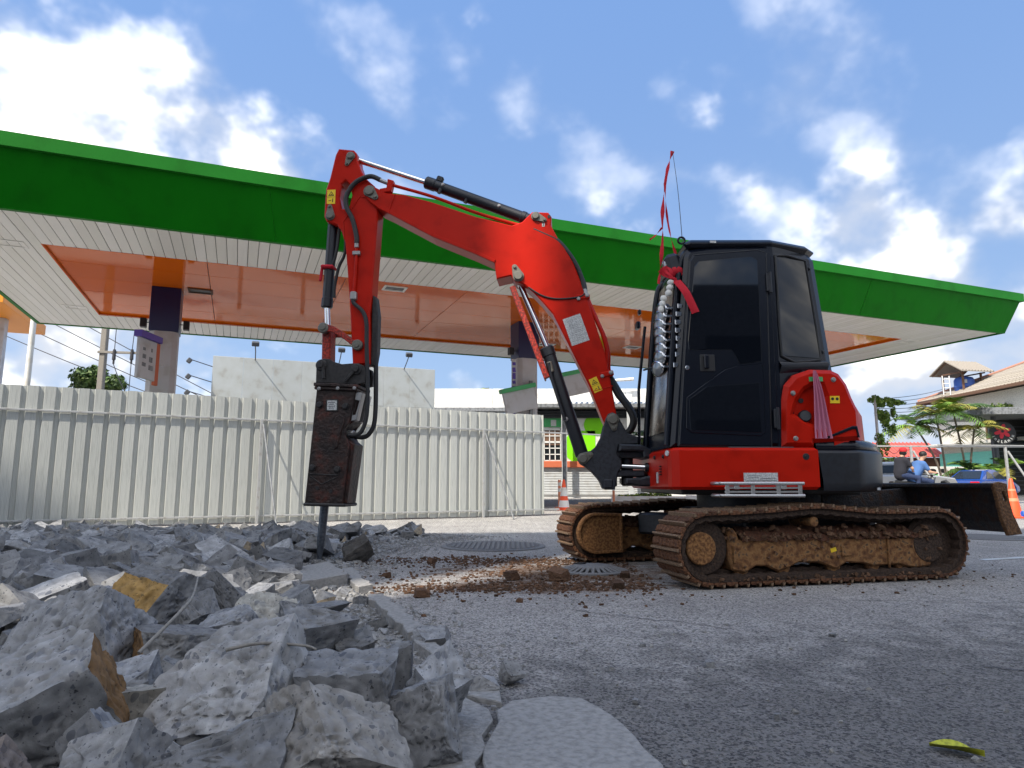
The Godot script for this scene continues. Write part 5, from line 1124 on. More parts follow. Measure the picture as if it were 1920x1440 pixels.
# ---------------------------------------------------------------- broken concrete, soil and grit
func chunk(sd: int, dims: Vector3, level: int, m: Material, tone: Color, soil := -1, soil_tone := Color(0.27, 0.16, 0.07), rough := 1.0, cuts := 6) -> ArrayMesh:
	# a box broken by random planes; every fracture face is then subdivided and roughened, its edges stay sharp
	var r := RandomNumberGenerator.new(); r.seed = sd
	var h := dims / 2.0; var size := (dims.x + dims.y + dims.z) / 3.0
	var big := 4.0 * size; var faces := []   # [points, tone]
	for ax in 3:
		for sg in [-1.0, 1.0]:
			var o := Vector3.ZERO; o[ax] = sg * big; var u := Vector3.ZERO; u[(ax + 1) % 3] = big; var w := Vector3.ZERO; w[(ax + 2) % 3] = big * sg
			faces.push_back([[o - u - w, o + u - w, o + u + w, o - u + w], tone])
	var planes := []
	for ax in 3:
		for sg in [-1.0, 1.0]:
			var n := Vector3.ZERO; n[ax] = sg
			planes.push_back([(n + Vector3(r.randf_range(-0.2, 0.2), r.randf_range(-0.2, 0.2), r.randf_range(-0.2, 0.2))).normalized(), h[ax] * r.randf_range(0.88, 1.0)])
	for i in cuts:
		var n := Vector3(r.randf_range(-1, 1), r.randf_range(-1, 1), r.randf_range(-1, 1)).normalized()
		planes.push_back([n, (absf(n.x) * h.x + absf(n.y) * h.y + absf(n.z) * h.z) * r.randf_range(0.56, 0.88)])
	for pi in planes.size():
		var n: Vector3 = planes[pi][0]; var d: float = planes[pi][1]; var keep := []; var rim := []
		for fc in faces:
			var out := []; var p: Array = fc[0]
			for i in p.size():
				var a: Vector3 = p[i]; var b: Vector3 = p[(i + 1) % p.size()]; var da := n.dot(a) - d; var db := n.dot(b) - d
				if da <= 0: out.push_back(a)
				if (da < 0) != (db < 0): var x := a.lerp(b, da / (da - db)); out.push_back(x); rim.push_back(x)
			if out.size() > 2: keep.push_back([out, fc[1]])
		if rim.size() > 2:
			var c := Vector3.ZERO
			for q in rim: c += q / rim.size()
			var u := n.cross(Vector3.UP if absf(n.y) < 0.9 else Vector3.RIGHT).normalized(); var w := n.cross(u)
			rim.sort_custom(func(p, q): return atan2((p - c).dot(w), (p - c).dot(u)) < atan2((q - c).dot(w), (q - c).dot(u)))
			var cap := []
			for q in rim:
				if cap.is_empty() or (cap[-1].distance_to(q) > size * 0.004 and cap[0].distance_to(q) > size * 0.004): cap.push_back(q)
			if cap.size() > 2: keep.push_back([cap, soil_tone if pi == soil else tone * r.randf_range(0.78, 1.18)])
		faces = keep
	var no := FastNoiseLite.new(); no.seed = sd; no.frequency = 1.0; no.fractal_octaves = 4; no.fractal_gain = 0.5; no.noise_type = FastNoiseLite.TYPE_SIMPLEX
	var lv := maxi(1, level - 1); var N := 1 << lv
	var V := PackedVector3Array(); var NN := PackedVector3Array(); var C := PackedColorArray(); var I := PackedInt32Array()
	for fc in faces:
		var p: Array = fc[0]; var c := Vector3.ZERO
		for q in p: c += q / p.size()
		for e in p.size():
			var a: Vector3 = p[e]; var b: Vector3 = p[(e + 1) % p.size()]; var base := V.size()
			for i in N + 1:
				for j in N + 1 - i:
					var q: Vector3 = c + (a - c) * (float(i) / N) + (b - c) * (float(j) / N)
					var n1 := no.get_noise_3dv(q * (3.4 / size)); var n2 := no.get_noise_3dv(q * (12.0 / size) + Vector3(7, 0, 0))
					var off := size * (0.055 * n1 + 0.030 * n2 * rough - 0.02 * absf(n1 + n2))
					V.push_back(q + q.normalized() * off); NN.push_back(Vector3.ZERO)
					var sh := 1.0 + 0.22 * n2 + 0.24 * n1; var t: Color = fc[1]; C.push_back(Color(t.r * sh, t.g * sh, t.b * sh))
			var at := func(i: int, j: int) -> int: return base + i * (N + 1) - i * (i - 1) / 2 + j
			for i in N:
				for j in N - i:
					I.append_array([at.call(i, j), at.call(i + 1, j), at.call(i, j + 1)])
					if j < N - i - 1: I.append_array([at.call(i + 1, j), at.call(i + 1, j + 1), at.call(i, j + 1)])
	for t in range(0, I.size(), 3):
		var fn := (V[I[t + 1]] - V[I[t]]).cross(V[I[t + 2]] - V[I[t]])
		if fn.dot(V[I[t]]) < 0: fn = -fn
		else: var sw := I[t + 1]; I[t + 1] = I[t + 2]; I[t + 2] = sw
		for e in 3: NN[I[t + e]] += fn
	for i in V.size():
		NN[i] = NN[i].normalized()
	var a2 := []; a2.resize(Mesh.ARRAY_MAX)
	a2[Mesh.ARRAY_VERTEX] = V; a2[Mesh.ARRAY_NORMAL] = NN; a2[Mesh.ARRAY_COLOR] = C; a2[Mesh.ARRAY_INDEX] = I
	var am := ArrayMesh.new(); am.add_surface_from_arrays(Mesh.PRIMITIVE_TRIANGLES, a2); am.surface_set_material(0, m)
	return am

const EDGE := [[-1.2, -0.45], [-1.9, -0.36], [-2.5, -0.3], [-3.3, -0.52], [-4.5, -0.98], [-5.9, -1.45], [-7.2, -1.45], [-8.6, -1.2], [-9.8, -0.6], [-11.0, -3.0]]
func edge_x(z: float) -> float:
	for i in EDGE.size() - 1:
		if z <= EDGE[i][0] and z >= EDGE[i + 1][0]: return lerpf(EDGE[i][1], EDGE[i + 1][1], (z - EDGE[i][0]) / (EDGE[i + 1][0] - EDGE[i][0]))
	return -0.5 if z > -1.2 else -9.0
func bed(x: float, z: float) -> float:
	var inside := clampf((edge_x(z) - x) / 0.7, 0.0, 1.0)
	var far := smoothstep(-9.9, -8.8, z) * smoothstep(-10.4 - 0.57 * (x + 8.16), -10.0 - 0.57 * (x + 8.16), z)
	var lift := lerpf(0.04, 0.055, smoothstep(-5.5, -2.6, z)) + 0.06 * smoothstep(-1.4, -2.6, x) * smoothstep(-6.0, -3.5, z)
	return inside * far * (lift + 0.035 * gn.get_noise_2d(x * 220.0, z * 220.0) + 0.02 * gn.get_noise_2d(x * 900.0, z * 900.0 + 30.0)) - 0.012 * (1.0 - inside)

func build_rubble() -> void:
	# crushed fines under the pieces
	var xs := steps([-9.5, -4.0, 0.16, 0.4, 0.05]); var zs := steps([-11.0, -6.0, 0.12, -1.0, 0.045])
	var rows := []
	for z in zs:
		var row := []
		for x in xs: row.push_back(Vector3(x, bed(x, z), z))
		rows.push_back(row)
	var mb := MB.new(); mb.k = Color(0.22, 0.217, 0.213)
	rows.reverse(); mb.grid(rows)
	var b := part(self, "crushed_concrete", mb, M.concrete); tag(b, "grey crushed concrete dust and fines under the broken pieces", "rubble", "", "stuff")
	var g := Color(0.255, 0.255, 0.258)
	var pale := Color(0.34, 0.335, 0.33); var ochre := Color(0.40, 0.24, 0.075); var brown := Color(0.26, 0.145, 0.06)
	# pieces one can point to: place, width, height, label, tone, soiled face, its colour, turn, tilt
	var heroes := [
		[-1.115, 0.185, -1.75, 0.30, 0.28, "large pale concrete block with brown right edge at the left frame edge", pale, 1, brown, 0.5, 0.25],
		[-0.717, 0.165, -1.90, 0.42, 0.25, "largest pale concrete block in the middle of the foreground rubble", pale, -1, brown, -0.3, 0.15],
		[-0.610, 0.12, -1.58, 0.34, 0.17, "flat-topped concrete block at the bottom edge below the largest block", g, -1, brown, 0.2, 0.1],
		[-0.440, 0.13, -1.65, 0.28, 0.22, "smooth brownish wedge of concrete at the bottom edge", Color(0.28, 0.265, 0.245), -1, brown, 0.8, -0.35],
		[-0.443, 0.13, -1.95, 0.24, 0.27, "tall squarish concrete block right of the largest block", g, -1, brown, 0.15, 0.05],
		[-0.239, 0.10, -1.95, 0.22, 0.20, "rough concrete lump resting on the cracked slab", g, -1, brown, -0.5, 0.2],
		[-0.222, 0.13, -2.15, 0.20, 0.19, "rough concrete lump behind the one on the cracked slab", g, -1, brown, 0.9, 0.1],
		[-0.360, 0.15, -2.20, 0.11, 0.19, "narrow upright concrete sliver between two rough lumps", g, -1, brown, 0.2, 0.1],
		[-0.699, 0.19, -2.50, 0.21, 0.27, "pointed pyramid-shaped concrete piece with smooth grey face", g, -1, brown, 0.6, 0.0],
		[-1.492, 0.26, -2.90, 0.30, 0.27, "concrete block with an ochre soil-covered face turned up", g, 5, ochre, -0.5, -0.12, -0.55],
		[-1.140, 0.165, -2.40, 0.34, 0.17, "dark concrete block with a brown stained left face", Color(0.24, 0.235, 0.23), 5, brown, -0.75, 0.1, -0.1],
		[-1.496, 0.19, -2.40, 0.43, 0.24, "broad bluish concrete boulder above the block at the left edge", g, -1, brown, -0.2, 0.2],
		[-1.313, 0.25, -3.10, 0.16, 0.22, "upright triangular concrete shard behind the ochre-faced block", g, -1, brown, 0.4, 0.5],
		[-1.043, 0.185, -2.60, 0.22, 0.16, "rounded gravelly concrete lump left of the pyramid piece", g, -1, brown, 0.0, 0.2],
		[-1.000, 0.175, -2.85, 0.29, 0.13, "flat tan concrete piece lying behind the gravelly lump", Color(0.44, 0.42, 0.37), -1, brown, 0.3, 0.15],
		[-0.796, 0.165, -2.40, 0.15, 0.10, "small grey chunk just above the largest block", g, -1, brown, 0.3, 0.0],
		[-0.552, 0.15, -2.50, 0.13, 0.12, "small dark triangular shard right of the pyramid piece", Color(0.2, 0.2, 0.2), -1, brown, 0.3, 0.3],
		[-1.395, 0.19, -2.00, 0.18, 0.16, "dark angular chunk at the left edge over the pale block", g, -1, brown, 0.7, 0.2],
		[-0.913, 0.16, -1.60, 0.10, 0.15, "narrow chunk wedged between the two pale blocks", g, 2, brown, 0.3, 0.5],
		[-0.830, 0.16, -1.50, 0.19, 0.12, "sloping grey chunk at the bottom edge, left part", pale, -1, brown, -0.4, 0.3],
		[-0.965, 0.13, -1.90, 0.15, 0.16, "tan-faced cube of concrete between the two pale blocks", Color(0.31, 0.29, 0.25), 1, Color(0.36, 0.27, 0.15), 0.3, 0.1],
		[-1.085, 0.155, -2.00, 0.17, 0.13, "grey chunk behind the tan-faced cube", g, -1, brown, 0.1, 0.3],
		[-1.030, 0.17, -1.42, 0.13, 0.09, "reddish grey chunk in the bottom left corner", Color(0.28, 0.23, 0.2), -1, brown, 0.1, 0.3],
		[-0.983, 0.12, -3.40, 0.36, 0.06, "dark flat slab piece tilted against the rubble behind the pyramid piece", Color(0.2, 0.2, 0.2), -1, brown, 0.35, 0.12],
		[-1.472, 0.10, -6.60, 0.27, 0.22, "dark rounded lump of concrete beside the breaker's chisel", Color(0.12, 0.11, 0.10), -1, brown, 0.3, 0.3],
		[-3.198, 0.20, -4.60, 0.28, 0.19, "wide squarish block at the left frame edge, mid distance", g, -1, brown, 0.2, 0.05],
		[-2.753, 0.20, -4.20, 0.21, 0.18, "rounded block right of the wide squarish block", g, -1, brown, 0.5, 0.2],
		[-2.715, 0.18, -3.90, 0.22, 0.15, "grey block in front of the wide squarish block", g, -1, brown, 0.9, 0.1],
		[-1.685, 0.22, -2.90, 0.15, 0.18, "pale upright chunk left of the ochre-faced block", pale, -1, brown, 0.2, 0.4],
		[-1.245, 0.21, -2.80, 0.16, 0.16, "gravelly chunk below the triangular shard", g, -1, brown, 0.8, 0.2],
		[-0.353, 0.045, -3.20, 0.20, 0.08, "low elongated lump on the pavement beside the broken slab edge", g, -1, brown, 0.1, 0.0],
		[-0.110, 0.03, -2.56, 0.12, 0.05, "small flat chip on the pavement beside the broken slab corner", g, -1, brown, 0.1, 0.0],
		[-0.004, 0.035, -2.66, 0.085, 0.065, "small pale stone on the asphalt right of the broken slab corner", pale, -1, brown, 0.5, 0.0]]
	for i in heroes.size():
		var q: Array = heroes[i]
		var big: float = maxf(q[3], q[4])
		var o := inst(self, "concrete_chunk", chunk(200 + i * 7, Vector3(q[3], q[4] * 1.02, maxf(q[3] * 0.7, q[4] * 0.55)), 5 if big > 0.2 and q[2] > -3.2 else 4, M.concrete, q[6] * [1.0, 1.22, 0.8, 1.1, 0.9][i % 5], q[7], q[8], 1.0, 7), Transform3D(Basis(Vector3.UP, q[9]) * Basis(Vector3(0, 0, 1), q[10] * 1.3) * Basis(Vector3(1, 0, 0), q[11] if q.size() > 11 else 0.25 + 0.55 * sin(i * 2.4)), Vector3(q[0], q[1], q[2])))
		tag(o, q[5], "concrete chunk", "broken concrete pieces of the rubble field")
	# the many pieces that look alike
	var kinds := []
	for i in 14: kinds.push_back(chunk(500 + i * 13, [Vector3(0.21, 0.14, 0.18), Vector3(0.28, 0.08, 0.22), Vector3(0.19, 0.17, 0.16), Vector3(0.29, 0.12, 0.16)][i % 4], 3, M.concrete, Color(1, 1, 1) * ([0.255, 0.29, 0.225, 0.33, 0.19][i % 5]), 0 if i % 6 == 2 else -1, Color(0.38, 0.31, 0.22)))
	rng.seed = 17
	var spots := []
	var tries := 0
	while spots.size() < 1350 and tries < 60000:
		tries += 1
		var z := -1.3 - 9.1 * pow(rng.randf(), 0.8)
		var ex_ := edge_x(z) + 0.15; var x := ex_ - absf(rng.randfn(0.0, 1.0)) * 0.9 - rng.randf() * maxf(1.0, -z * 0.62)
		if x < z * 0.82 - 0.9: continue
		if z < -10.3 - 0.57 * (x + 8.16): continue
		var near_hero := false
		for q in heroes:
			if q[2] > -3.6 and Vector2(x - q[0], z - q[2]).length() < (q[3] + 0.1) * 0.5: near_hero = true
		if near_hero and rng.randf() < 0.8: continue
		var s := (0.4 + 1.05 * pow(rng.randf(), 1.4)) * (0.6 if z > -3.0 else 1.0) * (0.8 if z < -7.5 else 1.0)
		if edge_x(z) - x < 0.35: s *= 0.5
		spots.push_back([x, z, s])
	spots.sort_custom(func(a, b): return a[2] / -a[1] > b[2] / -b[1])
	var rest := []
	for i in 14: rest.push_back([])
	for i in spots.size():
		var q: Array = spots[i]
		var bs := Basis.from_euler(Vector3(rng.randf_range(-0.6, 0.6), rng.randf() * TAU, rng.randf_range(-0.6, 0.6))).scaled(Vector3.ONE * q[2] * 1.0)
		var t := Transform3D(bs, Vector3(q[0], maxf(bed(q[0], q[1]), 0.0) + 0.05 * q[2] + (0.05 * rng.randf() if edge_x(q[1]) - q[0] > 0.4 else 0.0), q[1]))
		if i < 262:
			var kd := rng.randi() % 14; var o := inst(self, "concrete_chunk", kinds[kd], t)
			tag(o, chunk_label(q, heroes, ["grey", "light grey", "dull grey", "pale", "dark grey"][kd % 5] + ["", " flat", " blocky", " long"][kd % 4]), "concrete chunk", "foreground rubble" if q[1] > -3.6 else "rubble field in the middle distance")
		else: rest[rng.randi() % 14].push_back(t)
	var rs := thing("small_rubble", "small grey concrete fragments filling the gaps of the rubble field", "rubble"); rs.set_meta("kind", "stuff")
	for i in 14: scatter(rs, "fragments", kinds[i], rest[i])
	var bits := []
	for i in 9000:
		var z := -1.2 - 9.3 * pow(rng.randf(), 0.75); var x := edge_x(z) + 0.3 * rng.randf() * rng.randf() - rng.randf() * rng.randf() * 5.5
		if i % 9 == 0: x = edge_x(z) + absf(rng.randfn(0.0, 0.28))
		if z < -10.3 - 0.57 * (x + 8.16): continue
		var s := rng.randf_range(0.06, 0.30) * (0.5 if x > edge_x(z) else 1.0)
		bits.push_back(Transform3D(Basis.from_euler(Vector3(rng.randf() * TAU, rng.randf() * TAU, 0)).scaled(Vector3.ONE * s), Vector3(x, maxf(bed(x, z), 0.0) + 0.03 * s, z)))
	scatter(rs, "chips", chunk(901, Vector3(0.2, 0.14, 0.17), 2, M.concrete, Color(0.33, 0.325, 0.315)), bits)
	# slabs still in place at the broken edge
	var slab := func(pts: Array, y0: float, y1: float, label: String, m: Material, tilt := 0.0) -> void:
		var p := PackedVector2Array(); var c := Vector2.ZERO
		for q in range(0, pts.size(), 2): c += Vector2(pts[q], pts[q + 1])
		c /= pts.size() / 2.0
		var r2 := RandomNumberGenerator.new(); r2.seed = int(absf(pts[0]) * 1000)
		var n := pts.size() / 2
		for q in n:
			var a := Vector2(pts[q * 2], -pts[q * 2 + 1]); var d := Vector2(pts[(q * 2 + 2) % pts.size()], -pts[(q * 2 + 3) % pts.size()])
			var st := maxi(1, int(a.distance_to(d) / 0.09))
			for k in st: p.push_back(a.lerp(d, float(k) / st) + Vector2(r2.randf_range(-1, 1), r2.randf_range(-1, 1)) * (0.022 if k else 0.008) - Vector2(c.x, -c.y))
		var mb2 := MB.new(); mb2.k = Color(1, 1, 1); mb2.xf = Transform3D(Basis(Vector3(1, 0, 0), -PI / 2), Vector3.ZERO); mb2.prism(p, y0, y1, 0.004)
		var o := part(self, "concrete_slab", mb2, m); tag(o, label, "concrete slab", "slabs at the broken edge"); o.position = Vector3(c.x, 0, c.y); o.rotation.z = tilt
	slab.call([-0.316, -1.7, -0.368, -2.115, -0.283, -2.376, -0.168, -2.453, -0.072, -2.313, -0.062, -2.216, -0.093, -2.086, -0.078, -1.7], -0.02, 0.022, "left half of the cracked pale concrete slab in the foreground", M.slab)
	slab.call([-0.052, -2.298, 0.000, -2.397, 0.127, -2.442, 0.238, -2.419, 0.304, -2.273, 0.353, -2.074, 0.41, -1.7, -0.06, -1.7, -0.070, -2.062, -0.040, -2.198], -0.02, 0.024, "right half of the cracked pale concrete slab in the foreground", M.slab)
	slab.call([-0.160, -2.679, -0.048, -2.549, -0.027, -2.39, -0.148, -2.476, -0.191, -2.612], -0.01, 0.018, "small slab corner behind the cracked pale slab", M.slab)
	slab.call([-0.914, -4.447, -0.812, -4.447, -0.402, -3.326, -0.475, -3.273], -0.02, 0.055, "long broken kerb strip beside the brown soil", M.slab, 0.03)
	slab.call([-0.460, -3.242, -0.390, -3.294, -0.160, -2.70, -0.24, -2.66], -0.02, 0.045, "short broken kerb strip nearest the foreground blocks", M.slab, -0.04)
	slab.call([-1.425, -5.816, -1.343, -5.885, -0.956, -4.786, -1.03, -4.696], -0.02, 0.05, "long broken kerb strip nearest the breaker", M.slab, 0.04)
	slab.call([-1.816, -5.651, -1.580, -6.064, -1.201, -5.077, -1.45, -4.786], -0.02, 0.075, "tilted flat slab in front of the breaker's chisel", M.slab, 0.05)
	# twigs
	for q in [[Vector3(-0.98, 0.30, -1.86), Vector3(-0.955, 0.385, -2.05), Vector3(-1.0, 0.40, -2.2), Vector3(-1.09, 0.42, -2.42), "long dead twig leaning over the brown-faced block"], [Vector3(-0.74, 0.315, -1.83), Vector3(-0.66, 0.325, -1.86), Vector3(-0.56, 0.31, -1.9), Vector3(-0.52, 0.305, -1.88), "short dead twig lying on the largest block"], [Vector3(-1.95, 0.27, -3.1), Vector3(-1.9, 0.25, -3.0), Vector3(-1.84, 0.22, -2.88), Vector3(-1.78, 0.2, -2.78), "dark bent reinforcing rod sticking out of the rubble at left"]]:
		var tw := MB.new(); tw.tube(spline([q[0], q[1], q[2], q[3]], 5), 0.0055, 6, 0.003); solo("twig" if not "rod" in q[4] else "steel_rod", tw, M.weathered_pole if not "rod" in q[4] else M.black, q[4], "twig" if not "rod" in q[4] else "rod")
	# brown soil shed by the tracks
	var soil_tone := Color(0.175, 0.09, 0.048)
	var clod := []
	for i in 5: clod.push_back(chunk(700 + i, Vector3(0.1, 0.075, 0.09), 3, M.soil, soil_tone * [1.0, 0.75, 1.2, 0.6, 0.9][i], -1, soil_tone, 1.6, 4))
	var loose := []; for i in 5: loose.push_back([])
	rng.seed = 23
	for i in 11000:
		var x := 0.0; var z := 0.0; var s := 0.02 + 0.26 * pow(rng.randf(), 4.0)
		if i % 3 == 0: x = 0.45 + rng.randfn(0.0, 0.8); z = -5.75 + rng.randfn(0.0, 0.5)
		elif i % 3 == 1: x = 0.1 + rng.randfn(0.0, 0.75); z = -5.02 + rng.randfn(0.0, 0.13) - 0.1 * x
		else: x = 0.0 + rng.randfn(0.0, 0.9); z = -6.75 + rng.randfn(0.0, 0.2)
		if i % 23 == 0: x = rng.randf_range(-0.5, 4.5); z = -4.6 - 0.25 * x + rng.randfn(0.0, 0.25)
		if x < edge_x(z) - 0.2 or x > 1.1 and z < -4.6 and z > -7.4 and i % 23: continue
		loose[i % 5].push_back(Transform3D(Basis.from_euler(Vector3(rng.randf() * 6, rng.randf() * 6, 0)).scaled(Vector3(1, 0.75, 1) * s), Vector3(x, 0.02 * s, z)))
	var so := thing("loose_soil", "reddish brown soil crumbs strewn in front of the excavator's tracks", "soil"); so.set_meta("kind", "stuff")
	for i in 5: scatter(so, "crumbs", clod[i], loose[i])
	for q in [[-0.60, -4.62, 0.9, "brown soil clod nearest the broken kerb"], [-0.87, -4.52, 0.7, "small soil clod beside the kerb strip"], [0.36, -5.38, 1.5, "largest soil clod of the brown heap"], [0.0, -5.43, 1.2, "soil clod left of the largest clod"], [0.75, -4.98, 0.9, "soil clod before the near track's front"], [-0.07, -5.75, 0.6, "orange-brown stone clod on the sunlit strip"], [-0.75, -6.5, 0.9, "dark soil clod between the chisel and the far track"], [-1.0, -5.55, 0.7, "dark soil clod beside the kerb strip nearest the breaker"], [0.95, -6.75, 1.4, "flat soil clod under the far track's idler"], [1.3, -6.9, 1.3, "soil clod between the two tracks"], [0.05, -4.42, 0.4, "tiny brown clod alone on the pavement"], [0.9, -5.55, 0.8, "soil clod beside the radial drain cover"]]:
		var o := inst(self, "soil_clod", clod[rng.randi() % 5], Transform3D(Basis(Vector3.UP, rng.randf() * 6).scaled(Vector3(1, 0.85, 1) * q[2]), Vector3(q[0], 0.026 * q[2], q[1]))); tag(o, q[3], "soil clod", "soil clods on the pavement")
	# grit on the pavement
	var gr := []
	for i in 1000:
		var z := -1.6 - 7.5 * pow(rng.randf(), 1.4); var x := edge_x(z) + rng.randf() * (1.0 - z * 0.95)
		gr.push_back(Transform3D(Basis.from_euler(Vector3(rng.randf() * 6, rng.randf() * 6, 0)).scaled(Vector3.ONE * (0.02 + 0.08 * pow(rng.randf(), 4.0))), Vector3(x, 0.003, z)))
	var gt := thing("pavement_grit", "loose pale grit scattered over the grey pavement", "grit"); gt.set_meta("kind", "stuff"); scatter(gt, "grains", chunk(950, Vector3(0.2, 0.15, 0.17), 1, M.concrete, Color(0.34, 0.33, 0.31)), gr)
	for q in [[0.807, -2.904, 0.5, "small pale pebble alone in the middle of the dark asphalt"], [1.569, -3.461, 0.36, "small pebble on the asphalt below the near track"], [0.397, -2.856, 0.32, "grey pebble on the asphalt right of the slab corner"], [0.60, -3.25, 0.3, "pebble beside a brown crumb on the dusty pavement"], [0.845, -2.283, 0.3, "pale pebble nearest the bottom edge on the asphalt"], [0.42, -2.43, 0.3, "dark pebble beside the cracked slab's corner"]]:
		var o := inst(self, "pebble", kinds[rng.randi() % 14], Transform3D(Basis(Vector3.UP, rng.randf() * 6).scaled(Vector3.ONE * q[2] * 0.42), Vector3(q[0], 0.022 * q[2], q[1]))); tag(o, q[3], "pebble", "pebbles on the asphalt")
	# leaf
	var lf := MB.new(); var lr := []
	for i in 9:
		var t := i / 8.0; var w := 0.034 * sin(PI * pow(t, 0.8)) + 0.003; lr.push_back([Vector3(t * 0.13 - 0.06, 0.012 + 0.010 * sin(t * 4.0), -w), Vector3(t * 0.13 - 0.06, 0.004 + 0.004 * sin(t * 3.0), 0), Vector3(t * 0.13 - 0.06, 0.014 + 0.014 * sin(t * 2.5), w * 0.85)])
	lf.grid(lr); solo("fallen_leaf", lf, M.yellow_leaf, "yellow-green fallen leaf on the asphalt in the bottom right corner", "leaf", Vector3(1.225, 0.004, -2.0), -38.0)
	# manholes
	manhole(Vector3(-0.222, 0, -8.234), 0.62, false, "wide round iron manhole cover before the metal fence")
	manhole(Vector3(0.69, 0, -5.95), 0.30, true, "round iron drain cover with radial slots in front of the tracks")
	manhole(Vector3(6.59, 0, -9.6), 0.55, false, "round manhole cover right of the dozer blade")
	manhole(Vector3(-2.62, 0.13, -4.1), 0.24, true, "half-buried drain cover with slots in the rubble")
var said := {}
const SHORT := ["left pale block", "largest block", "flat-topped block", "smooth wedge", "tall squarish block", "lump on the slab", "lump behind the slab", "upright sliver", "pyramid piece", "ochre-faced block", "brown-stained block", "broad boulder", "triangular shard", "gravelly lump", "flat tan piece", "small grey chunk", "dark triangular shard", "dark angular chunk", "wedged narrow chunk", "sloping chunk", "tan-faced cube", "chunk behind the cube", "reddish corner chunk", "dark flat slab piece", "lump by the chisel", "wide squarish block", "rounded block", "low grey block", "pale upright chunk", "lower gravelly chunk"]
func chunk_label(q: Array, heroes: Array, tone: String) -> String:   # what it looks like and which big piece it lies by
	var best := 1e9; var bi := 0
	for i in SHORT.size():
		var d := Vector2(q[0] - heroes[i][0], q[1] - heroes[i][2]).length()
		if d < best: best = d; bi = i
	var d := Vector2(q[0] - heroes[bi][0], q[1] - heroes[bi][2])
	var side := ("right of" if d.x > 0 else "left of") if absf(d.x) > absf(d.y) else ("before" if d.y > 0 else "behind")
	var far := "just" if best < 0.35 else ("a step" if best < 0.9 else ("well" if best < 1.8 else "far"))
	var size := "tiny" if q[2] < 0.4 else ("small" if q[2] < 0.6 else ("medium" if q[2] < 0.8 else ("biggish" if q[2] < 1.0 else "hefty")))
	var text := "%s %s concrete chunk %s %s the %s" % [size, tone, far, side, SHORT[bi]]
	if said.has(text):   # the second of two look-alikes is told apart by its place
		text += ", farther back" if q[1] < said[text][1] else ", nearer"
		if said.has(text): text += " left" if q[0] < said[text][0] else " right"
	said[text] = q
	return text
func scatter(parent: Node, called: String, mesh: Mesh, ts: Array) -> void:
	if ts.is_empty(): return
	var mm := MultiMesh.new(); mm.transform_format = MultiMesh.TRANSFORM_3D; mm.mesh = mesh; mm.instance_count = ts.size()
	for i in ts.size(): mm.set_instance_transform(i, ts[i])
	var o := MultiMeshInstance3D.new(); o.name = called; o.multimesh = mm; parent.add_child(o, true); o.set_meta("kind", "stuff")
func manhole(at: Vector3, r: float, slots: bool, label: String) -> void:
	var t := thing("manhole_cover", label, "manhole cover", at)
	var m := MB.new(); m.lathe([[r, -0.03], [r, 0.012], [r - 0.012, 0.018], [r - 0.06, 0.018], [r - 0.065, 0.010]], 48, true); part(t, "rim", m, M.dusty_iron)
	var c := MB.new()
	if slots:
		# low dome: a flat top plate, bars sloping down from it to the rim, dark gaps between them
		c.lathe([[r * 0.56, 0.02], [r * 0.58, 0.045], [r * 0.54, 0.052], [0.0, 0.054]], 36)
		for i in 30:
			var a := TAU * i / 30.0; var d := Vector3(cos(a), 0, sin(a)); var p := d * r * 0.57 + Vector3(0, 0.044, 0); var q := d * r * 0.96 + Vector3(0, 0.010, 0)
			var ax := (q - p).normalized(); var sd := ax.cross(Vector3.UP).normalized()
			c.box((p + q) / 2.0, Vector3(p.distance_to(q), 0.012, r * 0.085), 0.003, Basis(ax, sd.cross(ax).normalized(), sd))
		part(t, "cover", c, M.dusty_iron)
		var pit := MB.new(); pit.lathe([[r - 0.02, 0.004], [r * 0.5, 0.022], [0.0, 0.022]], 36, true); part(t, "pit", pit, M.black)
		var hd := MB.new(); var ring := []
		for i in 11: ring.push_back(Vector3(-r * 0.35 + cos(TAU * i / 10.0) * 0.05, 0.06, -r * 0.2 + sin(TAU * i / 10.0) * 0.025))
		hd.tube(PackedVector3Array(ring), 0.005, 6); part(t, "lifting_ring", hd, M.black)
	else:
		c.lathe([[r - 0.066, 0.008], [r - 0.07, 0.012], [0.0, 0.012]], 40, true); part(t, "cover", c, M.manhole_iron)
		var st := MB.new()
		for ix in range(-9, 10):
			for iz in range(-9, 10):
				var p := Vector2(ix, iz) * r * 0.095
				if p.length() < r * 0.84: st.box(Vector3(p.x, 0.016, p.y), Vector3(r * 0.06, 0.012, r * 0.06), 0.003)
		var s := part(t, "studs", st, M.dusty_iron); s.set_meta("kind", "stuff")

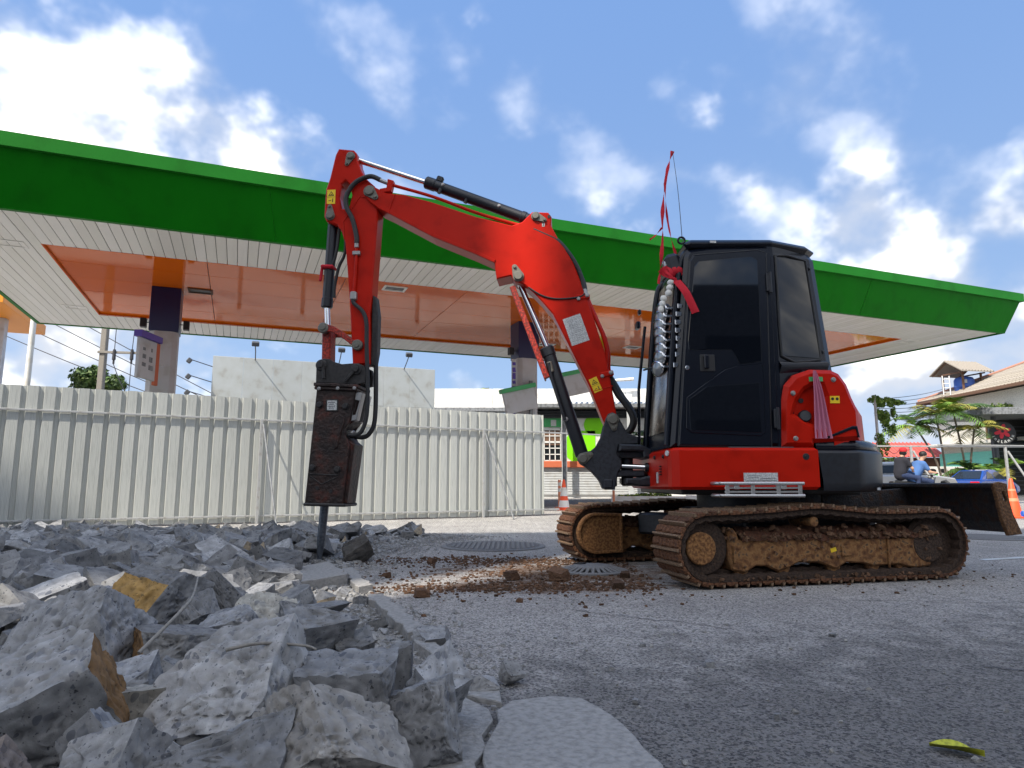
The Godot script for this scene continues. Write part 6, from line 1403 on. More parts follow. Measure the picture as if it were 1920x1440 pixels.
# ---------------------------------------------------------------- what stands behind
func leaves(mb: MB, c: Vector3, r: Vector3, n: int, size: float, tones: Array, sd: int, lumps := 14) -> void:
	var q := RandomNumberGenerator.new(); q.seed = sd
	var cl := []
	for i in lumps:
		var d := Vector3(q.randfn(), q.randfn(), q.randfn()).normalized() * pow(q.randf(), 0.4)
		cl.push_back([c + d * r * 0.8, q.randf_range(0.25, 0.5)])
	for i in n:
		var k: Array = cl[q.randi() % lumps]
		var d := Vector3(q.randfn(), q.randfn(), q.randfn()).normalized() * pow(q.randf(), 0.33)
		var p: Vector3 = k[0] + d * r * k[1]
		var up := (d + Vector3(q.randfn(), q.randfn() + 0.8, q.randfn()) * 0.5).normalized(); var u := up.cross(Vector3(q.randfn(), q.randfn(), q.randfn())).normalized(); var w := up.cross(u)
		var s := size * q.randf_range(0.6, 1.3); var t: Color = tones[q.randi() % tones.size()]; mb.k = t * q.randf_range(0.75, 1.2)
		mb.tri(p - u * s, p + w * s * 0.45, p + u * s); mb.tri(p - u * s, p + u * s, p - w * s * 0.45)
	mb.k = Color.WHITE
const GREENS := [Color(0.05, 0.10, 0.02), Color(0.08, 0.14, 0.03), Color(0.035, 0.075, 0.015), Color(0.11, 0.17, 0.04)]
func tree(at: Vector3, h: float, r: Vector3, n: int, size: float, label: String, sd: int, tones := GREENS) -> void:
	var t := thing("broadleaf_tree", label, "tree", at)
	var m := MB.new(); m.tube(spline([Vector3.ZERO, Vector3(0.05, h * 0.3, 0), Vector3(-0.05, h * 0.6, 0.05), Vector3(0, h, 0)], 4), 0.14, 8, 0.05)
	for i in 5: m.tube(spline([Vector3(0, h * (0.5 + 0.08 * i), 0), Vector3(cos(i * 1.3) * r.x * 0.4, h * (0.6 + 0.08 * i), sin(i * 1.3) * r.z * 0.4), Vector3(cos(i * 1.3) * r.x * 0.7, h * (0.72 + 0.07 * i), sin(i * 1.3) * r.z * 0.7)], 4), 0.06, 6, 0.02)
	part(t, "trunk", m, M.bark)
	var c := MB.new(); leaves(c, Vector3(0, h, 0), r, n, size, tones, sd, 18); part(t, "crown", c, M.leaf)
func shrub(at: Vector3, r: Vector3, n: int, size: float, label: String, sd: int, tones := GREENS) -> void:
	var t := thing("shrub", label, "shrub", at)
	var m := MB.new()
	for i in 5: m.tube(PackedVector3Array([Vector3(r.x * 0.4 * cos(i * 2.0), 0, r.z * 0.3 * sin(i * 2.0)), Vector3(r.x * 0.6 * cos(i * 2.0), r.y * 1.2, r.z * 0.5 * sin(i * 2.0))]), 0.02, 5)
	part(t, "stem", m, M.bark)
	var c := MB.new(); leaves(c, Vector3(0, r.y, 0), r, n, size, tones, sd); part(t, "foliage", c, M.leaf)
func palm(at: Vector3, stems: Array, label: String, sd: int) -> void:
	var t := thing("palm", label, "palm", at); var q := RandomNumberGenerator.new(); q.seed = sd
	for s in stems:   # [lean x, height, lean z, frond length, frond count]
		var top := Vector3(s[0], s[1], s[2]); var m := MB.new(); m.tube(spline([Vector3(s[0] * 0.1, 0, 0), Vector3(s[0] * 0.35, s[1] * 0.5, s[2] * 0.4), top], 6), 0.07, 8, 0.05); part(t, "trunk", m, M.bark)
		for f in s[4]:
			var a: float = TAU * f / s[4] + q.randf() * 0.5; var el := q.randf_range(0.1, 1.25); var L: float = s[3] * q.randf_range(0.75, 1.1)
			var d := Vector3(cos(a) * cos(el), sin(el), sin(a) * cos(el)); var pts := []
			for i in 5: pts.push_back(top + d * L * i / 4.0 + Vector3(cos(a) * 0.12, -1.0, sin(a) * 0.12) * L * 0.55 * pow(i / 4.0, 2.0))
			var sp := spline(pts, 4); var fm := MB.new(); var tone: Color = [Color(0.06, 0.13, 0.02), Color(0.09, 0.18, 0.025), Color(0.16, 0.27, 0.03), Color(0.04, 0.085, 0.015), Color(0.24, 0.22, 0.04)][q.randi() % 5]; fm.k = tone
			fm.tube(sp, 0.014, 5, 0.005)
			for i in range(2, sp.size()):
				var dir := (sp[i] - sp[i - 1]).normalized(); var side := dir.cross(Vector3.UP).normalized(); var w := 0.42 * sin(PI * (0.12 + 0.85 * float(i) / sp.size())) * L / 1.3
				for sg in [-1.0, 1.0]:
					for k in 2:
						var b := sp[i] - dir * 0.03 * k; var tip: Vector3 = b + side * sg * w + dir * w * 0.7 - Vector3(0, w * q.randf_range(0.2, 0.6), 0); fm.k = tone * q.randf_range(0.8, 1.25)
						fm.tri(b - dir * 0.038, b + dir * 0.038, tip)
			part(t, "frond", fm, M.leaf)

func net(bones: Array, cell: float, k := 0.03) -> MB:   # tapered capsules [a, b, ra, rb] melted into one surface
	var lo := Vector3.INF; var hi := -Vector3.INF
	for b in bones:
		for e in [[b[0], b[2]], [b[1], b[3]]]:
			lo = lo.min(e[0] - Vector3.ONE * (e[1] + cell * 2)); hi = hi.max(e[0] + Vector3.ONE * (e[1] + cell * 2))
	var n := Vector3i((hi - lo) / cell) + Vector3i.ONE * 2
	var f := PackedFloat32Array(); f.resize(n.x * n.y * n.z)
	for z in n.z:
		for y in n.y:
			for x in n.x:
				var p := lo + Vector3(x, y, z) * cell; var d := 1e3
				for b in bones:
					var ab: Vector3 = b[1] - b[0]; var t := clampf((p - b[0]).dot(ab) / maxf(ab.length_squared(), 1e-9), 0, 1)
					var e: float = (p - b[0] - ab * t).length() - lerpf(b[2], b[3], t)
					var h := clampf(0.5 + 0.5 * (d - e) / k, 0, 1); d = lerpf(d, e, h) - k * h * (1.0 - h)
				f[(z * n.y + y) * n.x + x] = d
	var at := func(x: int, y: int, z: int) -> float: return f[(z * n.y + y) * n.x + x]
	var vid := {}; var vs := []
	for z in n.z - 1:
		for y in n.y - 1:
			for x in n.x - 1:
				var s := Vector3.ZERO; var c := 0
				for e in [[0, 0, 0, 1, 0, 0], [0, 1, 0, 1, 1, 0], [0, 0, 1, 1, 0, 1], [0, 1, 1, 1, 1, 1], [0, 0, 0, 0, 1, 0], [1, 0, 0, 1, 1, 0], [0, 0, 1, 0, 1, 1], [1, 0, 1, 1, 1, 1], [0, 0, 0, 0, 0, 1], [1, 0, 0, 1, 0, 1], [0, 1, 0, 0, 1, 1], [1, 1, 0, 1, 1, 1]]:
					var a: float = at.call(x + e[0], y + e[1], z + e[2]); var b: float = at.call(x + e[3], y + e[4], z + e[5])
					if (a < 0) != (b < 0): s += Vector3(e[0], e[1], e[2]).lerp(Vector3(e[3], e[4], e[5]), a / (a - b)); c += 1
				if c: vid[(z * n.y + y) * n.x + x] = vs.size(); vs.push_back(lo + (Vector3(x, y, z) + s / c) * cell)
	var nr := []
	for p in vs: nr.push_back(Vector3.ZERO)
	var quads := []
	for z in range(1, n.z - 1):
		for y in range(1, n.y - 1):
			for x in range(1, n.x - 1):
				var a: float = at.call(x, y, z)
				for ax in 3:
					var o := [[1, 0, 0], [0, 1, 0], [0, 0, 1]][ax] as Array
					var b: float = at.call(x + o[0], y + o[1], z + o[2])
					if (a < 0) == (b < 0): continue
					var u := [[0, 1, 0], [0, 0, 1], [1, 0, 0]][ax] as Array; var w := [[0, 0, 1], [1, 0, 0], [0, 1, 0]][ax] as Array
					var id := func(i: int, j: int) -> int: return vid.get(((z - i * u[2] - j * w[2]) * n.y + y - i * u[1] - j * w[1]) * n.x + x - i * u[0] - j * w[0], 0)
					var qd := [id.call(0, 0), id.call(1, 0), id.call(1, 1), id.call(0, 1)]
					if a > 0: qd.reverse()
					quads.push_back(qd)
	for q in quads:
		var fn: Vector3 = (vs[q[2]] - vs[q[0]]).cross(vs[q[3]] - vs[q[1]])
		for i in q: nr[i] += fn
	var m := MB.new()
	for q in quads:
		m.trin(vs[q[0]], vs[q[1]], vs[q[2]], nr[q[0]], nr[q[1]], nr[q[2]]); m.trin(vs[q[0]], vs[q[2]], vs[q[3]], nr[q[0]], nr[q[2]], nr[q[3]])
	return m

func wheel(parent: Node, at: Vector3, r: float, w: float) -> void:
	var t := MB.new(); t.cyl(at - Vector3(0, 0, w / 2), at + Vector3(0, 0, w / 2), r, -1, 28, r * 0.12); var o := part(parent, "wheel", t, M.tyre)
	var k := MB.new(); k.cyl(at - Vector3(0, 0, w / 2 + 0.008), at + Vector3(0, 0, w / 2 + 0.008), r * 0.66, -1, 24, 0.01); part(o, "rim", k, M.rim)
func hull(prof: Array, half: float, tuck: float) -> MB:   # side outline extruded with rounded flanks
	var m := MB.new(); m.prism(P2(prof), -half, half, tuck); return m
func build_car(at: Vector3, turn: float) -> void:
	var t := thing("parked_car", "blue saloon car parked by the kerb behind the dozer blade", "car", at, turn)
	part(t, "body", hull([-2.2, 0.30, -2.24, 0.62, -2.18, 0.90, -1.72, 0.95, 1.0, 0.94, 1.75, 0.82, 2.15, 0.66, 2.22, 0.40, 2.1, 0.26, 1.72, 0.26, 1.66, 0.48, 1.5, 0.62, 1.28, 0.62, 1.1, 0.48, 1.04, 0.24, -1.0, 0.24, -1.06, 0.48, -1.24, 0.62, -1.46, 0.62, -1.64, 0.48, -1.7, 0.26], 0.87, 0.09), M.car_blue)
	var g := MB.new(); var lo := [Vector3(-1.85, 0.93, 0.78), Vector3(-0.5, 0.93, 0.80), Vector3(0.45, 0.93, 0.80), Vector3(1.15, 0.92, 0.74)]; var hi := [Vector3(-1.0, 1.40, 0.56), Vector3(-0.45, 1.455, 0.58), Vector3(0.1, 1.44, 0.58), Vector3(0.42, 1.38, 0.55)]
	for s in [1.0, -1.0]:
		var f := func(p: Vector3) -> Vector3: return Vector3(p.x, p.y, p.z * s)
		for i in 3:
			if s > 0: g.quad(f.call(lo[i]), f.call(lo[i + 1]), f.call(hi[i + 1]), f.call(hi[i]))
			else: g.quad(f.call(lo[i + 1]), f.call(lo[i]), f.call(hi[i]), f.call(hi[i + 1]))
	for i in 3: g.quad(hi[i], hi[i + 1], Vector3(hi[i + 1].x, hi[i + 1].y, -hi[i + 1].z), Vector3(hi[i].x, hi[i].y, -hi[i].z))
	for p in [[lo[0], hi[0], 1.0], [lo[3], hi[3], -1.0]]:
		var a: Vector3 = p[0]; var b: Vector3 = p[1]; g.quad(a, b, Vector3(b.x, b.y, -b.z), Vector3(a.x, a.y, -a.z))
	part(t, "cabin", g, M.car_blue)
	for s in [1.0, -1.0]:
		for q in [[[-1.32, 1.0], [-0.48, 0.99], [-0.44, 1.38], [-0.9, 1.34]], [[-0.40, 0.99], [0.82, 0.98], [0.34, 1.33], [-0.37, 1.38]]]:
			var w := MB.new(); var pp := []
			for p in q: pp.push_back(Vector3(p[0], p[1], s * (lerpf(0.80, 0.57, (p[1] - 0.93) / 0.5) + 0.012)))
			w.quad(pp[0], pp[1], pp[2], pp[3]); part(t, "side_window", w, M.glass_dark)
	for q in [[-1.78, -1.08, "rear_window"], [1.08, 0.48, "windscreen"]]:
		var w := MB.new(); var dx: float = -0.014 if q[0] < 0 else 0.014
		w.quad(Vector3(q[0] + dx, 0.985, 0.68), Vector3(q[1] + dx, 1.38, 0.50), Vector3(q[1] + dx, 1.38, -0.50), Vector3(q[0] + dx, 0.985, -0.68)); part(t, q[2], w, M.glass_dark)
	for s in [1.0, -1.0]:
		var l := MB.new(); l.box(Vector3(-2.19, 0.78, s * 0.60), Vector3(0.1, 0.12, 0.42), 0.03); part(t, "tail_light", l, M.tail_red)
		var mr := MB.new(); mr.box(Vector3(0.72, 0.98, s * 0.95), Vector3(0.16, 0.12, 0.16), 0.03); part(t, "mirror", mr, M.car_blue)
		for x in [-1.35, 1.38]: wheel(t, Vector3(x, 0.32, s * 0.78), 0.32, 0.2)
	var pl := MB.new(); pl.box(Vector3(-2.235, 0.62, 0), Vector3(0.02, 0.12, 0.4)); part(t, "number_plate", pl, M.label_white)
func build_pickup(at: Vector3, turn: float, label: String) -> void:
	var t := thing("pickup_truck", label, "pickup", at, turn, "silver pickups in the street")
	part(t, "body", hull([-2.6, 0.5, -2.62, 1.12, -0.75, 1.14, 1.15, 1.12, 2.45, 1.0, 2.6, 0.8, 2.58, 0.42, 2.1, 0.40, 2.0, 0.70, 1.72, 0.86, 1.4, 0.80, 1.2, 0.42, -1.1, 0.42, -1.2, 0.76, -1.5, 0.88, -1.82, 0.76, -1.95, 0.48], 0.9, 0.07), M.car_silver)
	var g := hull([-0.82, 1.12, -0.70, 1.66, -0.35, 1.75, 0.35, 1.74, 1.22, 1.13], 0.74, 0.1); part(t, "cabin", g, M.car_silver)
	for s in [1.0, -1.0]:
		for q in [[-0.68, 0.1, -0.60, 0.06], [0.15, 1.02, 0.10, 0.36]]:
			var w := MB.new(); w.prism(PackedVector2Array([Vector2(q[0], 1.2), Vector2(q[1], 1.2), Vector2(q[3], 1.62), Vector2(q[2], 1.62)]), s * 0.745 - 0.004, s * 0.745 + 0.004); part(t, "side_window", w, M.glass_dark)
		var l := MB.new(); l.box(Vector3(-2.6, 0.95, s * 0.82), Vector3(0.08, 0.34, 0.14), 0.02); part(t, "tail_light", l, M.tail_red)
		for x in [-1.52, 1.68]: wheel(t, Vector3(x, 0.38, s * 0.8), 0.38, 0.24)
	var rw := MB.new(); rw.box(Vector3(-0.80, 1.4, 0), Vector3(0.02, 0.36, 1.2), 0.0, Basis(Vector3(0, 0, 1), -0.2)); part(t, "rear_window", rw, M.glass_dark)
func build_riders() -> void:
	var at := Vector3(11.35, 0, -19.2)
	var b := thing("motorbike", "dark motorbike carrying two riders behind the grey pipe frame", "motorbike", at, 8.0)
	wheel(b, Vector3(-0.6, 0.29, 0), 0.29, 0.1); wheel(b, Vector3(0.62, 0.29, 0), 0.29, 0.09)
	var m := MB.new(); m.prism(P2([-0.8, 0.62, -0.75, 0.74, 0.0, 0.72, 0.2, 0.55, 0.45, 0.92, 0.56, 0.92, 0.40, 0.40, 0.1, 0.32, -0.4, 0.32]), -0.12, 0.12, 0.03); part(b, "body", m, M.dark_grey)
	var s := MB.new(); s.box(Vector3(-0.38, 0.77, 0), Vector3(0.78, 0.08, 0.24), 0.03); part(b, "seat", s, M.black)
	var h := MB.new(); h.tube(PackedVector3Array([Vector3(0.42, 1.02, -0.34), Vector3(0.5, 0.98, -0.1), Vector3(0.5, 0.98, 0.1), Vector3(0.42, 1.02, 0.34)]), 0.014, 6); h.tube(PackedVector3Array([Vector3(0.5, 0.98, 0), Vector3(0.62, 0.29, 0)]), 0.035, 6); part(b, "handlebar", h, M.black)
	for p in [[-0.08, 0.0, M.shirt_blue, M.jeans, "person in a blue T-shirt bent forward, steering the motorbike", false, 0.30], [-0.46, 0.10, M.cloth_dark, M.jeans, "person in black with a red cap sitting behind the motorbike's driver", true, 0.08]]:
		var o := thing("person", p[4], "person", at, 8.0); var x: float = p[0]; var lean: float = p[6]; var y: float = 0.82 + p[1]
		var hip := Vector3(x, y + 0.06, 0); var ch := Vector3(x + lean * 0.7, y + 0.42, 0); var nk := Vector3(x + lean, y + 0.56, 0); var hd := Vector3(x + lean + 0.08, y + 0.69, 0)
		var bones := [[hd, hd + Vector3(0.015, 0.06, 0), 0.085, 0.088], [hd + Vector3(0.075, -0.02, 0), hd + Vector3(0.10, -0.03, 0), 0.02, 0.012], [nk, hd, 0.055, 0.055]]
		var shirt := [[hip, ch, 0.16, 0.15], [ch + Vector3(0, 0.05, -0.13), ch + Vector3(0, 0.05, 0.13), 0.085, 0.085], [hip + Vector3(0, 0.1, -0.07), ch + Vector3(0, 0, -0.08), 0.12, 0.12], [hip + Vector3(0, 0.1, 0.07), ch + Vector3(0, 0, 0.08), 0.12, 0.12]]
		var legs := []
		for s2 in [-1.0, 1.0]:
			var sh := ch + Vector3(0, 0.06, s2 * 0.19); var el := sh + Vector3(0.13, -0.24, s2 * 0.06); var hn := Vector3(0.40, 1.04, s2 * 0.31) if not p[5] else Vector3(x + 0.26, y + 0.16, s2 * 0.17)
			shirt.push_back([sh, sh.lerp(el, 0.65), 0.068, 0.062]); bones.push_back([sh.lerp(el, 0.5), el, 0.045, 0.04]); bones.push_back([el, hn, 0.04, 0.028])
			for k in 4: bones.push_back([hn + Vector3(0.0, 0.0, (k - 1.5) * 0.02), hn + Vector3(0.055 - 0.006 * absf(k - 1.0), -0.02, (k - 1.5) * 0.021), 0.011, 0.009])
			bones.push_back([hn + Vector3(0, 0, -s2 * 0.03), hn + Vector3(0.03, -0.02, -s2 * 0.05), 0.011, 0.009])
			var kn := hip + Vector3(0.42, -0.02 - 0.06, s2 * 0.17); var an := kn + Vector3(-0.06, -0.42, 0.0)
			legs.push_back([hip + Vector3(0, 0, s2 * 0.09), kn, 0.095, 0.068]); legs.push_back([kn, an, 0.066, 0.045]); legs.push_back([an, an + Vector3(0.14, -0.04, 0), 0.045, 0.035])
		var body := part(o, "body", net(bones, 0.022, 0.02), M.skin)
		part(body, "shirt", net(shirt, 0.03, 0.05), p[2]); part(body, "trousers", net(legs, 0.03, 0.04), p[3])
		var hr := MB.new(); hr.xf = Transform3D(Basis(Vector3(0, 0, 1), 0.2), hd + Vector3(-0.01, 0.05, 0)); hr.lathe([[0.094, -0.03], [0.104, 0.01], [0.09, 0.06], [0.05, 0.092], [0.0, 0.10]], 16)
		if p[5]: hr.box(Vector3(0.12, 0.0, 0), Vector3(0.12, 0.014, 0.13), 0.005)
		part(body, "cap" if p[5] else "hair", hr, M.cap_red if p[5] else M.hair)
		if p[5]:
			var h2 := MB.new(); h2.xf = Transform3D(Basis(), hd + Vector3(-0.03, -0.01, 0)); h2.lathe([[0.06, -0.07], [0.092, -0.03], [0.096, 0.03]], 14); part(body, "hair", h2, M.hair)
func cone(at: Vector3, h: float, banded: bool, label: String) -> void:
	var t := thing("traffic_cone", label, "traffic cone", at); var b := MB.new(); b.box(Vector3(0, 0.02, 0), Vector3(h * 0.5, 0.04, h * 0.5), 0.01); part(t, "base", b, M.cone_orange)
	var r := func(y: float) -> float: return lerpf(h * 0.19, h * 0.035, y / h)
	var m := MB.new(); m.lathe([[r.call(0.04), 0.04], [r.call(h * 0.97), h * 0.97], [r.call(h) * 0.6, h], [0.0, h]], 24); part(t, "cone_body", m, M.cone_orange)
	for q in ([[0.10, 0.32], [0.46, 0.74]] if banded else []):
		var s := MB.new(); s.lathe([[r.call(h * q[0]) + 0.003, h * q[0]], [r.call(h * q[1]) + 0.003, h * q[1]]], 24); part(t, "reflective_band", s, M.white_paint)
	for q in ([[0.42, 0.5], [0.68, 0.73]] if not banded else []):
		var s := MB.new(); s.lathe([[r.call(h * q[0]) + 0.003, h * q[0]], [r.call(h * q[1]) + 0.003, h * q[1]]], 24); part(t, "reflective_band", s, M.cone_pale)
func wires(lines: Array, label: String) -> void:
	for l in lines:
		var m := MB.new(); var a: Vector3 = l[0]; var b: Vector3 = l[1]; var sag: float = l[2]; var p := []
		for i in 9: var t := i / 8.0; p.push_back(a.lerp(b, t) - Vector3(0, sag * 4.0 * t * (1.0 - t), 0))
		m.tube(PackedVector3Array(p), l[3], 5); solo("overhead_wire", m, M.wire, l[4] if l.size() > 4 else label, "cable", Vector3.ZERO, 0.0, label)

func build_background() -> void:
	# blank grey billboard with arm lamps
	var e := Vector3(0.9277, 0, -0.3733)
	var bb := thing("billboard", "large blank grey billboard with arm lamps above the metal fence", "billboard", Vector3(-14.377, 0, -32), 21.92)
	rng.seed = 4
	for i in 8:
		for j in 2:
			var m := MB.new(); var g := rng.randf_range(0.93, 1.0); m.k = Color(g, g, g); m.box(Vector3(0.69 + i * 1.375, 5.75 - j * 2.1 + 0.04, 0), Vector3(1.37, 2.095, 0.06), 0.008, Basis(Vector3(1, 0, 0), rng.randf_range(-0.008, 0.008)) * Basis(Vector3.UP, rng.randf_range(-0.012, 0.012))); part(bb, "panel", m, M.board_grey)
	for x in [1.0, 4.0, 7.0, 10.0]:
		var m := MB.new(); m.box(Vector3(x, 3.3, -0.2), Vector3(0.2, 6.6, 0.2), 0.01); part(bb, "post", m, M.mid_grey)
	for q in [[1.9, 0], [5.9, 0], [9.3, 0]]:
		var m := MB.new(); m.tube(PackedVector3Array([Vector3(q[0], 6.75, 0.03), Vector3(q[0] - 0.02, 7.05, 0.8), Vector3(q[0] - 0.05, 7.2, 1.25)]), 0.025, 6); var o := part(bb, "lamp_arm", m, M.dark_grey)
		var l := MB.new(); l.box(Vector3(q[0] - 0.05, 7.3, 1.35), Vector3(0.34, 0.22, 0.2), 0.03, Basis(Vector3(1, 0, 0), 0.5)); part(o, "floodlight", l, M.dark_grey)
	for k in 3:
		var y := 6.3 - k * 0.75; var m := MB.new(); m.tube(PackedVector3Array([Vector3(0.0, y, 0.0), Vector3(-0.9, y + 0.18, 0.6)]), 0.022, 6); var o := part(bb, "lamp_arm", m, M.dark_grey)
		var l := MB.new(); l.box(Vector3(-0.98, y + 0.12, 0.65), Vector3(0.2, 0.24, 0.2), 0.03, Basis(Vector3(0, 0, 1), -0.6)); part(o, "floodlight", l, M.dark_grey)
	# electricity pole, tree, white mast, wires at left
	var ep := thing("electricity_pole", "grey concrete electricity pole with crossarm beside the round tree", "pole", Vector3(-20.9, 0, -34))
	var pm := MB.new(); pm.box(Vector3(0, 5.5, 0), Vector3(0.3, 11, 0.26), 0.03); part(ep, "post", pm, M.weathered_pole)
	var pa := MB.new(); pa.box(Vector3(0.95, 7.35, 0.16), Vector3(2.3, 0.12, 0.1), 0.01, Basis(Vector3(0, 0, 1), -0.03)); part(ep, "crossarm", pa, M.weathered_pole)
	for x in [0.7, 1.6]:
		var m := MB.new(); m.cyl(Vector3(x, 6.95, 0.25), Vector3(x, 7.5, 0.25), 0.09, 0.07, 10, 0.02); m.cyl(Vector3(x, 6.75, 0.25), Vector3(x, 6.95, 0.25), 0.05, -1, 8); part(ep, "insulator", m, M.wire)
	tree(Vector3(-22.6, 0, -36.5), 6.2, Vector3(1.55, 1.25, 1.4), 5200, 0.15, "round bright green tree beside the electricity pole", 71)
	var wm := MB.new(); wm.cyl(Vector3.ZERO, Vector3(0, 9.5, 0), 0.11, 0.09, 12); solo("white_mast", wm, M.white_paint, "slim white mast rising behind the left end of the fence", "mast", Vector3(-17.4, 0, -24))
	wires([[Vector3(-32, 10.4, -38), Vector3(-18.8, 5.2, -38), 0.15, 0.025, "lowest of the slanting wires left of the white mast"], [Vector3(-32, 11.6, -38), Vector3(-18.2, 5.4, -38), 0.15, 0.025, "second slanting wire from below at the left edge"], [Vector3(-32, 12.8, -38), Vector3(-17.6, 5.6, -38), 0.15, 0.025, "third slanting wire from below at the left edge"], [Vector3(-32, 14.0, -38), Vector3(-17.0, 5.8, -38), 0.15, 0.025, "fourth slanting wire from below at the left edge"], [Vector3(-34, 9.0, -38), Vector3(-20, 11.6, -38), 0.15, 0.022, "wire rising to the right under the canopy corner"], [Vector3(-34, 10.6, -40), Vector3(-20, 13.0, -40), 0.15, 0.022, "upper wire rising to the right under the canopy corner"], [Vector3(-20.2, 12.5, -33.75), Vector3(-20.2, 7.5, -33.75), 0.0, 0.02, "drop wire to the left insulator of the pole"], [Vector3(-19.1, 12.5, -33.75), Vector3(-19.3, 7.5, -33.75), 0.0, 0.02, "drop wire to the right insulator of the pole"], [Vector3(-20.2, 6.75, -33.75), Vector3(-18.9, 4.6, -33.75), 0.25, 0.02, "wire hanging below the pole's left insulator"], [Vector3(-19.3, 6.75, -33.75), Vector3(-19.3, 4.6, -33.75), 0.0, 0.02, "wire hanging below the pole's right insulator"]], "overhead wires at the left")
	var oc := thing("orange_canopy", "orange underside of another canopy at the left frame edge", "canopy", Vector3(-27.5, 0, -30), 21.92)
	var om := MB.new(); om.box(Vector3(0, 8.75, 0), Vector3(9.0, 0.5, 7.0), 0.02); part(oc, "slab", om, M.orange_plain)
	for x in [-3.5, 3.5]: var cm := MB.new(); cm.box(Vector3(x, 4.25, 0), Vector3(0.5, 8.5, 0.5), 0.02); part(oc, "column", cm, M.column_white)
	var gb := MB.new(); gb.box(Vector3(0, 0.0, 0), Vector3(1.15, 0.35, 0.5), 0.02); gb.box(Vector3(0, -1.25, 0), Vector3(0.9, 2.15, 0.4), 0.02); solo("fuel_pump", gb, M.shop_green, "green topped fuel pump below the left canopy column", "fuel pump", Vector3(-9.3, 2.52, -16.6), 21.92)
	# green edged boards on the second column
	for q in [[Vector3(1.0, 0, -21.6), 1.5, "white board with green edge left of the second column", -0.35], [Vector3(2.75, 0, -22.6), 2.0, "white and orange board with green edge right of the second column", 0.16]]:
		var t := thing("column_board", q[2], "sign", Vector3(q[0].x - 0.75 if q[3] < 0 else q[0].x - 0.7, 0, q[0].z + 0.4), 21.92)
		var bs := Basis(Vector3(0, 0, 1), 0.24)
		var m := MB.new(); m.box(Vector3(0, 3.35 if q[3] < 0 else 4.0, 0), Vector3(q[1] * 0.72, 0.72, 0.12), 0.01, bs); part(t, "board", m, M.column_white)  # darkened white, standing in for the shade under the canopy
		var g := MB.new(); g.box(Vector3(-0.08, 3.72 if q[3] < 0 else 4.38, 0), Vector3(q[1] * 0.72 + 0.12, 0.14, 0.26), 0.01, bs); part(t, "edge", g, M.shop_green)
		if q[3] > 0: var o2 := MB.new(); o2.box(Vector3(-0.55, 3.86, 0.01), Vector3(0.26, 0.72, 0.13), 0.01, bs); part(t, "orange_stripe", o2, M.orange_plain)
		var st := MB.new(); st.box(Vector3(-0.35 if q[3] > 0 else 0.4, 2.0, -0.05), Vector3(0.1, 4.0, 0.1)); part(t, "stand", st, M.mid_grey)
	var vs := thing("column_banner", "narrow vertical white strip with purple marks on the second column", "sign", Vector3(0.06, 0, -21.38), 21.92)
	var vm := MB.new(); vm.box(Vector3(0, 3.1, 0), Vector3(0.16, 3.2, 0.02)); part(vs, "strip", vm, M.label_white)
	for k in 15: var lm := MB.new(); lm.box(Vector3(0, 4.55 - k * 0.2, 0.012), Vector3(0.11, 0.10 + 0.05 * (k % 3), 0.008), 0.0, Basis(Vector3(0, 0, 1), 0.1 * (k % 2))); part(vs, "mark", lm, M.purple)
	build_shop(); build_right()

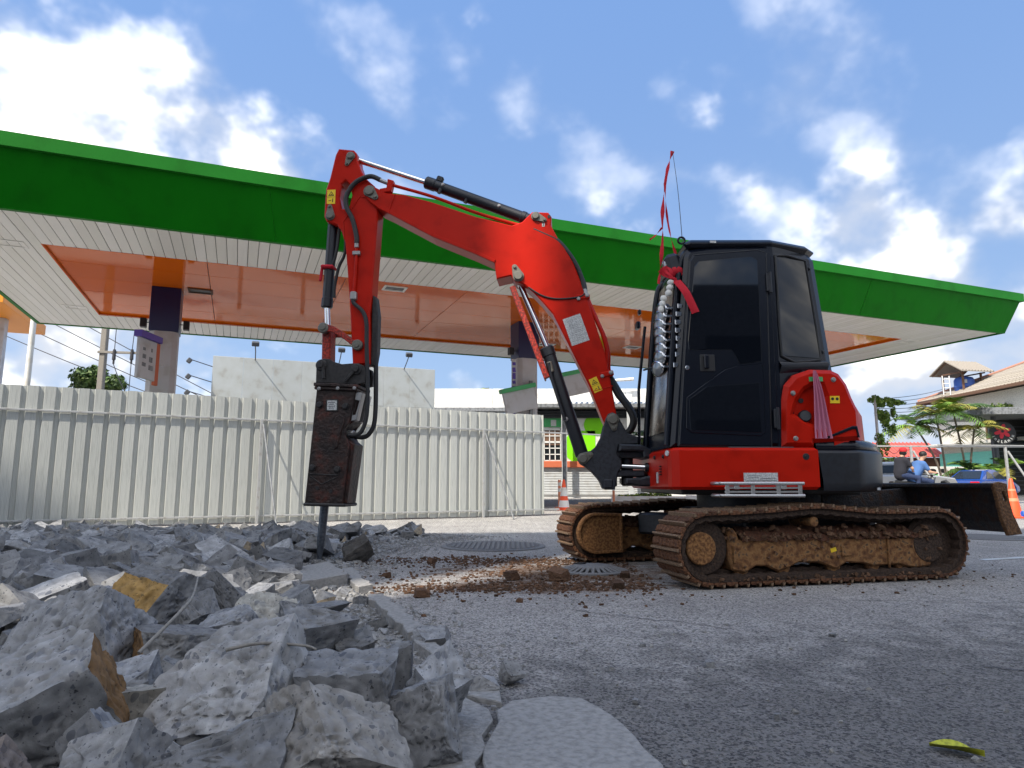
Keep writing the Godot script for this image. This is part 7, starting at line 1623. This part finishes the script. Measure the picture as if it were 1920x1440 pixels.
func build_shop() -> void:
	var lb := thing("low_building", "long low building with pale grey parapet behind the fence and shop", "building", Vector3(-6.0, 0, -47)); lb.scale = Vector3.ONE * 1.16
	var w := MB.new(); w.box(Vector3(9, 2.4, -4), Vector3(18, 4.8, 8)); part(lb, "wall", w, M.mid_grey)
	for i in 9: var m := MB.new(); m.box(Vector3(1.0 + i * 2.0, 5.7, 0.1), Vector3(1.985, 1.2, 0.15), 0.01); part(lb, "parapet_panel", m, M.white_paint)
	var ed := MB.new(); ed.box(Vector3(9, 4.98, 0.35), Vector3(18.4, 0.24, 0.9), 0.02); part(lb, "eave", ed, M.mid_grey)
	var s := thing("roadside_shop", "small shop with white front, bright green leaf shapes and slatted shutters", "shop", Vector3(1.286, 0, -36)); s.scale = Vector3.ONE * 1.286
	var m := MB.new(); m.box(Vector3(3.0, 1.8, -2.5), Vector3(6.2, 3.6, 5.0)); part(s, "wall", m, M.white_paint)
	var rf := MB.new(); rf.box(Vector3(2.4, 3.72, -1.6), Vector3(7.4, 0.16, 4.6), 0.01); part(s, "roof", rf, M.mid_grey)
	for i in 22: var r := MB.new(); r.cyl(Vector3(1.2 + i * 0.22, 3.84, 0.6), Vector3(1.2 + i * 0.22, 3.9, -3.6), 0.05, -1, 6); part(s, "roof_rib", r, M.roof_blue)
	for i in 5: var l := MB.new(); l.box(Vector3(2.3, 3.30 + i * 0.065, 0.06), Vector3(4.6, 0.03, 0.10), 0.0, Basis(Vector3(1, 0, 0), 0.5)); part(s, "louvre", l, M.dark_grey)
	var gp := MB.new(); gp.box(Vector3(0.55, 3.08, 0.03), Vector3(0.95, 0.36, 0.05), 0.005); var gpo := part(s, "green_panel", gp, M.shop_green)
	var po := MB.new(); po.box(Vector3(0.72, 3.06, 0.06), Vector3(0.22, 0.26, 0.01)); part(gpo, "poster", po, M.label_white)
	# window with white grid
	var wn := MB.new(); wn.box(Vector3(0.55, 2.15, 0.02), Vector3(0.95, 1.28, 0.04)); var wo := part(s, "window", wn, M.glass_dark)
	for i in 5: var g := MB.new(); g.box(Vector3(0.10 + i * 0.225, 2.15, 0.06), Vector3(0.035, 1.32, 0.04)); part(wo, "window_bar", g, M.white_paint)
	for i in 6: var g := MB.new(); g.box(Vector3(0.55, 1.52 + i * 0.252, 0.062), Vector3(0.96, 0.035 if i != 3 else 0.07, 0.036)); part(wo, "window_bar", g, M.white_paint)
	var cu := MB.new(); cu.box(Vector3(0.55, 2.45, 0.045), Vector3(0.9, 0.6, 0.008)); part(wo, "brown_blind", cu, M.timber)
	# leaf-shaped emblem
	for q in [[1.78, 2.08, 0.66, 0.0], [2.42, 2.98, 0.44, 1.0]]:
		var em := MB.new(); var p := PackedVector2Array(); var r: float = q[2]
		for i in 25:
			var a := TAU * i / 24.0
			var v := Vector2(cos(a), sin(a)); if v.x > 0 and v.y > 0 and q[3] == 0.0: v = Vector2(minf(1.0, v.x * 1.42), minf(1.0, v.y * 1.42))
			if q[3] == 1.0 and v.x > 0 and v.y < 0: v = Vector2(minf(1.0, v.x * 1.42), maxf(-1.0, v.y * 1.42))
			if i < 24: p.push_back(Vector2(q[0], q[1]) + v * r)
		em.prism(p, 0.003, 0.02); part(s, "leaf_emblem", em, M.bright_green)
	var os := MB.new(); os.box(Vector3(2.5, 1.36, 0.1), Vector3(5.0, 0.26, 0.2), 0.02); part(s, "orange_ledge", os, M.brick_orange)
	for i in 17: var l := MB.new(); l.box(Vector3(2.4, 0.16 + i * 0.066, 0.05), Vector3(4.6, 0.046, 0.05), 0.006, Basis(Vector3(1, 0, 0), -0.35)); part(s, "shutter_slat", l, M.pale_grey)
	for x in [1.1, 3.75]: var p := MB.new(); p.box(Vector3(x, 1.85, 0.75), Vector3(0.2, 3.7, 0.14), 0.01); part(s, "post", p, M.pale_grey)
	var rb := thing("rooftop_box", "white rooftop unit with a bent white pipe behind the boom hoses", "rooftop unit", Vector3(7.6, 5.7, -46.5)); var bm := MB.new(); bm.box(Vector3(0, 0.55, 0), Vector3(1.3, 1.1, 1.0), 0.03); part(rb, "housing", bm, M.white_paint)
	var bp := MB.new(); bp.tube(PackedVector3Array([Vector3(-0.5, 1.0, 0.3), Vector3(-0.5, 2.1, 0.3), Vector3(0.8, 2.2, 0.3)]), 0.12, 8); part(rb, "pipe", bp, M.white_paint)
	shrub(Vector3(6.4, 1.6, -31.5), Vector3(1.6, 1.0, 0.8), 2600, 0.12, "tall bright green bush behind the boom's hose bundle", 81)
	shrub(Vector3(5.2, 0, -26.2), Vector3(1.2, 0.25, 0.4), 900, 0.08, "low yellow-green shrub seen under the swing bracket", 82, [Color(0.25, 0.33, 0.03), Color(0.18, 0.28, 0.03), Color(0.06, 0.11, 0.02)])
	tree(Vector3(-2.0, 0, -52), 7.2, Vector3(1.4, 0.9, 1.2), 1500, 0.18, "distant yellow-green treetop above the low building", 83, [Color(0.2, 0.26, 0.05), Color(0.13, 0.2, 0.04)])
	var pw := MB.new(); pw.box(Vector3(0, 0.14, 0), Vector3(5.0, 0.28, 0.3), 0.02); solo("planter_kerb", pw, M.white_paint, "low white planter kerb before the shop's right side", "kerb", Vector3(6.2, 0, -25.4))
	cone(Vector3(1.47, 0, -19.4), 0.86, true, "orange and white banded traffic cone before the small shop")
	for q in [[1.43, -20.6, "faded orange delineator post left of the banded cone"], [3.62, -24.4, "faded orange delineator post right of the banded cone"]]:
		var t := thing("delineator_post", q[2], "delineator", Vector3(q[0], 0, q[1])); var b := MB.new(); b.lathe([[0.15, 0.0], [0.15, 0.04], [0.05, 0.07]], 14, true); part(t, "base", b, M.cone_pale)
		var p := MB.new(); p.cyl(Vector3(0, 0.04, 0), Vector3(0, 0.86, 0), 0.045, -1, 12, 0.01); part(t, "post", p, M.cone_pale)
		for y in [0.5, 0.68]: var k := MB.new(); k.cyl(Vector3(0, y, 0), Vector3(0, y + 0.1, 0), 0.047, -1, 12, 0.0, false); part(t, "band", k, M.white_paint)

func build_right() -> void:
	# grey pipe frame left standing without sheets
	var f := thing("pipe_frame", "grey galvanised pipe frame of an unclad fence at right", "fence frame", Vector3(11.4, 0, -22), 4.0)
	var r := MB.new(); r.box(Vector3(3.2, 1.95, 0), Vector3(6.8, 0.05, 0.05), 0.005); part(f, "rail", r, M.galvanised)
	var r2 := MB.new(); r2.box(Vector3(4.2, 1.99, 0.04), Vector3(3.4, 0.03, 0.03), 0.004, Basis(Vector3(0, 0, 1), -0.006)); part(f, "rail", r2, M.galvanised)
	for x in [1.6, 4.85]:
		var p := MB.new(); p.box(Vector3(x, 0.98, 0), Vector3(0.07, 1.96, 0.07), 0.006); part(f, "post", p, M.galvanised)
		var b := MB.new(); b.cyl(Vector3(x + 0.05, 1.8, 0.03), Vector3(x + 0.75, 0.02, 0.5), 0.035, -1, 8); part(f, "brace", b, M.galvanised)
	cone(Vector3(10.95, 0, -15.0), 0.86, false, "plain orange traffic cone at the right frame edge")
	var tp := MB.new(); tp.tube(spline([Vector3(-0.3, 0.12, 0.3), Vector3(0.4, 0.14, 0.35), Vector3(1.2, 0.10, 0.2), Vector3(2.6, 0.05, -0.2)], 5), 0.06, 8); solo("blue_hose", tp, M.blue_tarp, "thick blue hose lying at the foot of the plain orange cone", "hose", Vector3(10.9, 0, -14.6))
	build_riders()
	build_car(Vector3(24.2, 0, -35.2), 33.0)
	build_pickup(Vector3(18.0, 0, -31.5), 24.0, "silver pickup truck behind the two motorbike riders")
	build_pickup(Vector3(24.6, 0, -30.4), 60.0, "silver pickup whose tail light shows at the right frame edge")
	# vine-hung pole and wires
	var vp := thing("vine_pole", "slim pole overgrown with hanging green vines at right of the excavator", "pole", Vector3(14.05, 0, -26)); var pm := MB.new(); pm.cyl(Vector3.ZERO, Vector3(0, 4.1, 0), 0.06, 0.05, 8); part(vp, "post", pm, M.column_white)
	var vm := MB.new()
	for q in [[0.1, 3.9, 0.35, 0.25, 700], [0.45, 3.85, 0.35, 0.2, 500], [0.85, 3.85, 0.4, 0.1, 260], [0.25, 3.3, 0.28, 0.4, 600], [0.5, 3.0, 0.22, 0.5, 380], [0.1, 2.5, 0.18, 0.6, 360], [0.7, 3.45, 0.1, 0.45, 140], [0.05, 1.9, 0.1, 0.5, 120], [0.3, 2.2, 0.1, 0.4, 90]]: leaves(vm, Vector3(q[0], q[1], 0), Vector3(q[2], q[3], 0.25), int(q[4] * 1.3), 0.065, [Color(0.16, 0.27, 0.04), Color(0.24, 0.36, 0.07), Color(0.09, 0.17, 0.03)], int(q[4]), 8)
	part(vp, "vine", vm, M.leaf)
	var wl := []
	for k in 7: wl.push_back([Vector3(14.1, 3.98 - k * 0.12, -26), Vector3(27.0, 6.6 - k * 0.22, -42), 0.1 + 0.03 * k, 0.014, "thin wire from the vine pole to the tiled house, %s from the top" % ["first", "second", "third", "fourth", "fifth", "sixth", "seventh"][k]])
	wl.push_back([Vector3(14.1, 2.6, -26), Vector3(24.0, 2.9, -42), 0.5, 0.016, "slack wire drooping below the others beside the vine pole"])
	wires(wl, "wires right of the vine pole")
	# tiled house with water tank
	var h := thing("tiled_house", "cream two-storey house with weathered tiled hip roof at the right", "house", Vector3(32.2, 0, -52.2))
	var wm := MB.new(); wm.box(Vector3(6.0, 3.45, 9.5), Vector3(11.0, 6.9, 18.0)); part(h, "wall", wm, M.off_white)
	var rf := thing_part(h, "roof")
	var ea := 7.0; var A := Vector3(-0.4, ea, -0.4); var B := Vector3(-0.4, ea, 19.4); var R0 := Vector3(6.0, 9.9, 6.0); var R1 := Vector3(6.0, 9.9, 13.4); var C := Vector3(12.4, ea, -0.4); var D := Vector3(12.4, ea, 19.4)
	var n := 13
	for i in n:   # courses of tiles on the slope that faces the street, stepped like shingles
		var t0 := float(i) / n; var t1 := float(i + 1) / n + 0.02; var cm := MB.new()
		var g: float = [1.0, 0.9, 1.05, 0.94][i % 4]; cm.k = Color(g, g, g * 0.98); var up := Vector3(0, 0.05, 0)
		cm.quad(A.lerp(R0, t0) + up, B.lerp(R1, t0) + up, B.lerp(R1, minf(t1, 1.0)), A.lerp(R0, minf(t1, 1.0)))
		cm.quad(A.lerp(R0, t0) + up, A.lerp(R0, t0), B.lerp(R1, t0), B.lerp(R1, t0) + up)
		for k in 60:
			var u := (k + 0.5) / 60.0; var p := (A.lerp(R0, t0)).lerp(B.lerp(R1, t0), u); var p2 := (A.lerp(R0, minf(t1, 1.0))).lerp(B.lerp(R1, minf(t1, 1.0)), u); cm.cyl(p + up, p2 + up * 0.4, 0.06, 0.05, 5, 0.0, false)
		part(rf, "tile_course", cm, M.roof_tile)
	var back := MB.new(); back.tri(A, R0, C); back.quad(C, R0, R1, D); back.tri(D, R1, B); back.quad(A, C, D, B); part(h, "roof_back", back, M.roof_tile)
	var rc := MB.new(); rc.tube(PackedVector3Array([A + Vector3(0, 0.1, 0), R0 + Vector3(0, 0.1, 0), R1 + Vector3(0, 0.1, 0), B + Vector3(0, 0.1, 0)]), 0.13, 8); part(h, "ridge_cap", rc, M.roof_ridge)
	var gu := MB.new(); gu.box(Vector3(-0.45, 6.94, 9.5), Vector3(0.14, 0.22, 20.0), 0.02); gu.box(Vector3(6, 6.94, -0.45), Vector3(12.8, 0.22, 0.14), 0.02); part(h, "gutter", gu, M.timber)
	for q in [[6.5, 4.3], [10.0, 4.3], [13.5, 4.3]]:
		var w := MB.new(); w.box(Vector3(0.48, q[1], q[0]), Vector3(0.06, 1.0, 1.5)); var wo := part(h, "window", w, M.glass_dark)
		var fr := MB.new()
		for z in [-0.78, 0.0, 0.78]: fr.box(Vector3(0.44, q[1], q[0] + z), Vector3(0.08, 1.1, 0.1))
		for y in [-0.52, 0.52]: fr.box(Vector3(0.436, q[1] + y, q[0]), Vector3(0.07, 0.1, 1.65))
		part(wo, "window_frame", fr, M.timber)
	var mt := MB.new(); mt.box(Vector3(0.40, 2.3, 9.0), Vector3(0.16, 1.3, 17.0), 0.01); part(h, "mint_band", mt, M.mint)
	var bal := MB.new(); bal.box(Vector3(0.1, 3.55, 9.0), Vector3(0.9, 0.22, 17.4), 0.02); part(h, "balcony_slab", bal, M.off_white)
	# tank shelter on the roof
	var ts := thing("tank_shelter", "small gabled timber shelter over the water tank on the tiled roof", "shelter", Vector3(33.3, 7.45, -49.5), -78.0); ts.scale = Vector3(0.88, 0.92, 0.88)
	for q in [[-1.0, 1.0], [1.0, 1.0], [1.0, -1.0], [-1.0, -1.0]]: var p := MB.new(); p.box(Vector3(q[0], 0.65, q[1] * 0.9), Vector3(0.14, 1.6, 0.14), 0.01); part(ts, "post", p, M.timber)
	for s in [1.0, -1.0]:
		var g := MB.new(); g.prism(PackedVector2Array([Vector2(-1.5, 1.35), Vector2(0, 2.25), Vector2(1.5, 1.35), Vector2(1.5, 1.50), Vector2(0, 2.42), Vector2(-1.5, 1.50)]), s * 1.4 - 0.03, s * 1.4 + 0.03); g.box(Vector3(0, 1.42, s * 1.1), Vector3(2.4, 0.1, 0.1)); part(ts, "gable", g, M.timber)
		var rp := MB.new(); rp.prism(PackedVector2Array([Vector2(0, 2.40), Vector2(s * 1.65, 1.40), Vector2(s * 1.65, 1.48), Vector2(0, 2.48)]), -1.6, 1.6)
		for k in 11: rp.cyl(Vector3(0, 2.47, -1.5 + k * 0.3), Vector3(s * 1.65, 1.47, -1.5 + k * 0.3), 0.07, -1, 6)
		part(ts, "roof_sheet", rp, M.roof_tile)
	var wt := MB.new(); wt.lathe([[0.62, 0.0], [0.66, 0.1], [0.66, 0.55], [0.69, 0.58], [0.69, 0.64], [0.66, 0.67], [0.66, 1.1], [0.55, 1.28], [0.2, 1.38], [0.0, 1.38]], 24); var wto := solo("water_tank", wt, M.tank_blue, "blue plastic water tank standing under the roof shelter", "water tank", Vector3(33.4, 7.2, -49.4)); var wl2 := MB.new(); wl2.box(Vector3(-0.35, 0.95, 0.585), Vector3(0.3, 0.26, 0.03), 0.0, Basis(Vector3.UP, -0.5)); part(wto, "white_label", wl2, M.label_white)
	var ld := MB.new(); for x in [0.0, 0.5]: ld.cyl(Vector3(x, 0, 0), Vector3(x, 1.4, 0), 0.04, -1, 6)
	for k in 4: ld.cyl(Vector3(0, 0.2 + k * 0.32, 0), Vector3(0.5, 0.2 + k * 0.32, 0), 0.03, -1, 6)
	solo("ladder", ld, M.white_paint, "white pipe ladder left of the water tank shelter", "ladder", Vector3(31.3, 7.1, -48.6))
	# low houses, walls and plants along the street
	var rr := thing("red_roof_house", "low house with red corrugated roof beyond the pickup", "house", Vector3(28.6, 0, -54)); var m1 := MB.new(); m1.box(Vector3(2.4, 1.4, -2.5), Vector3(6.4, 2.8, 4.4)); part(rr, "wall", m1, M.timber)
	for k in 22: var sh := MB.new(); sh.box(Vector3(-0.8 + k * 0.31, 3.45, -0.9), Vector3(0.29, 0.05, 2.6), 0.01, Basis(Vector3(1, 0, 0), 0.5)); sh.cyl(Vector3(-0.94 + k * 0.31, 2.88, 0.22), Vector3(-0.94 + k * 0.31, 4.12, -2.04), 0.05, -1, 6); part(rr, "roof_sheet", sh, M.roof_red)
	var ww := thing("street_wall", "white street wall with a row of oval openings before the tiled house", "wall", Vector3(26.0, 0, -46.5), 3.0); var m2 := MB.new(); m2.box(Vector3(5.5, 0.95, 0), Vector3(15.0, 1.9, 0.2), 0.01); part(ww, "wall", m2, M.white_paint)
	for k in 20: var ov := MB.new(); ov.xf = Transform3D(Basis(Vector3(1, 0, 0), PI / 2).scaled(Vector3(1, 0.55, 1)), Vector3(-1.6 + k * 0.72, 1.62, 0.09)); ov.cyl(Vector3.ZERO, Vector3(0, 0.04, 0), 0.24, -1, 16); part(ww, "oval_opening", ov, M.black)
	var gt := MB.new(); for k in 10: gt.box(Vector3(k * 0.22, 0.75, 0), Vector3(0.2, 1.4, 0.05), 0.005)
	solo("metal_gate", gt, M.dark_grey, "dark grey metal gate in front of the street wall", "gate", Vector3(33.4, 0, -44.8))
	var gs := MB.new(); gs.box(Vector3(0, 1.0, 0), Vector3(1.7, 0.7, 0.06), 0.01); for x in [-0.7, 0.7]: gs.box(Vector3(x, 0.5, -0.05), Vector3(0.06, 1.3, 0.06))
	solo("green_banner", gs, M.bright_green2, "bright green banner on posts behind the pickup's windscreen", "banner", Vector3(26.6, 0, -44))
	palm(Vector3(25.0, 0, -39.2), [[-1.7, 4.0, 0.2, 2.0, 14], [-0.4, 4.7, 0.1, 2.1, 14]], "leaning palm with drooping fronds left of the tiled house", 91)
	palm(Vector3(26.6, 0, -39.8), [[-0.5, 4.8, 0.0, 2.3, 15], [0.5, 3.9, 0.2, 1.9, 12]], "bright green palm standing upright before the tiled house", 92)
	palm(Vector3(25.9, 0, -38.4), [[-0.3, 1.5, 0.2, 1.5, 9], [0.7, 1.3, 0.1, 1.4, 9]], "low bushy palm between the trunks of the taller palms", 93)
	palm(Vector3(27.6, 0, -38.6), [[0.2, 1.6, 0.2, 1.4, 9]], "low bushy palm behind the blue car's roof", 94)
	shrub(Vector3(24.0, 0, -43.5), Vector3(1.8, 1.0, 0.8), 1600, 0.13, "yellow-green shrub below the red corrugated roof", 95, [Color(0.2, 0.27, 0.03), Color(0.12, 0.2, 0.03), Color(0.28, 0.3, 0.05)])
	shrub(Vector3(28.5, 0, -52), Vector3(2.4, 1.3, 0.8), 1500, 0.16, "dark green hedge under the red corrugated roof", 96)
	shrub(Vector3(27.9, 0, -42.5), Vector3(1.3, 0.9, 0.7), 900, 0.12, "orange-leaved shrub among the palm trunks", 97, [Color(0.45, 0.16, 0.06), Color(0.12, 0.17, 0.03), Color(0.5, 0.25, 0.12)])
	shrub(Vector3(33.5, 5.2, -44.3), Vector3(2.8, 0.4, 0.6), 1700, 0.12, "green plants growing along the top of the dark flat roof", 98, [Color(0.12, 0.2, 0.03), Color(0.2, 0.27, 0.04), Color(0.06, 0.1, 0.02)])
	# dark pavilion with the round flower sign
	var pv := thing("flat_roof_pavilion", "dark pavilion with flat grey roof edge at the right frame edge", "pavilion", Vector3(28.9, 0, -40.5), -6.0)
	var p1 := MB.new(); p1.box(Vector3(3.2, 4.95, -1.2), Vector3(9.0, 0.42, 5.0), 0.02); part(pv, "roof", p1, M.mid_grey)
	var p2 := MB.new(); p2.box(Vector3(4.0, 2.4, -2.6), Vector3(5.5, 4.7, 0.2)); part(pv, "wall", p2, M.black)
	for k in 16: var l := MB.new(); l.box(Vector3(4.0, 0.4 + k * 0.26, -2.46), Vector3(5.4, 0.06, 0.08), 0.01); part(pv, "louvre", l, M.dark_grey)
	var p3 := MB.new(); p3.cyl(Vector3(0, 0, 0), Vector3(0, 4.8, 0), 0.14, -1, 10); part(pv, "post", p3, M.dark_grey)
	var sg := thing("round_sign", "round black sign with a red flower and white lettering on the pavilion's post", "sign", Vector3(29.15, 3.72, -40.2), -18.0)
	var d := MB.new(); d.cyl(Vector3(0, 0, -0.04), Vector3(0, 0, 0.04), 0.68, -1, 36, 0.01); part(sg, "disc", d, M.black)
	var fl := MB.new()
	for k in 6:
		var a := TAU * k / 6.0 + 0.3; var c := Vector2(cos(a), sin(a)) * 0.26 + Vector2(0, 0.1); var p := PackedVector2Array()
		for i in 12: p.push_back(c + Vector2(cos(TAU * i / 12.0) * 0.19, sin(TAU * i / 12.0) * 0.105).rotated(a))
		fl.prism(p, 0.042 + 0.002 * k, 0.055 + 0.002 * k)
	part(sg, "flower", fl, M.sign_red)
	var word := "inELAnin"
	for k in word.length():
		var a := lerpf(-2.75, -0.35, k / 7.0); var o := inst(sg, "letter", text_mesh(word[k], 0.22, 0.015, M.label_white), Transform3D(Basis(Vector3(0, 0, 1), a + PI / 2), Vector3(cos(a) * 0.52, sin(a) * 0.52, 0.05)))
func thing_part(parent: Node, called: String) -> Node3D:
	var o := Node3D.new(); o.name = called; parent.add_child(o, true); return o

func _ready() -> void:
	build_env(); build_materials()
	build_ground(); build_fence(); build_canopy(); build_casters()
	build_excavator(); build_rubble(); build_background()
